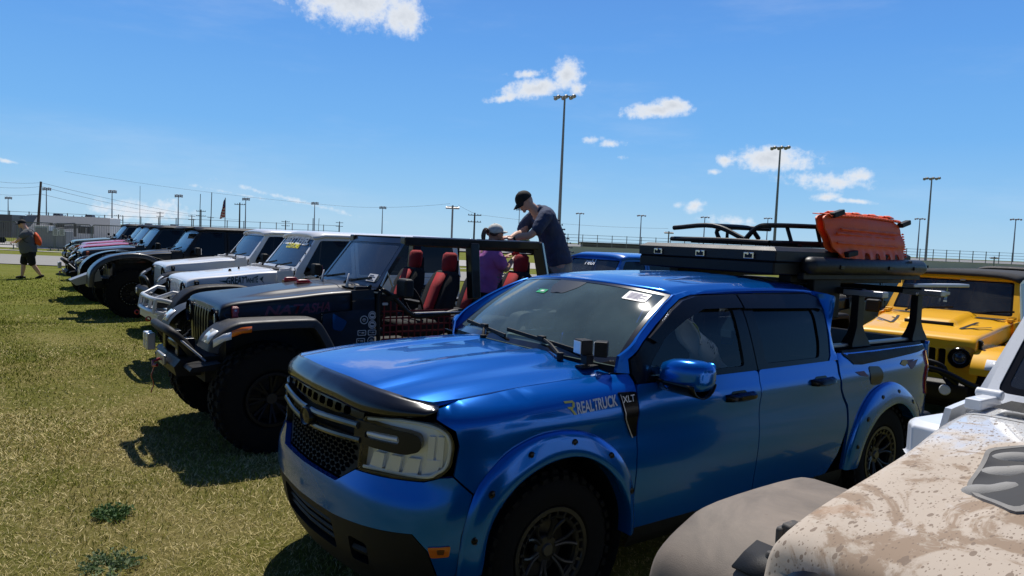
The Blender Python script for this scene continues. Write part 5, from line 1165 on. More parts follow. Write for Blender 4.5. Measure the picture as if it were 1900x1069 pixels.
    for k in (1, -1):
        sp([(.56, .72), (.62, .60), (.70, .52), (1.185, .52), (1.185, 1.22), (1.18, 1.31), (.97, 1.30), (.97, 1.12), (.60, 1.09)], 'cowl_side', col, k)
        if doors:
            fd_ = rpoly([(1.20, .53), (2.10, .53), (2.10, 1.22), (1.20, 1.22)], .04, 3); d_ = sp(fd_, 'front_door', col, k)
            up = [(1.20, 1.222), (1.24, 1.34), (1.56, 1.775), (2.10, 1.785), (2.10, 1.222)]; gl_ = rpoly([(1.32, 1.255), (1.37, 1.36), (1.60, 1.73), (2.05, 1.74), (2.05, 1.255)], .03, 3)
            sp(up, 'door_frame', col if top == 'hard' else black_pl, k, .1, [gl_], par=d_); sp(gl_, 'window', glass_t if top != 'open' else gm, k, .15, thick=0, off=-.012, par=d_)
            mb = MB(); mb.box((1.98, k * (.79), 1.10), (.14, .03, .035)); mb.build('door_handle', black_pl, d_, bevel=.008)
            rd_ = rpoly([(2.115, .53), (2.42, .53), (2.50, .80), (2.68, 1.06), (2.90, 1.10), (2.90, 1.22), (2.115, 1.22)], .03, 3); d2 = sp(rd_, 'rear_door', col, k)
            up = [(2.115, 1.222), (2.115, 1.785), (2.88, 1.785), (2.90, 1.222)]; g2 = rpoly([(2.16, 1.255), (2.16, 1.74), (2.82, 1.74), (2.83, 1.255)], .03, 3)
            sp(up, 'door_frame', col if top == 'hard' else black_pl, k, .1, [g2], par=d2); sp(g2, 'window', glass_t, k, .15, thick=0, off=-.012, par=d2)
            mb = MB(); mb.box((2.80, k * (.79), 1.12), (.12, .03, .035)); mb.build('door_handle', black_pl, d2, bevel=.008)
        sp([(2.915, 1.10), (3.2, 1.08), (3.42, .98), (3.50, .78), (3.62, .60), (3.66, 1.22), (2.915, 1.22)], 'rear_quarter', col, k)
        mb = MB(); mb.box((1.65, k * .75, .49), (2.1, .10, .09)); mb.build('rock_rail', black_mt, T, bevel=.02)
    mb = MB(); mb.box((3.68, 0, .92), (.04, 1.46, .62)); mb.build('tailgate', col, T, bevel=.01)
    mb = MB(); mb.box((1.6, 0, .62), (4.1, 1.0, .22)); mb.box((.35, 0, .80), (1.1, .8, .3)); mb.build('chassis', dark_in, T)
    for ax in (0, 3.0):
        mb = MB(rm=False); mb.lf = False; mb.tube([(ax, -.80, R - .0), (ax, .80, R)], .055, 10); mb.lathe([(.001, -.14), (.12, -.1), (.15, 0), (.12, .1), (.001, .14)], (ax, -.1, R), 'x', 16); mb.build('axle', dark_in, T)
        for k in (1, -1): mb = MB(rm=False); mb.lf = False; mb.tube([(ax + .02, k * .48, R + .05), (ax + .04, k * .45, 1.0)], [.045, .035], 8); mb.build('shock_absorber', mat('shock_grey', (.25, .25, .26), .35, metal=.6), T)
    # interior floor and dash
    mb = MB(); mb.box((2.4, 0, .72), (2.45, 1.42, .06)); mb.build('floor', dark_in, T)
    mb = MB(); mb.box((1.34, 0, 1.16), (.26, 1.36, .22), taper=(.8, 1)); mb.build('dashboard', black_pl, T, bevel=.03)
    mb = MB(); mb.lathe([(.165, 0), (.18, .012), (.195, 0), (.18, -.012)], (0, 0, 0), 'x', 26, closed=True); mb.beam((0, -.17, 0), (0, .17, 0), .03, .03); sw = mb.build('steering_wheel', black_pl, T); sw.location = (1.62, -.36, 1.16); sw.rotation_euler = (0, R_(-22), 0)
    # windshield
    def WSJ(u, v, o=0): return (1.185 + .355 * v - o * .8 + .03 * (u * u) , (.705 - .07 * v) * u, 1.305 + .49 * v + o * .58 + .0 * u)
    o_ = rpoly([(-1, 0), (1, 0), (1, 1), (-1, 1)], .03, 2); i_ = rpoly([(-fw, 1.02 - fw), (fw, 1.02 - fw), (fw, fw - .02), (-fw, fw - .02)], .05, 3)
    mb = MB(); mb.panel(o_, lambda u, v, o: WSJ(u, v, o * 1.2), .08, [i_], .035); mb.build('windshield_frame', pillarm, T, 50)
    mb = MB(); mb.panel([(u * 1.01, v) for u, v in i_], lambda u, v, o: WSJ(u, v, -.006), .2, thick=0); wg = mb.build('windshield', gm, T, 180)
    mb = MB(); mb.panel(i_, lambda u, v, o: WSJ(u, v, -.004 + o), .2, [rpoly([(-fw + .035, 1.065 - fw), (fw - .035, 1.065 - fw), (fw - .035, fw - .055), (-fw + .035, fw - .055)], .04, 3)], 0); mb.build('glass_seal', black_gl, wg, 180)
    if banner:
        for txt, sz, u0, v0, mm, bl in banner:
            mb = MB(); vs, fs = text_mesh(txt, sz, bold=bl); wdt = max(v[0] for v in vs); mb.add([WSJ(u0 + (x - wdt / 2) / .66, v0 + y * 1.65, .004) for x, y in vs], fs); mb.build('windshield_lettering', mm, wg, 180)
    if wiper:
        for y in (.16, -.46):
            mb = MB(); a = Vector((1.13, y, 1.335)); b = a + Vector((.03, .24, .05)); mb.tube([a, a + Vector((0, .06, .03)), b], [.014, .010, .008], 6); mb.beam(b + Vector((.01, -.17, -.02)), b + Vector((.02, .27, .03)), .010, .022); mb.build('wiper', black_pl, T)
    for k in (1, -1):   # windshield hinges
        mb = MB(); mb.box((1.10, k * .655, 1.318), (.16, .05, .035)); mb.tube([(1.16, k * .62, 1.338), (1.16, k * .70, 1.338)], .018, 8); mb.build('windshield_hinge', pillarm, T, bevel=.006)
    # roof
    if top in ('hard', 'soft'):
        rows = []
        for a in np.linspace(1.50, 3.70, 14):
            e = ssf(1.48, 1.60, a); z = 1.795 + .045 * e - .02 * ssf(3.4, 3.7, a); r = []
            for u in np.linspace(-1, 1, 21): r.append((a, u * .655, z + .012 - .05 * abs(u) ** 6 - .012 * u * u))
            rows.append(r)
        mb = MB(); mb.loft(rows); mb.build('roof', topcol, T, 60, solid=.03)
        for k in (1, -1):
            P = [(2.905, 1.225), (2.90, 1.80), (3.66, 1.80), (3.70, 1.225)]; g3 = rpoly([(2.98, 1.29), (2.98, 1.76), (3.58, 1.76), (3.61, 1.29)], .04, 3)
            q = sp(P, 'top_side', topcol, k, .1, [g3]); sp(g3, 'window', glass_t, k, .2, thick=0, off=-.01, par=q)
        mb = MB(); mb.box((3.70, 0, 1.53), (.03, 1.3, .60)); mb.build('rear_window', glass_t, T)
    # mirrors
    if mirror:
        for k in (1, -1):
            mb = MB(); c = (1.43, k * .93, 1.335); mb.box(c, (.11, .20, .17), taper=(.9, .92)); mm_ = mb.build('mirror', black_pl if mirror is True else mirror, T, bevel=.03)
            mb = MB(); mb.box((1.492, k * .93, 1.335), (.006, .165, .135)); mb.build('mirror_glass', chrome, mm_)
            mb = MB(); mb.beam((1.36, k * .74, 1.26), (1.42, k * .88, 1.30), .04, .05); mb.build('mirror_arm', black_pl, mm_)
    if handles:
        for y in (-.30, -.10) if False else (.02, -.34):
            mb = MB(); z0 = zc(.6) + .036; mb.tube(spline([(.60, y + .0, z0 - .012), (.61, y, z0 + .022), (.70, y, z0 + .028), (.79, y, z0 + .024), (.81, y, z0 - .008)], 4), .017, 8); mb.box((.70, y, z0 + .002), (.25, .07, .03)); mb.build('hood_handle', red_pl, hd, bevel=.01)
    # bumpers
    if bumper == 'steel':
        mb = MB(); mb.prism([(-.60, .54), (-.64, .60), (-.64, .72), (-.58, .76), (-.46, .74), (-.46, .54)], lambda a, z, o: (a, o, z), -.60, .60); mb.build('bumper', bcol, T, bevel=.015)
        for k in (1, -1): mb = MB(); mb.lathe([(.001, -.665), (.045, -.665), (.055, -.65)], (0, k * .40, .66), 'x', 16); mb.build('fog_lamp', lens, T)
        mb = MB(); mb.tube(spline([(-.56, -.38, .74), (-.60, -.34, .90), (-.60, 0, .94), (-.60, .34, .90), (-.56, .38, .74)], 6), .025, 10); mb.build('grille_hoop', bcol, T)
    elif bumper == 'tube':
        mb = MB()
        for z, w_, f_ in ((.90, .62, -.70), (.74, .60, -.73)): mb.tube(spline([(-.45, -w_ - .08, z - .05), (f_ + .10, -w_, z), (f_, -w_ + .2, z + .01), (f_ - .02, 0, z + .01), (f_, w_ - .2, z + .01), (f_ + .10, w_, z), (-.45, w_ + .08, z - .05)], 5), .028, 10)
        for y in (-.5, -.2, .2, .5): mb.tube([(-.70, y, .91), (-.73, y, .73)], .022, 8)
        mb.tube([(-.70, .40, .91), (-.50, .52, 1.0), (-.40, .52, .98)], .024, 8); mb.tube([(-.70, -.40, .91), (-.50, -.52, 1.0), (-.40, -.52, .98)], .024, 8)
        mb.build('bumper_tubes', bcol, T)
        mb = MB(); mb.prism([(-.70, .60), (-.70, .72), (-.46, .76), (-.46, .60)], lambda a, z, o: (a, o, z), -.62, .62); mb.build('bumper', bcol, T, bevel=.015)
        mb = MB(); mb.box((-.57, 0, .84), (.14, .5, .13)); mb.tube([(-.57, -.25, .86), (-.57, .25, .86)], .06, 12); mb.build('winch', black_pl, T, bevel=.01)
        for y in (.42, -.42): mb = MB(); mb.lathe([(.02, -.01), (.035, 0), (.02, .01)], (-.77, y, .66), 'y', 14); mb.build('shackle', red_pl, T)
    elif bumper == 'stubby':
        mb = MB(); mb.prism([(-.66, .56), (-.68, .64), (-.63, .70), (-.46, .74), (-.46, .56)], lambda a, z, o: (a, o, z), -.42, .42); mb.prism([(-.62, .64), (-.60, .675), (-.36, .70), (-.36, .64)], lambda a, z, o: (a, o, z), -.70, .70); mb.build('bumper', bcol, T, bevel=.012)
        mb = MB(); mb.tube(spline([(-.50, -.46, .70), (-.62, -.44, .86), (-.69, -.36, .93), (-.71, 0, .94), (-.69, .30, .93), (-.60, .36, .84), (-.50, .38, .70)], 6), .038, 12); mb.build('bull_bar', black_pl, T)
        for k in (1, -1): mb = MB(); mb.tube([(-.66, k * .34, .90), (-.46, k * .56, .70)], .010, 6); mb.build('brace', steel, T)
        mb = MB(); mb.tube([(-.56, -.22, .79), (-.56, .22, .79)], .060, 14); mb.box((-.56, .26, .79), (.14, .10, .15)); mb.box((-.56, -.26, .79), (.14, .12, .16)); mb.build('winch', black_gl, T, bevel=.01)
        mb = MB(); mb.box((-.70, 0, .66), (.03, .30, .09)); mb.build('fairlead', steel, T, bevel=.01)
        mb = MB(); mb.tube([(-.72, .05, .66), (-.78, .06, .64), (-.78, .10, .61), (-.76, .14, .62)], .014, 8); mb.build('tow_hook', red_pl, T)
        mb = MB(); mb.loft([[(-.78 + .01 * math.sin(i), .06 + w_, .63 - .024 * i) for w_ in (-.012, .012)] for i in range(12)]); mb.build('hook_strap', red_pl, T, solid=.006)
        for y in (-.34, -.22):
            mb = MB(); mb.box((-.75, y, .78), (.07, .09, .15)); pd = mb.build('light_pod', steel, T, bevel=.008)
            mb = MB()
            for q in (-.034, .034): mb.lathe([(.001, -.788), (.028, -.788), (.030, -.782)], (0, y, .78 + q), 'x', 12)
            mb.build('pod_lens', lens, pd)
    # wheels
    def WMB(): q = MB(rm=False); q.lf = False; return q
    def wheel(ax, k):
        w0 = bo - .03; wt = .30
        hub = WMB(); hub.lathe([(.001, k * (w0 - .04)), (.045, k * (w0 - .04)), (.055, k * (w0 - .07)), (.055, k * (w0 - .2))], (ax, 0, R), 'y', 16); hub.lathe([(.001, k * (w0 - .16)), (.20, k * (w0 - .16))], (ax, 0, R), 'y', 24); H0 = hub.build('wheel', mat('hub_dark', (.012, .012, .012), .5), T, 40)
        t = WMB(); t.lathe([(.225, k * (w0 - .03)), (.26, k * (w0 + .0)), (R - .08, k * (w0 + .005)), (R - .03, k * (w0 - .012)), (R - .014, k * (w0 - .04)), (R - .010, k * (w0 - .15)), (R - .014, k * (w0 - .26)), (R - .03, k * (w0 - .288)), (R - .08, k * (w0 - .305)), (.26, k * (w0 - .30)), (.225, k * (w0 - .27))], (ax, 0, R), 'y', 44)
        nb = 30
        for j in range(nb):
            a = 2 * math.pi * j / nb
            for (r_, h_, sx, sy, da) in ((R - .026, .012, .055, .05, 0), (R - .006, .07, .05, .05, .1), (R - .006, .13, .04, .045, 0), (R - .006, .19, .05, .05, .1), (R - .026, .285, .055, .05, 0)):
                aa = a + da; t.box(Vector((ax + math.cos(aa) * r_, k * (w0 - h_), R + math.sin(aa) * r_)), (.024, sy, sx), rot=(6 if h_ < .1 else -6, -math.degrees(aa), 0))
        t.build('tyre', rubber, H0, 35)
        r = WMB(); r.lathe([(.232, k * (w0 - .02)), (.232, k * (w0 + .006)), (.208, k * (w0 + .006)), (.20, k * (w0 - .02)), (.195, k * (w0 - .18))], (ax, 0, R), 'y', 36)
        for j in range(8):
            a = 2 * math.pi * j / 8
            for da in (-.13, .13): r.beam((ax + .05 * math.cos(a), k * (w0 - .06), R + .05 * math.sin(a)), (ax + .205 * math.cos(a + da), k * (w0 - .02), R + .205 * math.sin(a + da)), .018, .03, (0, 1, 0))
        ri = r.build('rim', rimcol, H0, 35)
        if rimstyle == 'rivet':
            for rr_, n_, sz, mm in ((.219, 24, .007, steel), (.12, 5, .016, chrome)):
                q = WMB()
                for j in range(n_): a = 2 * math.pi * j / n_; q.tube([(ax + rr_ * math.cos(a), k * (w0 - .004 - (.04 if n_ == 5 else 0)), R + rr_ * math.sin(a)), (ax + rr_ * math.cos(a), k * (w0 + .012 - (.04 if n_ == 5 else 0)), R + rr_ * math.sin(a))], sz, 8)
                q.build('rim_bolts', mm, H0)
    for ax in (0, 3.0):
        for k in (1, -1): wheel(ax, k)
    T['_x'] = 0; del T['_x']
    return T, hd, WSJ, bs, zc, hw
def seats(T, spots, rm, bm):
    for x, y in spots:
        mb = MB(); mb.box((x, y, .90), (.50, .50, .16)); s_ = mb.build('seat', bm, T, bevel=.05)
        mb = MB(); rows = []
        for z, dx, w_, th in ((.95, -.02, .24, .07), (1.1, .04, .255, .08), (1.3, .11, .25, .075), (1.43, .155, .20, .06), (1.47, .165, .14, .04)): rows.append([(x + .22 + dx + th * sy, y + w_ * sx, z) for sx, sy in ((-1, -.3), (-.85, -1), (-.45, -.9), (0, -.75), (.45, -.9), (.85, -1), (1, -.3), (.9, 1), (0, 1), (-.9, 1))])
        mb.loft(rows, closeU=True, caps=True); bk = mb.build('backrest', bm, T, 60)
        mb = MB(); mb.loft([[(x + .22 + dx - th - .010, y + q, z) for q in (-.10, 0, .10)] for z, dx, w_, th in ((.96, -.02, 0, .065), (1.1, .04, 0, .072), (1.3, .11, 0, .070), (1.45, .165, 0, .05))]); mb.build('backrest_panel', rm, bk, solid=.012)
        mb = MB()
        rows = [[(x + .40 + dz * .1 + .055 * q * math.cos(a) * 1.0, y + .125 * q * math.sin(a), 1.46 + dz) for a in [R_(30 * i) for i in range(12)]] for dz, q in ((0, .7), (.03, .95), (.12, 1), (.18, .95), (.205, .6))]
        mb.loft(rows, closeU=True, caps=True); mb.build('headrest', rm, bk, 60)
        mb = MB(); mb.box((x + .45, y, 1.5), (.05, .20, .18)); mb.build('headrest_back', bm, bk, bevel=.02)

wht = paint('white_paint', (.80, .81, .83), rough=.35, dust=.15); blk_car = paint('black_car_paint', (.005, .005, .007), metal=.0, rough=.4, dust=.10, coat=.35, dustcol=(.25, .23, .20))
dgrey = paint('granite_paint', (.035, .038, .045), metal=.3, dust=.3); pink = paint('pink_paint', (.42, .045, .13), rough=.4, dust=.2); teal = paint('sage_paint', (.13, .19, .19), rough=.4, dust=.2); plum = paint('plum_paint', (.05, .008, .018), rough=.4, dust=.3)
anvil = paint('charcoal_paint', (.045, .047, .05), rough=.4, dust=.3); yel = paint('yellow_paint', (.98, .50, .004), rough=.42, dust=.12); bluej = paint('bright_blue_paint', (.01, .16, .62), rough=.35, dust=.2)
RG = 'off-road vehicles parked in the long row'
# ---- open black one beside the pickup
J1, hd, WSJ, bs, zc_, hw_ = jeep('black doorless off-road vehicle with red seats and red hood latches, next to the pickup', row(.66, -3.42), YAW, blk_car, doors=False, top='open', group=RG, bumper='stubby', latchm=red_pl, handles=True, hoodstyle='bulge', fcol=grey_pl, R=.47, mirror=False, track=.0, pillarm=black_paint, lift=.07)
seats(J1, [(1.80, .37), (1.80, -.37), (2.55, .36), (2.55, -.36)], red_fab, blk_fab)
mb = MB()
for k in (1, -1):
    mb.beam((1.53, k * .60, 1.770), (3.04, k * .60, 1.770), .10, .085); 
mb.build('roof_rail', black_paint, J1, bevel=.012)
for k in (1, -1):
    mb = MB(); mb.beam((2.33, k * .61, 1.77), (2.33, k * .68, 1.20), .10, .12); mb.build('side_pillar', black_paint, J1, bevel=.015)
    mb = MB(); mb.beam((3.0, k * .60, 1.80), (3.08, k * .70, 1.20), .10, .12); mb.build('rear_pillar', black_paint, J1, bevel=.015)
mb = MB()
for a in (2.33, 3.02): mb.beam((a, -.62, 1.785), (a, .62, 1.785), .08, .07)
mb.build('cross_bar', black_paint, J1, bevel=.012)
mb = MB()
for k in (1, -1): mb.tube(spline([(3.40, k * .62, 1.2), (3.05, k * .58, 1.65), (2.8, k * .55, 1.72), (2.4, k * .55, 1.73)], 5), .03, 8)
mb.build('roll_cage', mat('cage_black', (.012, .012, .012), .6), J1)
# near tube door with red netting, grab handle
for k in (1, -1):
    mb = MB(); y = k * .755; mb.tube(spline([(1.24, y, .58), (1.22, y, 1.24), (1.34, y, 1.26), (1.58, y, 1.06), (1.80, y, 1.05), (2.24, y, 1.06), (2.26, y, .60), (1.9, y, .56), (1.24, y, .58)], 4), .022, 8); td = mb.build('tube_door', black_mt, J1)
    mb = MB()
    for i in range(15): a = 1.28 + i * .066; zt_ = 1.20 if a < 1.36 else (1.06 if a > 1.56 else 1.20 - (a - 1.36) * .7); mb.beam((a, y, .62), (a, y, zt_), .004, .015, (1, 0, 0))
    for i in range(8): z = .64 + i * .066; mb.beam((1.26, y - k * .004, z), (2.24, y - k * .004, z), .004, .015)
    mb.build('door_net', mat('net_red', (.12, .008, .010), .9), td)
    mb = MB(); mb.beam((1.60, y, 1.078), (2.26, y, 1.085), .05, .014); mb.build('door_sill', steel, td, bevel=.003)
mb = MB(); c = (1.40, .93, 1.335); mb.box(c, (.10, .20, .18)); mi = mb.build('mirror', black_pl, J1, bevel=.03); mb = MB(); mb.beam((1.30, .76, 1.22), (1.40, .90, 1.28), .04, .04); mb.build('mirror_arm', black_pl, mi)
mb = MB(); mb.tube([(1.25, .74, 1.34), (1.30, .76, 1.47), (1.36, .76, 1.34)], .012, 8); mb.build('grab_handle', steel, J1)
# name on the hood side in dark red
mb = MB(); vs, fs = text_mesh('NATASHA', .135, bold=.004, xs=1.25, shear=.25); wx = .74 / max(v[0] for v in vs); mb.add([(.0 + x * wx, hw_(x * wx) + .004, 1.080 + y * .85 + x * .045) for x, y in vs], fs); mb.build('hood_lettering', mat('dark_red_vinyl', (.13, .008, .014), .35, coat=.4), J1, 180)
# cowl badges
sm = mat('sticker_grey', (.42, .44, .48), .5); sd_ = mat('sticker_dark', (.02, .02, .03), .5)
for i, (a, z, kind) in enumerate([(1.16, 1.07, 'c'), (1.08, 1.03, 'r'), (1.16, .985, 'c'), (1.06, .91, 'b'), (1.16, .91, 'b'), (1.05, .835, 'b'), (1.155, .835, 'c2')]):
    mb = MB(); yb = bs(a, z) + .004
    if kind == 'b':
        o1 = rpoly([(a - .042, z - .026), (a + .042, z - .026), (a + .042, z + .026), (a - .042, z + .026)], .012, 3); i1 = rpoly([(a - .034, z - .019), (a + .034, z - .019), (a + .034, z + .019), (a - .034, z + .019)], .010, 3)
        mb.panel(o1, lambda u, v, t: (u, bs(u, v) + .004, v), .1, [i1], 0); mb.box((a + .01, yb, z), (.03, .001, .012)); mb.box((a - .02, yb, z + .004), (.012, .001, .008))
    else:
        o1 = circ(a, z, .040, 20); i1 = circ(a, z, .032, 20); mb.panel(o1, lambda u, v, t: (u, bs(u, v) + .004, v), .1, [i1], 0)
        if kind == 'c': mb.panel(circ(a, z, .028, 16), lambda u, v, t: (u, bs(u, v) + .004, v), .1, [rpoly([(a - .02, z - .006), (a + .018, z - .008), (a + .018, z + .006), (a - .012, z + .012)], .004, 2)], 0)
        else: mb.box((a, yb, z), (.04, .001, .008)); mb.box((a, yb, z + .012), (.024, .001, .006)); mb.box((a, yb, z - .013), (.022, .001, .005))
    mb.build('badge_sticker', sm, J1, 180)
mb = MB(); mb.panel(rpoly([(1.245, 1.165), (1.305, 1.165), (1.305, 1.19), (1.245, 1.19)], .012, 3), lambda u, v, t: (u, .781, v), .1, thick=0); mb.build('oval_badge', sm, J1, 180)
# blue glossy vent on the side and little windshield sticker
mb = MB(); mb.panel(rpoly([(.74, 1.10), (.92, 1.02), (.86, .93), (.74, .95)], .03, 3), lambda u, v, t: (u, bs(u, v) + .010 + t, v), .05, thick=.01); mb.build('side_vent', mat('vent_blue_gloss', (.01, .05, .14), .1, coat=1), J1, 50)
mb = MB(); mb.panel([(.60, .13), (.84, .13), (.84, .27), (.60, .27)], lambda u, v, t: WSJ(u, v, .006), .2, thick=0); st = mb.build('windshield_sticker', mat('paper_white', (.72, .72, .74)), J1, 180)
mb = MB()
for i in range(4): mb.panel([(.63, .15 + i * .028), (.80 - .05 * (i % 2), .15 + i * .028), (.80 - .05 * (i % 2), .162 + i * .028), (.63, .162 + i * .028)], lambda u, v, t: WSJ(u, v, .008), .2, thick=0)
mb.build('print', sd_, st, 180)
for y in (.52, -.10): mb = MB(); mb.loft([[(1.0, y - .03, zc_(1.0) + .02), (1.0, y + .03, zc_(1.0) + .02)], [(1.01, y - .012, zc_(1.0) + .09), (1.01, y + .012, zc_(1.0) + .09)], [(1.02, y - .003, zc_(1.0) + .15), (1.02, y + .003, zc_(1.0) + .15)]]); mb.build('cowl_fin', mat('fin_white', (.6, .6, .62), .5), J1, 60, solid=.01)
# ---- white with banner
white_bk = mat('steel_white', (.55, .56, .58), .4, coat=.3)
J2, hd, WS2, bs2, zc2, hw2 = jeep('white off-road vehicle with GREAT WHITE hood lettering, windshield banner and white tube bumper', row(1.17, -7.05), YAW, wht, group=RG, bumper='tube', bcol=white_bk, topcol=wht, fcol=black_pl, fender='arch', R=.45,
    banner=[('NEXT LEVEL', .185, 0, .735, mat('vinyl_white', (1, 1, 1), .8), .011), ('CUSTOMS', .115, .02, .615, mat('vinyl_yellow', (.95, .85, .02), .6), .003)], rimcol=mat('rim_dark', (.03, .03, .03), .4))
mb = MB(); vs, fs = text_mesh('GREAT WHITE', .115, bold=.003, shear=.1); wx = .53 / max(v[0] for v in vs); mb.add([(.12 + x * wx, hw2(.12 + x * wx) + .004, 1.115 + y * (1 + .25 * math.sin(x * 9)) + x * .04) for x, y in vs], fs)
mb.panel([(.03, 1.16), (.16, 1.165), (.12, 1.135)], lambda u, v, t: (u, hw2(u) + .004, v), .1, thick=0); mb.panel([(.36, 1.20), (.40, 1.23), (.42, 1.20)], lambda u, v, t: (u, hw2(u) + .004, v), .1, thick=0); mb.panel([(.68, 1.19), (.76, 1.225), (.74, 1.17), (.79, 1.12)], lambda u, v, t: (u, hw2(u) + .004, v), .1, thick=0)
mb.build('hood_lettering', mat('vinyl_teal', (.01, .06, .07), .4), J2, 180)
for a, y in ((.30, .15), (.55, -.05)): mb = MB(); mb.tube([(a, y, zc2(a)), (a, y, zc2(a) + .045)], [.028, .018], 10); mb.build('hood_bumper', rubber, J2)
for i in range(5): mb = MB(); v = .05 + i * .22; p = WS2(.965, v, .006); mb.lathe([(.001, -.008), (.012, -.006), (.016, 0)], p, 'x', 10); mb.build('frame_bolt', black_pl, J2)
# ---- plain white
J3 = jeep('plain white off-road vehicle just beyond the one with GREAT WHITE lettering', row(1.62, -10.75), YAW, wht, group=RG, bumper='steel', fcol=black_pl, topcol=wht, R=.42, lamp='dark')[0]
# ---- black, wide fenders
J4, hd, WS4, bs4, zc4, hw4 = jeep('black wide-bodied off-road vehicle with high arched fenders and riveted black wheels', row(1.15, -13.75), YAW, blk_car, group=RG, fender='wide', track=.10, R=.50, rimstyle='rivet', bumper='steel', fcol=mat('fender_black_satin', (.012, .012, .013), .35, coat=.4), hoodstyle='bulge', pillarm=blk_car)
for k in (1, -1):
    mb = MB(); mb.box((.05, k * .33, zc4(.0) + .03), (.35, .08, .03)); mb.build('hood_louvre', black_gl, J4, bevel=.01)
mb = MB(); mb.loft([[(1.42 + .0, u * .72, 1.84 + .10 * v), (1.30, u * .72, 1.80 + .11 * v)] for u in (-1, 1) for v in (0,)]); mb.build('sun_visor', black_pl, J4, solid=.03)
mb = MB()
for k in (1,): mb.tube([(.10, k * .74, 1.28), (.95, k * .78, 1.08)], .018, 8)
mb.build('fender_brace', black_pl, J4)
mb = MB(); mb.prism([(-.95, .60), (-1.05, .70), (-.55, .92), (-.5, .70)], lambda a, z, o: (a, o, z), .20, .62); mb.build('bumper_wing', mat('raw_steel', (.35, .35, .34), .4, metal=.5), J4, bevel=.01)
# ---- charcoal with orange latch
J5, hd, WS5, bs5, zc5, hw5 = jeep('charcoal off-road vehicle with an orange hood latch and amber fender marker, fifth in the row', row(1.0, -17.2), YAW, dgrey, group=RG, bumper='stubby', fcol=dgrey, latchm=mat('latch_orange', (.55, .08, .01), .4), R=.46, pillarm=black_paint)
J6 = jeep('pink off-road vehicle with a black windshield frame, nearer of the two pink ones', row(1.35, -20.6), YAW, pink, group=RG, bumper='steel', pillarm=black_paint, R=.44)[0]
J7 = jeep('pink off-road vehicle with a black grille, farther of the two pink ones', row(1.75, -24.0), YAW, pink, group=RG, bumper='stubby', grillem=black_paint, pillarm=black_paint, R=.44)[0]
J8 = jeep('grey-green off-road vehicle at the far end of the visible row', row(1.75, -27.4), YAW, teal, group=RG, bumper='steel', pillarm=black_paint, R=.44, fcol=teal)[0]
for J_, hz in ((J5, 0), (J7, 0), (J8, 0)):   # small light pods at the base of the windshield
    for k in (1, -1): mb = MB(); mb.box((1.10, k * .74, 1.44), (.07, .10, .09)); mb.build('light_pod', black_mt, J_, bevel=.01)
# ---- yellow, behind the pickup bed
JY, hd, WSY, bsY, zcY, hwY = jeep('yellow off-road vehicle with a raised hood scoop, facing the camera behind the pickup bed', (4.62, 8.10, -.13), 46, yel, group='off-road vehicles facing the row', bumper='steel', hoodstyle='scoop', lamp='dark', slots='fat', topcol=mat('soft_top', (.03, .03, .032), .85, var=.15), top='hard', fcol=yel, R=.45, lift=.02, hlz=.98)
mb = MB()
for k in (1, -1):
    for P in ([(.02, .36), (.06, .33), (.62, .40), (.60, .43)], [(.02, .36), (.04, .33), (.30, .58), (.27, .60)], [(.30, .38), (.32, .37), (.42, .44), (.39, .45)]): mb.panel(P, lambda a, b, t, k=k: (a, k * b, zcY(a) + .018), .1, thick=0)
mb.build('hood_vent', black_pl, hd, 180)
mb = MB(); mb.loft([[(.168, u * .25, zcY(.17) + zz) for u in (-1, -.5, 0, .5, 1)] for zz in (.010, .052)]); mb.build('scoop_opening', dark_in, hd, solid=.01)
mb = MB(); mb.panel([(-.9, .92), (.9, .92), (.9, .99), (-.9, .99)], lambda u, v, t: WSY(u, v, .012 + t), .2, thick=.01); mb.build('header', yel, JY)
mb = MB(); mb.tube(spline([(-.62, -.55, .74), (-.72, -.35, .86), (-.74, 0, .88), (-.72, .35, .86), (-.62, .62, .74), (-.45, .75, .70)], 6), .032, 10); mb.tube([(-.72, .35, .86), (-.60, .50, .72)], .026, 8); mb.build('bull_bar', black_gl, JY)
mb = MB(); mb.panel([(.05, .86), (.14, .86), (.14, .90), (.05, .90)], lambda u, v, t: WSY(u, v, .012), .2, thick=0); mb.build('sticker', mat('sticker_tan', (.6, .5, .3), .5), JY, 180)
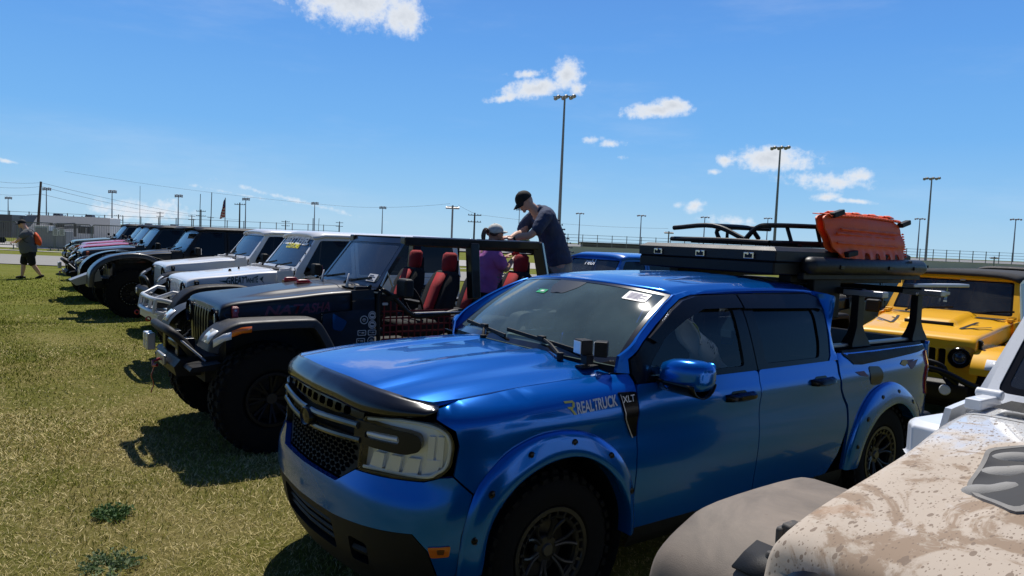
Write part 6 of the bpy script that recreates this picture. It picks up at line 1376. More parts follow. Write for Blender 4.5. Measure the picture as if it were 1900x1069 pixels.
# ---- muddy white one in the foreground
def mud_paint():
    m = bpy.data.materials.new('muddy_white_paint'); m.use_nodes = True; nt = m.node_tree; N = nt.nodes; L = nt.links; b = N['Principled BSDF']; tc = N.new('ShaderNodeTexCoord')
    def nz(s, d=8, r=.6, dist=0, vec=None):
        n = N.new('ShaderNodeTexNoise'); n.inputs['Scale'].default_value = s; n.inputs['Detail'].default_value = d; n.inputs['Roughness'].default_value = r; n.inputs['Distortion'].default_value = dist; L.new(vec or tc.outputs['Object'], n.inputs['Vector']); return n.outputs[0]
    def rng(f, a, b_, lo=0, hi=1):
        r = N.new('ShaderNodeMapRange'); r.interpolation_type = 'SMOOTHSTEP'; L.new(f, r.inputs[0]); r.inputs[1].default_value = a; r.inputs[2].default_value = b_; r.inputs[3].default_value = lo; r.inputs[4].default_value = hi; return r.outputs[0]
    def mixc(f, a, c):
        x = N.new('ShaderNodeMix'); x.data_type = 'RGBA'; L.new(f, x.inputs[0])
        for i, q in ((6, a), (7, c)):
            if isinstance(q, tuple): x.inputs[i].default_value = (*q, 1)
            else: L.new(q, x.inputs[i])
        return x.outputs[2]
    def mth(op, a, c):
        n = N.new('ShaderNodeMath'); n.operation = op
        for i, q in enumerate((a, c)):
            if isinstance(q, (int, float)): n.inputs[i].default_value = q
            else: L.new(q, n.inputs[i])
        return n.outputs[0]
    sp = N.new('ShaderNodeSeparateXYZ'); L.new(tc.outputs['Object'], sp.inputs[0])
    # dried film of mud, heavier towards the nose
    grad = rng(sp.outputs[0], -.4, 1.3, .38, -.18)
    film = rng(mth('ADD', nz(4.5, 12, .72, .8), grad), .46, .74)
    c = mixc(mth('MULTIPLY', film, .85), (.72, .73, .74), (.45, .355, .26))
    streak = rng(mth('ADD', nz(3.4, 12, .68, 2.6), mth('MULTIPLY', grad, .30)), .56, .66)
    c = mixc(mth('MULTIPLY', streak, .85), c, (.27, .185, .12))
    thin = rng(nz(11, 12, .7, 1.6), .56, .64); c = mixc(mth('MULTIPLY', thin, .55), c, (.50, .44, .36))
    # splatter: elongated drops of several sizes
    mp = N.new('ShaderNodeMapping'); mp.inputs['Scale'].default_value = (.6, 1.5, 1); mp.inputs['Rotation'].default_value = (0, 0, .5); L.new(tc.outputs['Object'], mp.inputs['Vector'])
    tot = None
    for sc, th, dens in ((13, .15, .35), (28, .20, .55), (60, .26, .6), (130, .30, .6)):
        v = N.new('ShaderNodeTexVoronoi'); v.inputs['Scale'].default_value = sc; L.new(mp.outputs[0], v.inputs['Vector'])
        sc_ = N.new('ShaderNodeSeparateColor'); L.new(v.outputs['Color'], sc_.inputs[0])
        on = mth('LESS_THAN', sc_.outputs[0], dens); rad = mth('MULTIPLY', sc_.outputs[1], th * 1.3)
        w_ = mth('ADD', v.outputs['Distance'], mth('MULTIPLY', mth('SUBTRACT', nz(sc * 2.2, 3), .5), .18))
        d = mth('MULTIPLY', on, mth('LESS_THAN', w_, rad)); tot = d if tot is None else mth('MAXIMUM', tot, d)
    c = mixc(mth('MULTIPLY', tot, .85), c, (.20, .145, .105))
    rust = rng(nz(2.4, 6, .6, 1.0), .64, .68); c = mixc(mth('MULTIPLY', rust, .5), c, (.36, .22, .13))
    L.new(c, b.inputs['Base Color']); allm = mth('MAXIMUM', tot, mth('MAXIMUM', film, streak))
    L.new(rng(allm, 0, 1, .28, .85), b.inputs['Roughness']); L.new(rng(allm, 0, 1, .8, .0), b.inputs['Coat Weight'])
    bp = N.new('ShaderNodeBump'); bp.inputs['Strength'].default_value = .5; bp.inputs['Distance'].default_value = .0015; L.new(mth('ADD', allm, mth('MULTIPLY', nz(60, 5), .4)), bp.inputs['Height']); L.new(bp.outputs[0], b.inputs['Normal'])
    return m
def dusty(name, base, dust, amt):
    m = mat(name, base, .7); nt = m.node_tree; N = nt.nodes; L = nt.links; b = N['Principled BSDF']; tc = N.new('ShaderNodeTexCoord')
    n = N.new('ShaderNodeTexNoise'); n.inputs['Scale'].default_value = 5; n.inputs['Detail'].default_value = 9; n.inputs['Roughness'].default_value = .65; L.new(tc.outputs['Object'], n.inputs['Vector'])
    r = N.new('ShaderNodeMapRange'); L.new(n.outputs[0], r.inputs[0]); r.inputs[1].default_value = .3; r.inputs[2].default_value = .7; r.inputs[3].default_value = amt - .3; r.inputs[4].default_value = amt + .2
    n.inputs['Distortion'].default_value = .8
    x = N.new('ShaderNodeMix'); x.data_type = 'RGBA'; L.new(r.outputs[0], x.inputs[0]); x.inputs[6].default_value = (*base, 1); x.inputs[7].default_value = (*dust, 1); v = N.new('ShaderNodeTexVoronoi'); v.inputs['Scale'].default_value = 38; L.new(tc.outputs['Object'], v.inputs['Vector']); q = N.new('ShaderNodeSeparateColor'); L.new(v.outputs['Color'], q.inputs[0])
    g_ = N.new('ShaderNodeMath'); g_.operation = 'MULTIPLY'; L.new(q.outputs[0], g_.inputs[0]); g_.inputs[1].default_value = .22
    lt = N.new('ShaderNodeMath'); lt.operation = 'LESS_THAN'; L.new(v.outputs['Distance'], lt.inputs[0]); L.new(g_.outputs[0], lt.inputs[1]); gt = N.new('ShaderNodeMath'); gt.operation = 'GREATER_THAN'; L.new(q.outputs[1], gt.inputs[0]); gt.inputs[1].default_value = .6
    an = N.new('ShaderNodeMath'); an.operation = 'MULTIPLY'; L.new(lt.outputs[0], an.inputs[0]); L.new(gt.outputs[0], an.inputs[1]); a2 = N.new('ShaderNodeMath'); a2.operation = 'MULTIPLY'; L.new(an.outputs[0], a2.inputs[0]); a2.inputs[1].default_value = .6
    x2 = N.new('ShaderNodeMix'); x2.data_type = 'RGBA'; L.new(a2.outputs[0], x2.inputs[0]); L.new(x.outputs[2], x2.inputs[6]); x2.inputs[7].default_value = (.16, .12, .09, 1); L.new(x2.outputs[2], b.inputs['Base Color'])
    n2 = N.new('ShaderNodeTexNoise'); n2.inputs['Scale'].default_value = 350; n2.inputs['Detail'].default_value = 3; L.new(tc.outputs['Object'], n2.inputs['Vector'])
    bp = N.new('ShaderNodeBump'); bp.inputs['Strength'].default_value = .35; bp.inputs['Distance'].default_value = .002; L.new(n2.outputs[0], bp.inputs['Height']); L.new(bp.outputs[0], b.inputs['Normal']); return m
mudw = mud_paint(); dustf = dusty('dusty_fender', (.06, .05, .042), (.31, .25, .195), .52); dustb = dusty('dusty_rubber', (.02, .02, .02), (.20, .18, .16), .35)
spk = paint('speckled_white', (.80, .82, .85), rough=.35, dust=.8, dustcol=(.22, .18, .15))
JW, hd, WSW, bsW, zcW, hwW = jeep('muddy white off-road vehicle with brown-splattered hood and dusty fender, cut by right edge', row(.40, 3.22, 0), YAW - 0, spk, hood=mudw, bumper='steel', fcol=dustf, grillem=mudw, latchm=dustb, hoodstyle='bulge', R=.47, mirror=False, pillarm=spk, topcol=black_pl, lift=.115, fender='short', fw=.955)
# grey hood vents with louvres; a flat dark panel paints the recess shade
for k in (1, -1):
    out_ = rpoly([(.02, .25), (.14, .40), (.50, .47), (.70, .40), (.34, .21)], .05, 4); inn = [(.34 + (a - .34) * .93, .35 + (b - .35) * .88) for a, b in out_]
    zf = lambda a, b: zcW(a) + .004 + .030 * ssf(.60, .44, abs(b) / hwW(a)) * ssf(-.22, .25, a)
    mb = MB(); mb.panel(out_, lambda a, b, t, k=k: (a, k * b, zf(a, b) + .004 + t), .03, [inn], .006); v_ = mb.build('hood_vent', dusty('vent_frame', (.10, .10, .10), (.35, .33, .30), .5), hd, 50)
    mb = MB(); mb.panel(inn, lambda a, b, t, k=k: (a, k * b, zf(a, b) + .003), .05, thick=0); mb.build('vent_shade_panel', mat('vent_dark', (.018, .018, .02), .7), v_)
    for i in range(3):
        mb = MB(); a0 = .14 + i * .145; b0, b1 = .31 + i * .018, .375 + i * .020; P = [(a0 + .05, k * (b0 - .012), zf(a0, b0) - .030), (a0 + .045, k * b0, zf(a0, b0) - .010), (a0 + .02, k * (b0 + b1) / 2, zf(a0, .35) - .008), (a0, k * b1, zf(a0, b1) - .012), (a0 - .005, k * (b1 + .012), zf(a0, b1) - .030)]
        mb.tube(spline(P, 4), .021, 12, ell=1.5); mb.build('louvre', dusty('louvre_grey', (.16, .16, .16), (.36, .345, .32), .6), v_)
# raised block on the far cowl corner
mb = MB(); mb.loft([[(a, b, z) for a, b in ((1.10, -.70), (1.12, -.88), (1.18, -.92), (1.42, -.90), (1.46, -.70))] for z in (1.08, 1.185)] + [[(a, b, 1.205) for a, b in ((1.12, -.70), (1.15, -.86), (1.19, -.90), (1.40, -.88), (1.44, -.70))]], closeU=True, caps=True); mb.build('cowl_side_lamp_housing', spk, JW, bevel=.01)
# bolts on the far fender, and a black sheet painting a pocket's shade
for (a, b, z) in ((-.22, -.66, 1.062), (.10, -.66, 1.096), (.30, -.66, 1.096)): mb = MB(rm=False); mb.lathe([(.001, z + .006), (.009, z + .006), (.013, z), (.013, z - .01)], (a, b, 0), 'z', 10); mb.build('fender_bolt', dustb, JW)
mb = MB(rm=False); mb.loft([[(a, b, z + .004) for b in (-.60, -.66, -.72)] for a, z in ((-.285, 1.02), (-.24, 1.045), (-.19, 1.063))]); mb.build('pocket_shade_sheet', black_pl, JW, solid=.006)
REMAP[0] = None
# ================================================================ people
skin = mat('skin', (.70, .42, .31), .55, var=.12, vscale=18); skin_t = mat('skin_tan', (.56, .31, .22), .55, var=.12, vscale=18)
def caps(mb, pts, n=14, sub=6):
    """smooth tapered limb with round ends through (x, y, z, r) points"""
    P = spline([p[:3] for p in pts], sub); rs = spline([(p[3], 0, 0) for p in pts], sub); rs = [q[0] for q in rs]
    P = [Vector(p) for p in P]; a, b = (P[0] - P[1]).normalized(), (P[-1] - P[-2]).normalized(); ra, rb = rs[0], rs[-1]
    A = [(P[0] + a * ra * math.sin(t), ra * math.cos(t)) for t in (1.35, 1.0, .5)]; B = [(P[-1] + b * rb * math.sin(t), rb * math.cos(t)) for t in (.5, 1.0, 1.35)]
    mb.tube([q[0] for q in A] + P + [q[0] for q in B], [q[1] for q in A] + rs + [q[1] for q in B], n)
def ellip(mb, c, r, X=(1, 0, 0), Z=(0, 0, 1), n=20, fn=None):
    X = Vector(X).normalized(); Z = Vector(Z); Z = (Z - X * Z.dot(X)).normalized(); Y = Z.cross(X); rows = []
    for i in range(n + 1):
        t = math.pi * (i + .02) / (n + .04); row_ = []
        for j in range(n):
            a = 2 * math.pi * j / n; u = Vector((math.sin(t) * math.cos(a), math.sin(t) * math.sin(a), math.cos(t)))
            q = Vector((u.x * r[0], u.y * r[1], u.z * r[2]))
            if fn: q = fn(u, q)
            row_.append(Vector(c) + X * q.x + Y * q.y + Z * q.z)
        rows.append(row_)
    mb.loft(rows, closeU=True, caps=True)
def torso(mb, rings, n=22):
    """rings: (x, y, z, half depth, half width)"""
    R2 = spline([r[:3] for r in rings], 5); D = spline([(r[3], r[4], 0) for r in rings], 5); rows = []
    for i, (c, d) in enumerate(zip(R2, D)):
        c = Vector(c); a = Vector(R2[min(i + 1, len(R2) - 1)]) - Vector(R2[max(i - 1, 0)]); a.normalize(); Y = Vector((0, 1, 0)); X = Y.cross(a).normalized()
        rows.append([c + X * d[0] * (abs(math.cos(t)) ** .85) * math.copysign(1, math.cos(t)) + Y * d[1] * (abs(math.sin(t)) ** .85) * math.copysign(1, math.sin(t)) for t in [2 * math.pi * k / n for k in range(n)]])
    mb.loft(rows, closeU=True, caps=True)
def solidbuild(mb, name, m, parent, vox, sm=4, wr=0):
    o = mb.build(name, m, parent, 180); r = o.modifiers.new('r', 'REMESH'); r.mode = 'VOXEL'; r.voxel_size = vox; r.use_smooth_shade = True
    if wr:
        tx = bpy.data.textures.new('folds', 'CLOUDS'); tx.noise_scale = .11; d = o.modifiers.new('d', 'DISPLACE'); d.texture = tx; d.strength = wr; d.texture_coords = 'LOCAL'; d.mid_level = .5
    s_ = o.modifiers.new('s', 'SMOOTH'); s_.factor = .5; s_.iterations = sm
    return o
def hand(mb, w_, d, up, s=1.0, curl=.6):
    """palm and five curled fingers, starting at wrist w_, pointing along d, back of the hand towards up"""
    d = Vector(d).normalized(); up = Vector(up); up = (up - d * up.dot(d)).normalized(); sd_ = d.cross(up); w_ = Vector(w_)
    ellip(mb, w_ + d * .045 * s, (.052 * s, .040 * s, .016 * s), d, up, 12)
    for i, (off, ln) in enumerate([(-.030, .060), (-.010, .074), (.010, .080), (.030, .070)]):
        b = w_ + d * .082 * s + sd_ * off * s; l = ln * s; p1 = b + d * l * .40 - up * l * .08 * curl * 2; p2 = p1 + d * l * .25 - up * l * .35 * curl * 1.4; p3 = p2 + d * l * .02 - up * l * .35
        caps(mb, [(*b, .0088 * s), (*p1, .0082 * s), (*p2, .0075 * s), (*p3, .0065 * s)], 8, 3)
    b = w_ + d * .030 * s + sd_ * (.034 * s); e1 = b + (d * .6 + sd_ * .6 - up * .3) * .035 * s; e2 = e1 + (d * .9 + sd_ * .1 - up * .4) * .035 * s
    caps(mb, [(*b, .012 * s), (*e1, .0105 * s), (*e2, .008 * s)], 8, 3)
def head(mb, c, f, u, s=1.0):
    """skull, jaw, nose, lips, brow and ears; f face direction, u crown direction"""
    f = Vector(f).normalized(); u = Vector(u); u = (u - f * u.dot(f)).normalized(); l = u.cross(f); c = Vector(c)
    def sh(n_, q):
        if n_.z < 0: k = 1 - .34 * (-n_.z) ** 1.3; q.y *= k; q.x *= (1 - .12 * -n_.z)
        if n_.z < -.2 and n_.x > 0: q.x += .012 * s * n_.x
        return q
    ellip(mb, c, (.098 * s, .077 * s, .118 * s), f, u, 22, sh)
    W_ = lambda a, b, d: c + f * a * s + l * b * s + u * d * s
    caps(mb, [(*W_(.094, 0, .018), .008 * s), (*W_(.112, 0, -.012), .011 * s), (*W_(.108, 0, -.026), .013 * s)], 8, 3)
    for k in (1, -1):
        caps(mb, [(*W_(.084, k * .012, .030), .010 * s), (*W_(.080, k * .042, .032), .009 * s)], 8, 2); ellip(mb, W_(-.008, k * .079, -.005), (.018 * s, .008 * s, .030 * s), f, u, 10)
        caps(mb, [(*W_(.098, k * .012, -.026), .006 * s), (*W_(.098, k * .013, -.028), .005 * s)], 6, 2)
    caps(mb, [(*W_(.092, -.022, -.055), .006 * s), (*W_(.100, 0, -.053), .009 * s), (*W_(.092, .022, -.055), .006 * s)], 8, 3)
    caps(mb, [(*W_(.093, -.018, -.066), .006 * s), (*W_(.099, 0, -.067), .009 * s), (*W_(.093, .018, -.066), .006 * s)], 8, 3)
    ellip(mb, W_(.080, 0, -.097), (.022 * s, .026 * s, .018 * s), f, u, 10)
    return W_, f, l, u
def face_parts(T, W_, s=1):
    for k in (1, -1):
        e = MB(False); ellip(e, W_(.087, k * .031, .012), (.009 * s, .014 * s, .007 * s), (W_(1, 0, 0) - W_(0, 0, 0)), (0, 0, 1), 8); e.build('eye', mat('eye_dark', (.05, .035, .03), .2, coat=1), T)
    e = MB(False); e.tube([W_(.103, -.02, -.060), W_(.106, 0, -.060), W_(.103, .02, -.060)], .0022 * s, 5); e.build('mouth', mat('lip', (.25, .09, .08), .5), T)
def cap(T, W_, f, l, u, m, mb_, s=1.0, name='cap', brim_up=.0):
    c = MB(False); rows = []
    for i in range(11):
        t = i / 10 * 1.52; rows.append([W_(.006 + .107 * math.cos(t) * math.cos(a) * (1.02 if math.cos(a) > 0 else 1.05), .089 * math.cos(t) * math.sin(a), .030 + .105 * math.sin(t)) for a in [2 * math.pi * j / 28 for j in range(28)]])
    c.loft([[W_(.006 + .108 * math.cos(a), .090 * math.sin(a), .018) for a in [2 * math.pi * j / 28 for j in range(28)]]] + rows, closeU=True); cp = c.build(name, m, T, 70, solid=.004)
    b = MB(False); rows = []
    for i in range(7):
        t = i / 6; rows.append([W_(.100 * math.cos(a) + .006 + .082 * t * max(0, math.cos(a)) ** .5, .088 * math.sin(a) * (1 - .12 * t), .028 - (.020 - brim_up) * t - .012 * t * t - .014 * (abs(math.sin(a)) ** 2) * t) for a in [-1.25 + 2.5 * j / 14 for j in range(15)]])
    b.loft(rows); b.build('brim', mb_, cp, 70, solid=.004)
    b = MB(False); ellip(b, W_(.006, 0, .137), (.008, .008, .005), n=8); b.build('button', m, cp)
    return cp
def jrow(a, b, z): return TO + _A * .46 + _B * -3.42 + _A * a + _B * b + Vector((0, 0, z))

# ---- the man leaning on the roof rail
TM = thing('person', 'man in navy T-shirt and black cap leaning over the roof rail of the open vehicle', 'person', jrow(3.90, -.10, .80), YAW + 180 - 16)
b = MB(False); hc = (.315, .0, 1.575)
W_, f, l, u = head(b, hc, (.80, .06, -.60), (.60, 0, .80), 1.0)
caps(b, [(.155, 0, 1.44, .072), (.22, 0, 1.50, .060), (.285, 0, 1.545, .058)])
torso(b, [(-.15, 0, .74, .10, .15), (-.14, 0, .90, .12, .165), (-.07, 0, 1.12, .12, .16), (.03, 0, 1.32, .12, .18), (.10, 0, 1.42, .10, .17), (.15, 0, 1.47, .06, .10)])
for k in (1, -1):
    e, w_ = ((.315, .25, 1.170), (.500, .13, 1.105)) if k > 0 else ((.27, -.20, 1.19), (.47, -.02, 1.125))
    caps(b, [(.11, k * .17, 1.42, .066), (.17, k * .215, 1.33, .060), (*e, .045), ((e[0] + w_[0]) / 2, (e[1] + w_[1]) / 2, (e[2] + w_[2]) / 2 + .005, .042), (*w_, .028)])
    d = (.8, -.55, .12) if k > 0 else (.85, .35, .1); hand(b, w_, d, (0, 0, 1) if k < 0 else (.1, .2, 1), 1.0, .6)
    caps(b, [(-.15, k * .10, .78, .105), (-.10, k * .115, .45, .075), (-.09, k * .12, .40, .066), (-.14, k * .125, .24, .066), (-.16, k * .125, .07, .045)])
body = solidbuild(b, 'body', skin, TM, .0075, 3)
face_parts(body, W_)
b = MB(False); torso(b, [(-.165, 0, .82, .17, .205), (-.150, 0, .88, .165, .20), (-.11, 0, 1.0, .155, .19), (-.045, 0, 1.17, .145, .19), (.03, 0, 1.32, .138, .205), (.085, 0, 1.425, .125, .195), (.145, 0, 1.475, .075, .10), (.165, 0, 1.487, .066, .07)])
for k in (1, -1): caps(b, [(.09, k * .15, 1.43, .085), (.14, k * .21, 1.37, .088), (.215, k * .245, 1.275, .082), (.235, k * .252, 1.235, .078)])
sh = solidbuild(b, 'tshirt', mat('shirt_navy', (.045, .062, .125), .85, var=.25, vscale=9, bump=.2, bscale=350), TM, .009, 3, .03)
q = MB(False); rnd = random.Random(2)
for i in range(9):
    for j in range(5):
        z = 1.36 - i * .055; y = -.10 + j * .05; x = np.interp(z, [.85, 1.0, 1.17, 1.32, 1.42], [-.345, -.305, -.225, -.135, -.045]) - .004
        if rnd.random() < .8: q.box((x, y, z), (.006, .045 * rnd.uniform(.4, 1), .018), rot=(rnd.uniform(-20, 20), 25, 0))
q.build('shirt_print', mat('print_paleblue', (.10, .13, .18), .8), sh)
b = MB(False); torso(b, [(-.18, 0, .60, .135, .175), (-.175, 0, .72, .16, .195), (-.165, 0, .86, .155, .19)])
for k in (1, -1): caps(b, [(-.165, k * .095, .74, .125), (-.12, k * .11, .50, .110), (-.10, k * .12, .34, .100)])
solidbuild(b, 'shorts', mat('shorts_khaki', (.36, .34, .31), .85, var=.2, vscale=8, bump=.2, bscale=300), TM, .010, 3, .025)
cap(TM, W_, f, l, u, mat('cap_black', (.012, .012, .013), .8, bump=.2, bscale=400), mat('cap_black', ()), 1.0)
b = MB(False); b.lathe([(.029, -.014), (.034, -.012), (.034, .012), (.029, .014)], (0, 0, 0), 'x', 16); o = b.build('wristwatch', black_pl, TM); o.location = (.482, .142, 1.112); o.rotation_euler = (0, R_(18), R_(-34))
for k in (1, -1): b = MB(False); caps(b, [(-.22, k * .125, .035, .042), (-.12, k * .13, .04, .045), (-.02, k * .13, .03, .04)]); b.build('shoe', black_pl, TM, 70)

# ---- the woman inside
TW = thing('person', 'woman in purple T-shirt and pale cap with a ponytail, kneeling inside the open black vehicle', 'person', jrow(3.15, -.20, .90), YAW)
b = MB(False); hc = (.030, 0, 1.055)
W_, f, l, u = head(b, hc, (1, -.05, .16), (-.16, 0, 1), .93)
caps(b, [(-.05, 0, .90, .055), (-.03, 0, .95, .046), (-.005, 0, 1.0, .046)])
torso(b, [(-.06, 0, .30, .10, .16), (-.06, 0, .45, .10, .14), (-.05, 0, .62, .11, .14), (-.05, 0, .80, .10, .15), (-.05, 0, .88, .07, .10)])
for k in (1, -1):
    e, w_ = ((.03, -.24, .655), (.215, -.13, .765)) if k < 0 else ((.05, .22, .66), (.225, .06, .775))
    caps(b, [(-.05, k * .15, .83, .056), (-.03, k * .19, .74, .050), (*e, .038), ((e[0] + w_[0]) / 2, (e[1] + w_[1]) / 2, (e[2] + w_[2]) / 2 - .004, .034), (*w_, .024)])
    hand(b, w_, (.8, -k * .35, .55), (-.5, 0, .8), .92, .6)
    caps(b, [(-.06, k * .09, .34, .10), (.05, k * .10, .12, .08), (.10, k * .10, .03, .062), (-.10, k * .10, .0, .055), (-.30, k * .10, .0, .040)])
body = solidbuild(b, 'body', skin_t, TW, .0075, 3); face_parts(body, W_, .93)
b = MB(False); torso(b, [(-.07, 0, .36, .155, .19), (-.065, 0, .46, .150, .175), (-.045, 0, .58, .150, .175), (-.02, 0, .70, .165, .185), (-.04, 0, .80, .130, .185), (-.05, 0, .865, .085, .12), (-.05, 0, .885, .06, .07)])
for k in (1, -1): caps(b, [(-.05, k * .13, .83, .075), (-.035, k * .19, .77, .074), (-.015, k * .215, .705, .072)])
sh = solidbuild(b, 'tshirt', mat('shirt_purple', (.55, .17, .50), .85, var=.25, vscale=9, bump=.2, bscale=350), TW, .009, 3, .03)
b = MB(False)
for i in range(7):
    for j in range(3): b.box((-.02 + j * .05, -.178 + abs(j - 1) * .012, .62 - i * .035), (.04, .006, .016), rot=(0, 15, 0))
b.build('shirt_print', mat('print_grey', (.25, .24, .30), .8), sh)
b = MB(False); torso(b, [(-.06, 0, .20, .13, .17), (-.06, 0, .32, .135, .175), (-.06, 0, .40, .13, .165)])
for k in (1, -1): caps(b, [(-.06, k * .09, .30, .115), (.05, k * .10, .12, .095), (.10, k * .10, .04, .075), (-.10, k * .10, .02, .065), (-.28, k * .10, .02, .055)])
solidbuild(b, 'trousers', mat('trousers_dark', (.012, .012, .016), .9), TW, .010, 3)
cp = cap(TW, W_, f, l, u, mat('cap_stone', (.72, .69, .62), .85, var=.5, vscale=35), mat('cap_stone', ()), .93, brim_up=.012)
hair = mat('hair_brown', (.07, .03, .018), .6, var=.5, vscale=60)
b = MB(False)
for i in range(26):
    a = i * .7; r_ = .022 * math.sqrt((i % 7) / 7); oy, oz = r_ * math.cos(a), r_ * math.sin(a); p0 = W_(-.10, 0, .045); caps(b, [(p0.x, p0.y + oy, p0.z + oz, .008), (p0.x - .045, p0.y + oy * 1.6, p0.z + .018 + oz, .009), (p0.x - .070, p0.y + oy * 2, p0.z - .05 + oz, .008), (p0.x - .062, p0.y + oy * 1.4, p0.z - .13 + oz, .004)], 6, 3)
for k in (1, -1): caps(b, [(*W_(.0, k * .075, .02), .014), (*W_(-.05, k * .07, .0), .018), (*W_(-.09, k * .04, .02), .018)], 8, 3)
b.build('hair', hair, TW, 70)
b = MB(False)
for k in (1, -1): ellip(b, W_(.093, k * .034, .012), (.008, .028, .020), (1, 0, .1), n=10); b.tube([W_(.088, k * .06, .016), W_(.0, k * .078, .012)], .003, 5)
b.tube([W_(.098, -.015, .016), W_(.098, .015, .016)], .003, 5); b.build('sunglasses', black_gl, TW)
b = MB(False); b.box((.30, -.06, .83), (.10, .03, .07), rot=(0, -30, 0)); o = b.build('small_red_pouch', red_fab, None, bevel=.008); o.parent = None; o.location = jrow(3.15, -.20, .90); o.rotation_euler = (0, 0, R_(YAW)); tag(o, 'small red pouch held in the hands of the woman in purple', 'pouch')

# ---- the man walking on the left
TK = thing('person', 'heavy-set man in grey T-shirt, black shorts and cap walking left across the grass', 'person', (-15.72, 23.5, .0), 213.8)
b = MB(False); hc = (.120, 0, 1.760)
W_, f, l, u = head(b, hc, (1, .05, -.08), (.08, 0, 1), 1.06)
caps(b, [(.02, 0, 1.58, .085), (.06, 0, 1.66, .07), (.08, 0, 1.70, .068)])
torso(b, [(-.06, 0, .85, .15, .19), (-.02, 0, 1.0, .19, .21), (0, 0, 1.2, .19, .20), (-.01, 0, 1.42, .15, .20), (0, 0, 1.56, .10, .15)])
for k, e, w_ in ((1, (.22, .27, 1.26), (.30, .12, 1.16)), (-1, (.20, -.27, 1.26), (.32, -.12, 1.18))):
    caps(b, [(0, k * .19, 1.50, .075), (.08, k * .25, 1.40, .066), (*e, .050), ((e[0] + w_[0]) / 2, (e[1] + w_[1]) / 2, (e[2] + w_[2]) / 2, .046), (*w_, .030)]); hand(b, w_, (.9, -k * .3, -.1), (0, k * .3, 1), 1.05, .7)
caps(b, [(-.02, -.11, .90, .12), (.08, -.12, .56, .080), (.09, -.12, .50, .066), (.10, -.12, .32, .066), (.13, -.12, .10, .042)])
caps(b, [(-.08, .11, .90, .12), (-.12, .12, .56, .080), (-.14, .12, .50, .066), (-.25, .12, .32, .066), (-.36, .12, .14, .042)])
body = solidbuild(b, 'body', skin, TK, .011, 2); face_parts(body, W_, 1.06)
b = MB(False); torso(b, [(-.05, 0, .84, .23, .25), (-.03, 0, .98, .25, .26), (-.01, 0, 1.15, .235, .25), (-.02, 0, 1.35, .19, .235), (-.01, 0, 1.50, .15, .215), (.01, 0, 1.59, .10, .12)])
for k in (1, -1): caps(b, [(0, k * .17, 1.52, .10), (.06, k * .24, 1.45, .098), (.13, k * .27, 1.37, .09)])
solidbuild(b, 'tshirt', mat('shirt_grey', (.13, .135, .14), .85, var=.2, vscale=9), TK, .013, 2, .03)
b = MB(False); torso(b, [(-.06, 0, .72, .19, .22), (-.05, 0, .85, .215, .235), (-.04, 0, .93, .21, .23)])
caps(b, [(-.02, -.11, .84, .15), (.05, -.12, .66, .125), (.08, -.12, .53, .115)]); caps(b, [(-.08, .11, .84, .15), (-.11, .12, .66, .125), (-.135, .12, .52, .115)])
solidbuild(b, 'shorts', mat('shorts_black', (.012, .012, .014), .9), TK, .013, 2, .02)
cap(TK, W_, f, l, u, mat('cap_black', ()), mat('cap_black', ()), 1.06)
b = MB(False); caps(b, [(.07, -.12, .035, .045), (.18, -.12, .04, .048), (.27, -.12, .03, .040)]); b.build('shoe', black_pl, TK, 70)
b = MB(False); caps(b, [(-.43, .12, .10, .042), (-.33, .12, .055, .048), (-.25, .12, .02, .04)]); b.build('shoe', black_pl, TK, 70)
pk = thing('drawstring_bag', 'bright orange drawstring bag on the back of the walking man', 'bag', (-15.72, 23.5, 0), 213.8)
b = MB(False); torso(b, [(-.30, .02, 1.10, .05, .10), (-.31, .02, 1.14, .095, .16), (-.29, .02, 1.28, .095, .17), (-.25, .02, 1.42, .06, .14), (-.22, .02, 1.50, .03, .06)]); solidbuild(b, 'sack', mat('bag_orange', (.80, .10, .01), .6, var=.2, vscale=10), pk, .012, 2, .03)
b = MB(False)
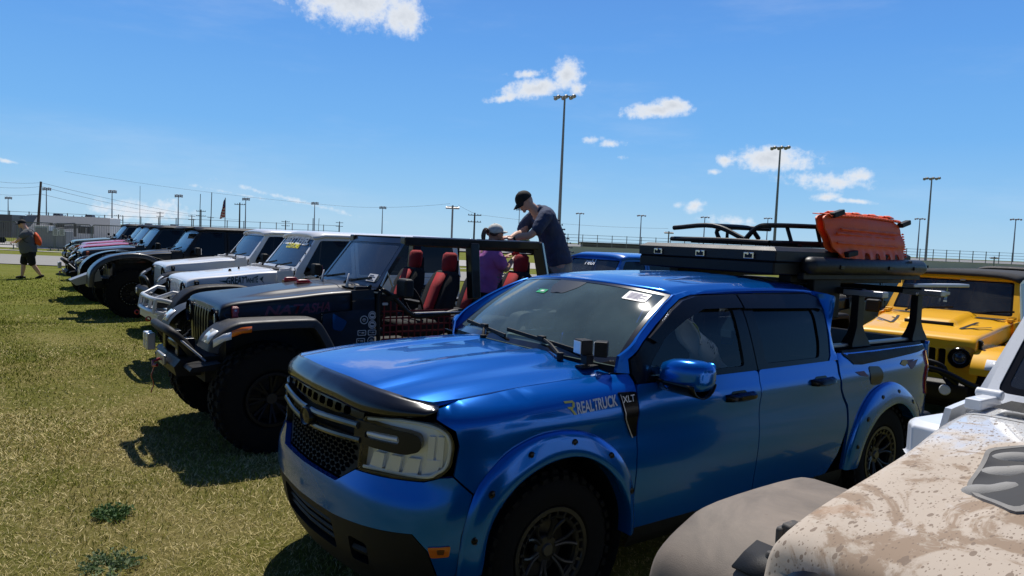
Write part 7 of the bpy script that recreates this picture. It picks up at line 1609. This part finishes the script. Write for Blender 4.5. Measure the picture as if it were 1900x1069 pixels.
for k in (1, -1): b.tube(spline([(-.22, k * .05, 1.50), (-.10, k * .16, 1.60), (.05, k * .20, 1.58), (.15, k * .21, 1.42), (.05, k * .26, 1.2), (-.25, k * .16, 1.12)], 4), .008, 6)
b.build('strap', black_pl, pk)
# ================================================================ far vehicles seen behind the row
def place(o, loc, rz, label): o.location = loc; o.rotation_euler = (0, 0, R_(rz)); o['label'] = label; return o
REMAP[0] = None
gb = 'vehicles parked in the row behind'
JB = jeep('bright blue off-road vehicle with pale window lettering, seen past the man above the pickup roof', (.35, 11.75, -.12), 36, bluej, group=gb, topcol=bluej, bumper='steel', lift=0, R=.45, banner=[('rebl', .16, -.1, .70, mat('vinyl_white', ()), .003)])[0]
REMAP[0] = None
k1 = jeep('black off-road vehicle glimpsed between the pickup cab and the rack post', (4.3, 11.6, -.14), 38, blk_car, group=gb, bumper='steel', lift=.05, R=.47, mirror=True)[0]
REMAP[0] = None
# black cargo trailer right of the blue one
t = thing('cargo_trailer', 'low black cargo trailer between the blue vehicle roof and the roof tent', 'trailer', (4.9, 17.3, 0) and at(1172, 520, 17.5) - Vector((0, 0, 1.0)), 30)
zz = t.location.z; t.location.z = -.15
mb = MB(); mb.box((1.2, 0, 1.10), (3.4, 1.9, 1.35)); mb.build('body', mat('trailer_black', (.018, .018, .02), .45, var=.2), t, bevel=.05)
mb = MB(); mb.box((1.2, 0, 1.80), (3.44, 1.94, .05)); mb.build('roof_cap', mat('trailer_silver', (.32, .33, .34), .4, metal=.3), t, bevel=.01)
for k in (1, -1): mb = MB(); mb.lathe([(.05, k * .80), (.28, k * .80), (.34, k * .84), (.34, k * 1.0), (.28, k * 1.02), (.05, k * .98)], (1.2, 0, .34), 'y', 24); mb.build('wheel', rubber, t)
mb = MB(); mb.beam((-1.5, 0, .50), (-.5, 0, .50), .1, .1); mb.build('drawbar', galv, t)
for (x, y, rz, lab, src) in [(8.7, 13.6, 34, 'second black off-road vehicle in the row behind, mostly hidden by the rack post', k1)]:
    place(copy_tree(src), (x, y, -.14), rz, lab)
REMAP[0] = None
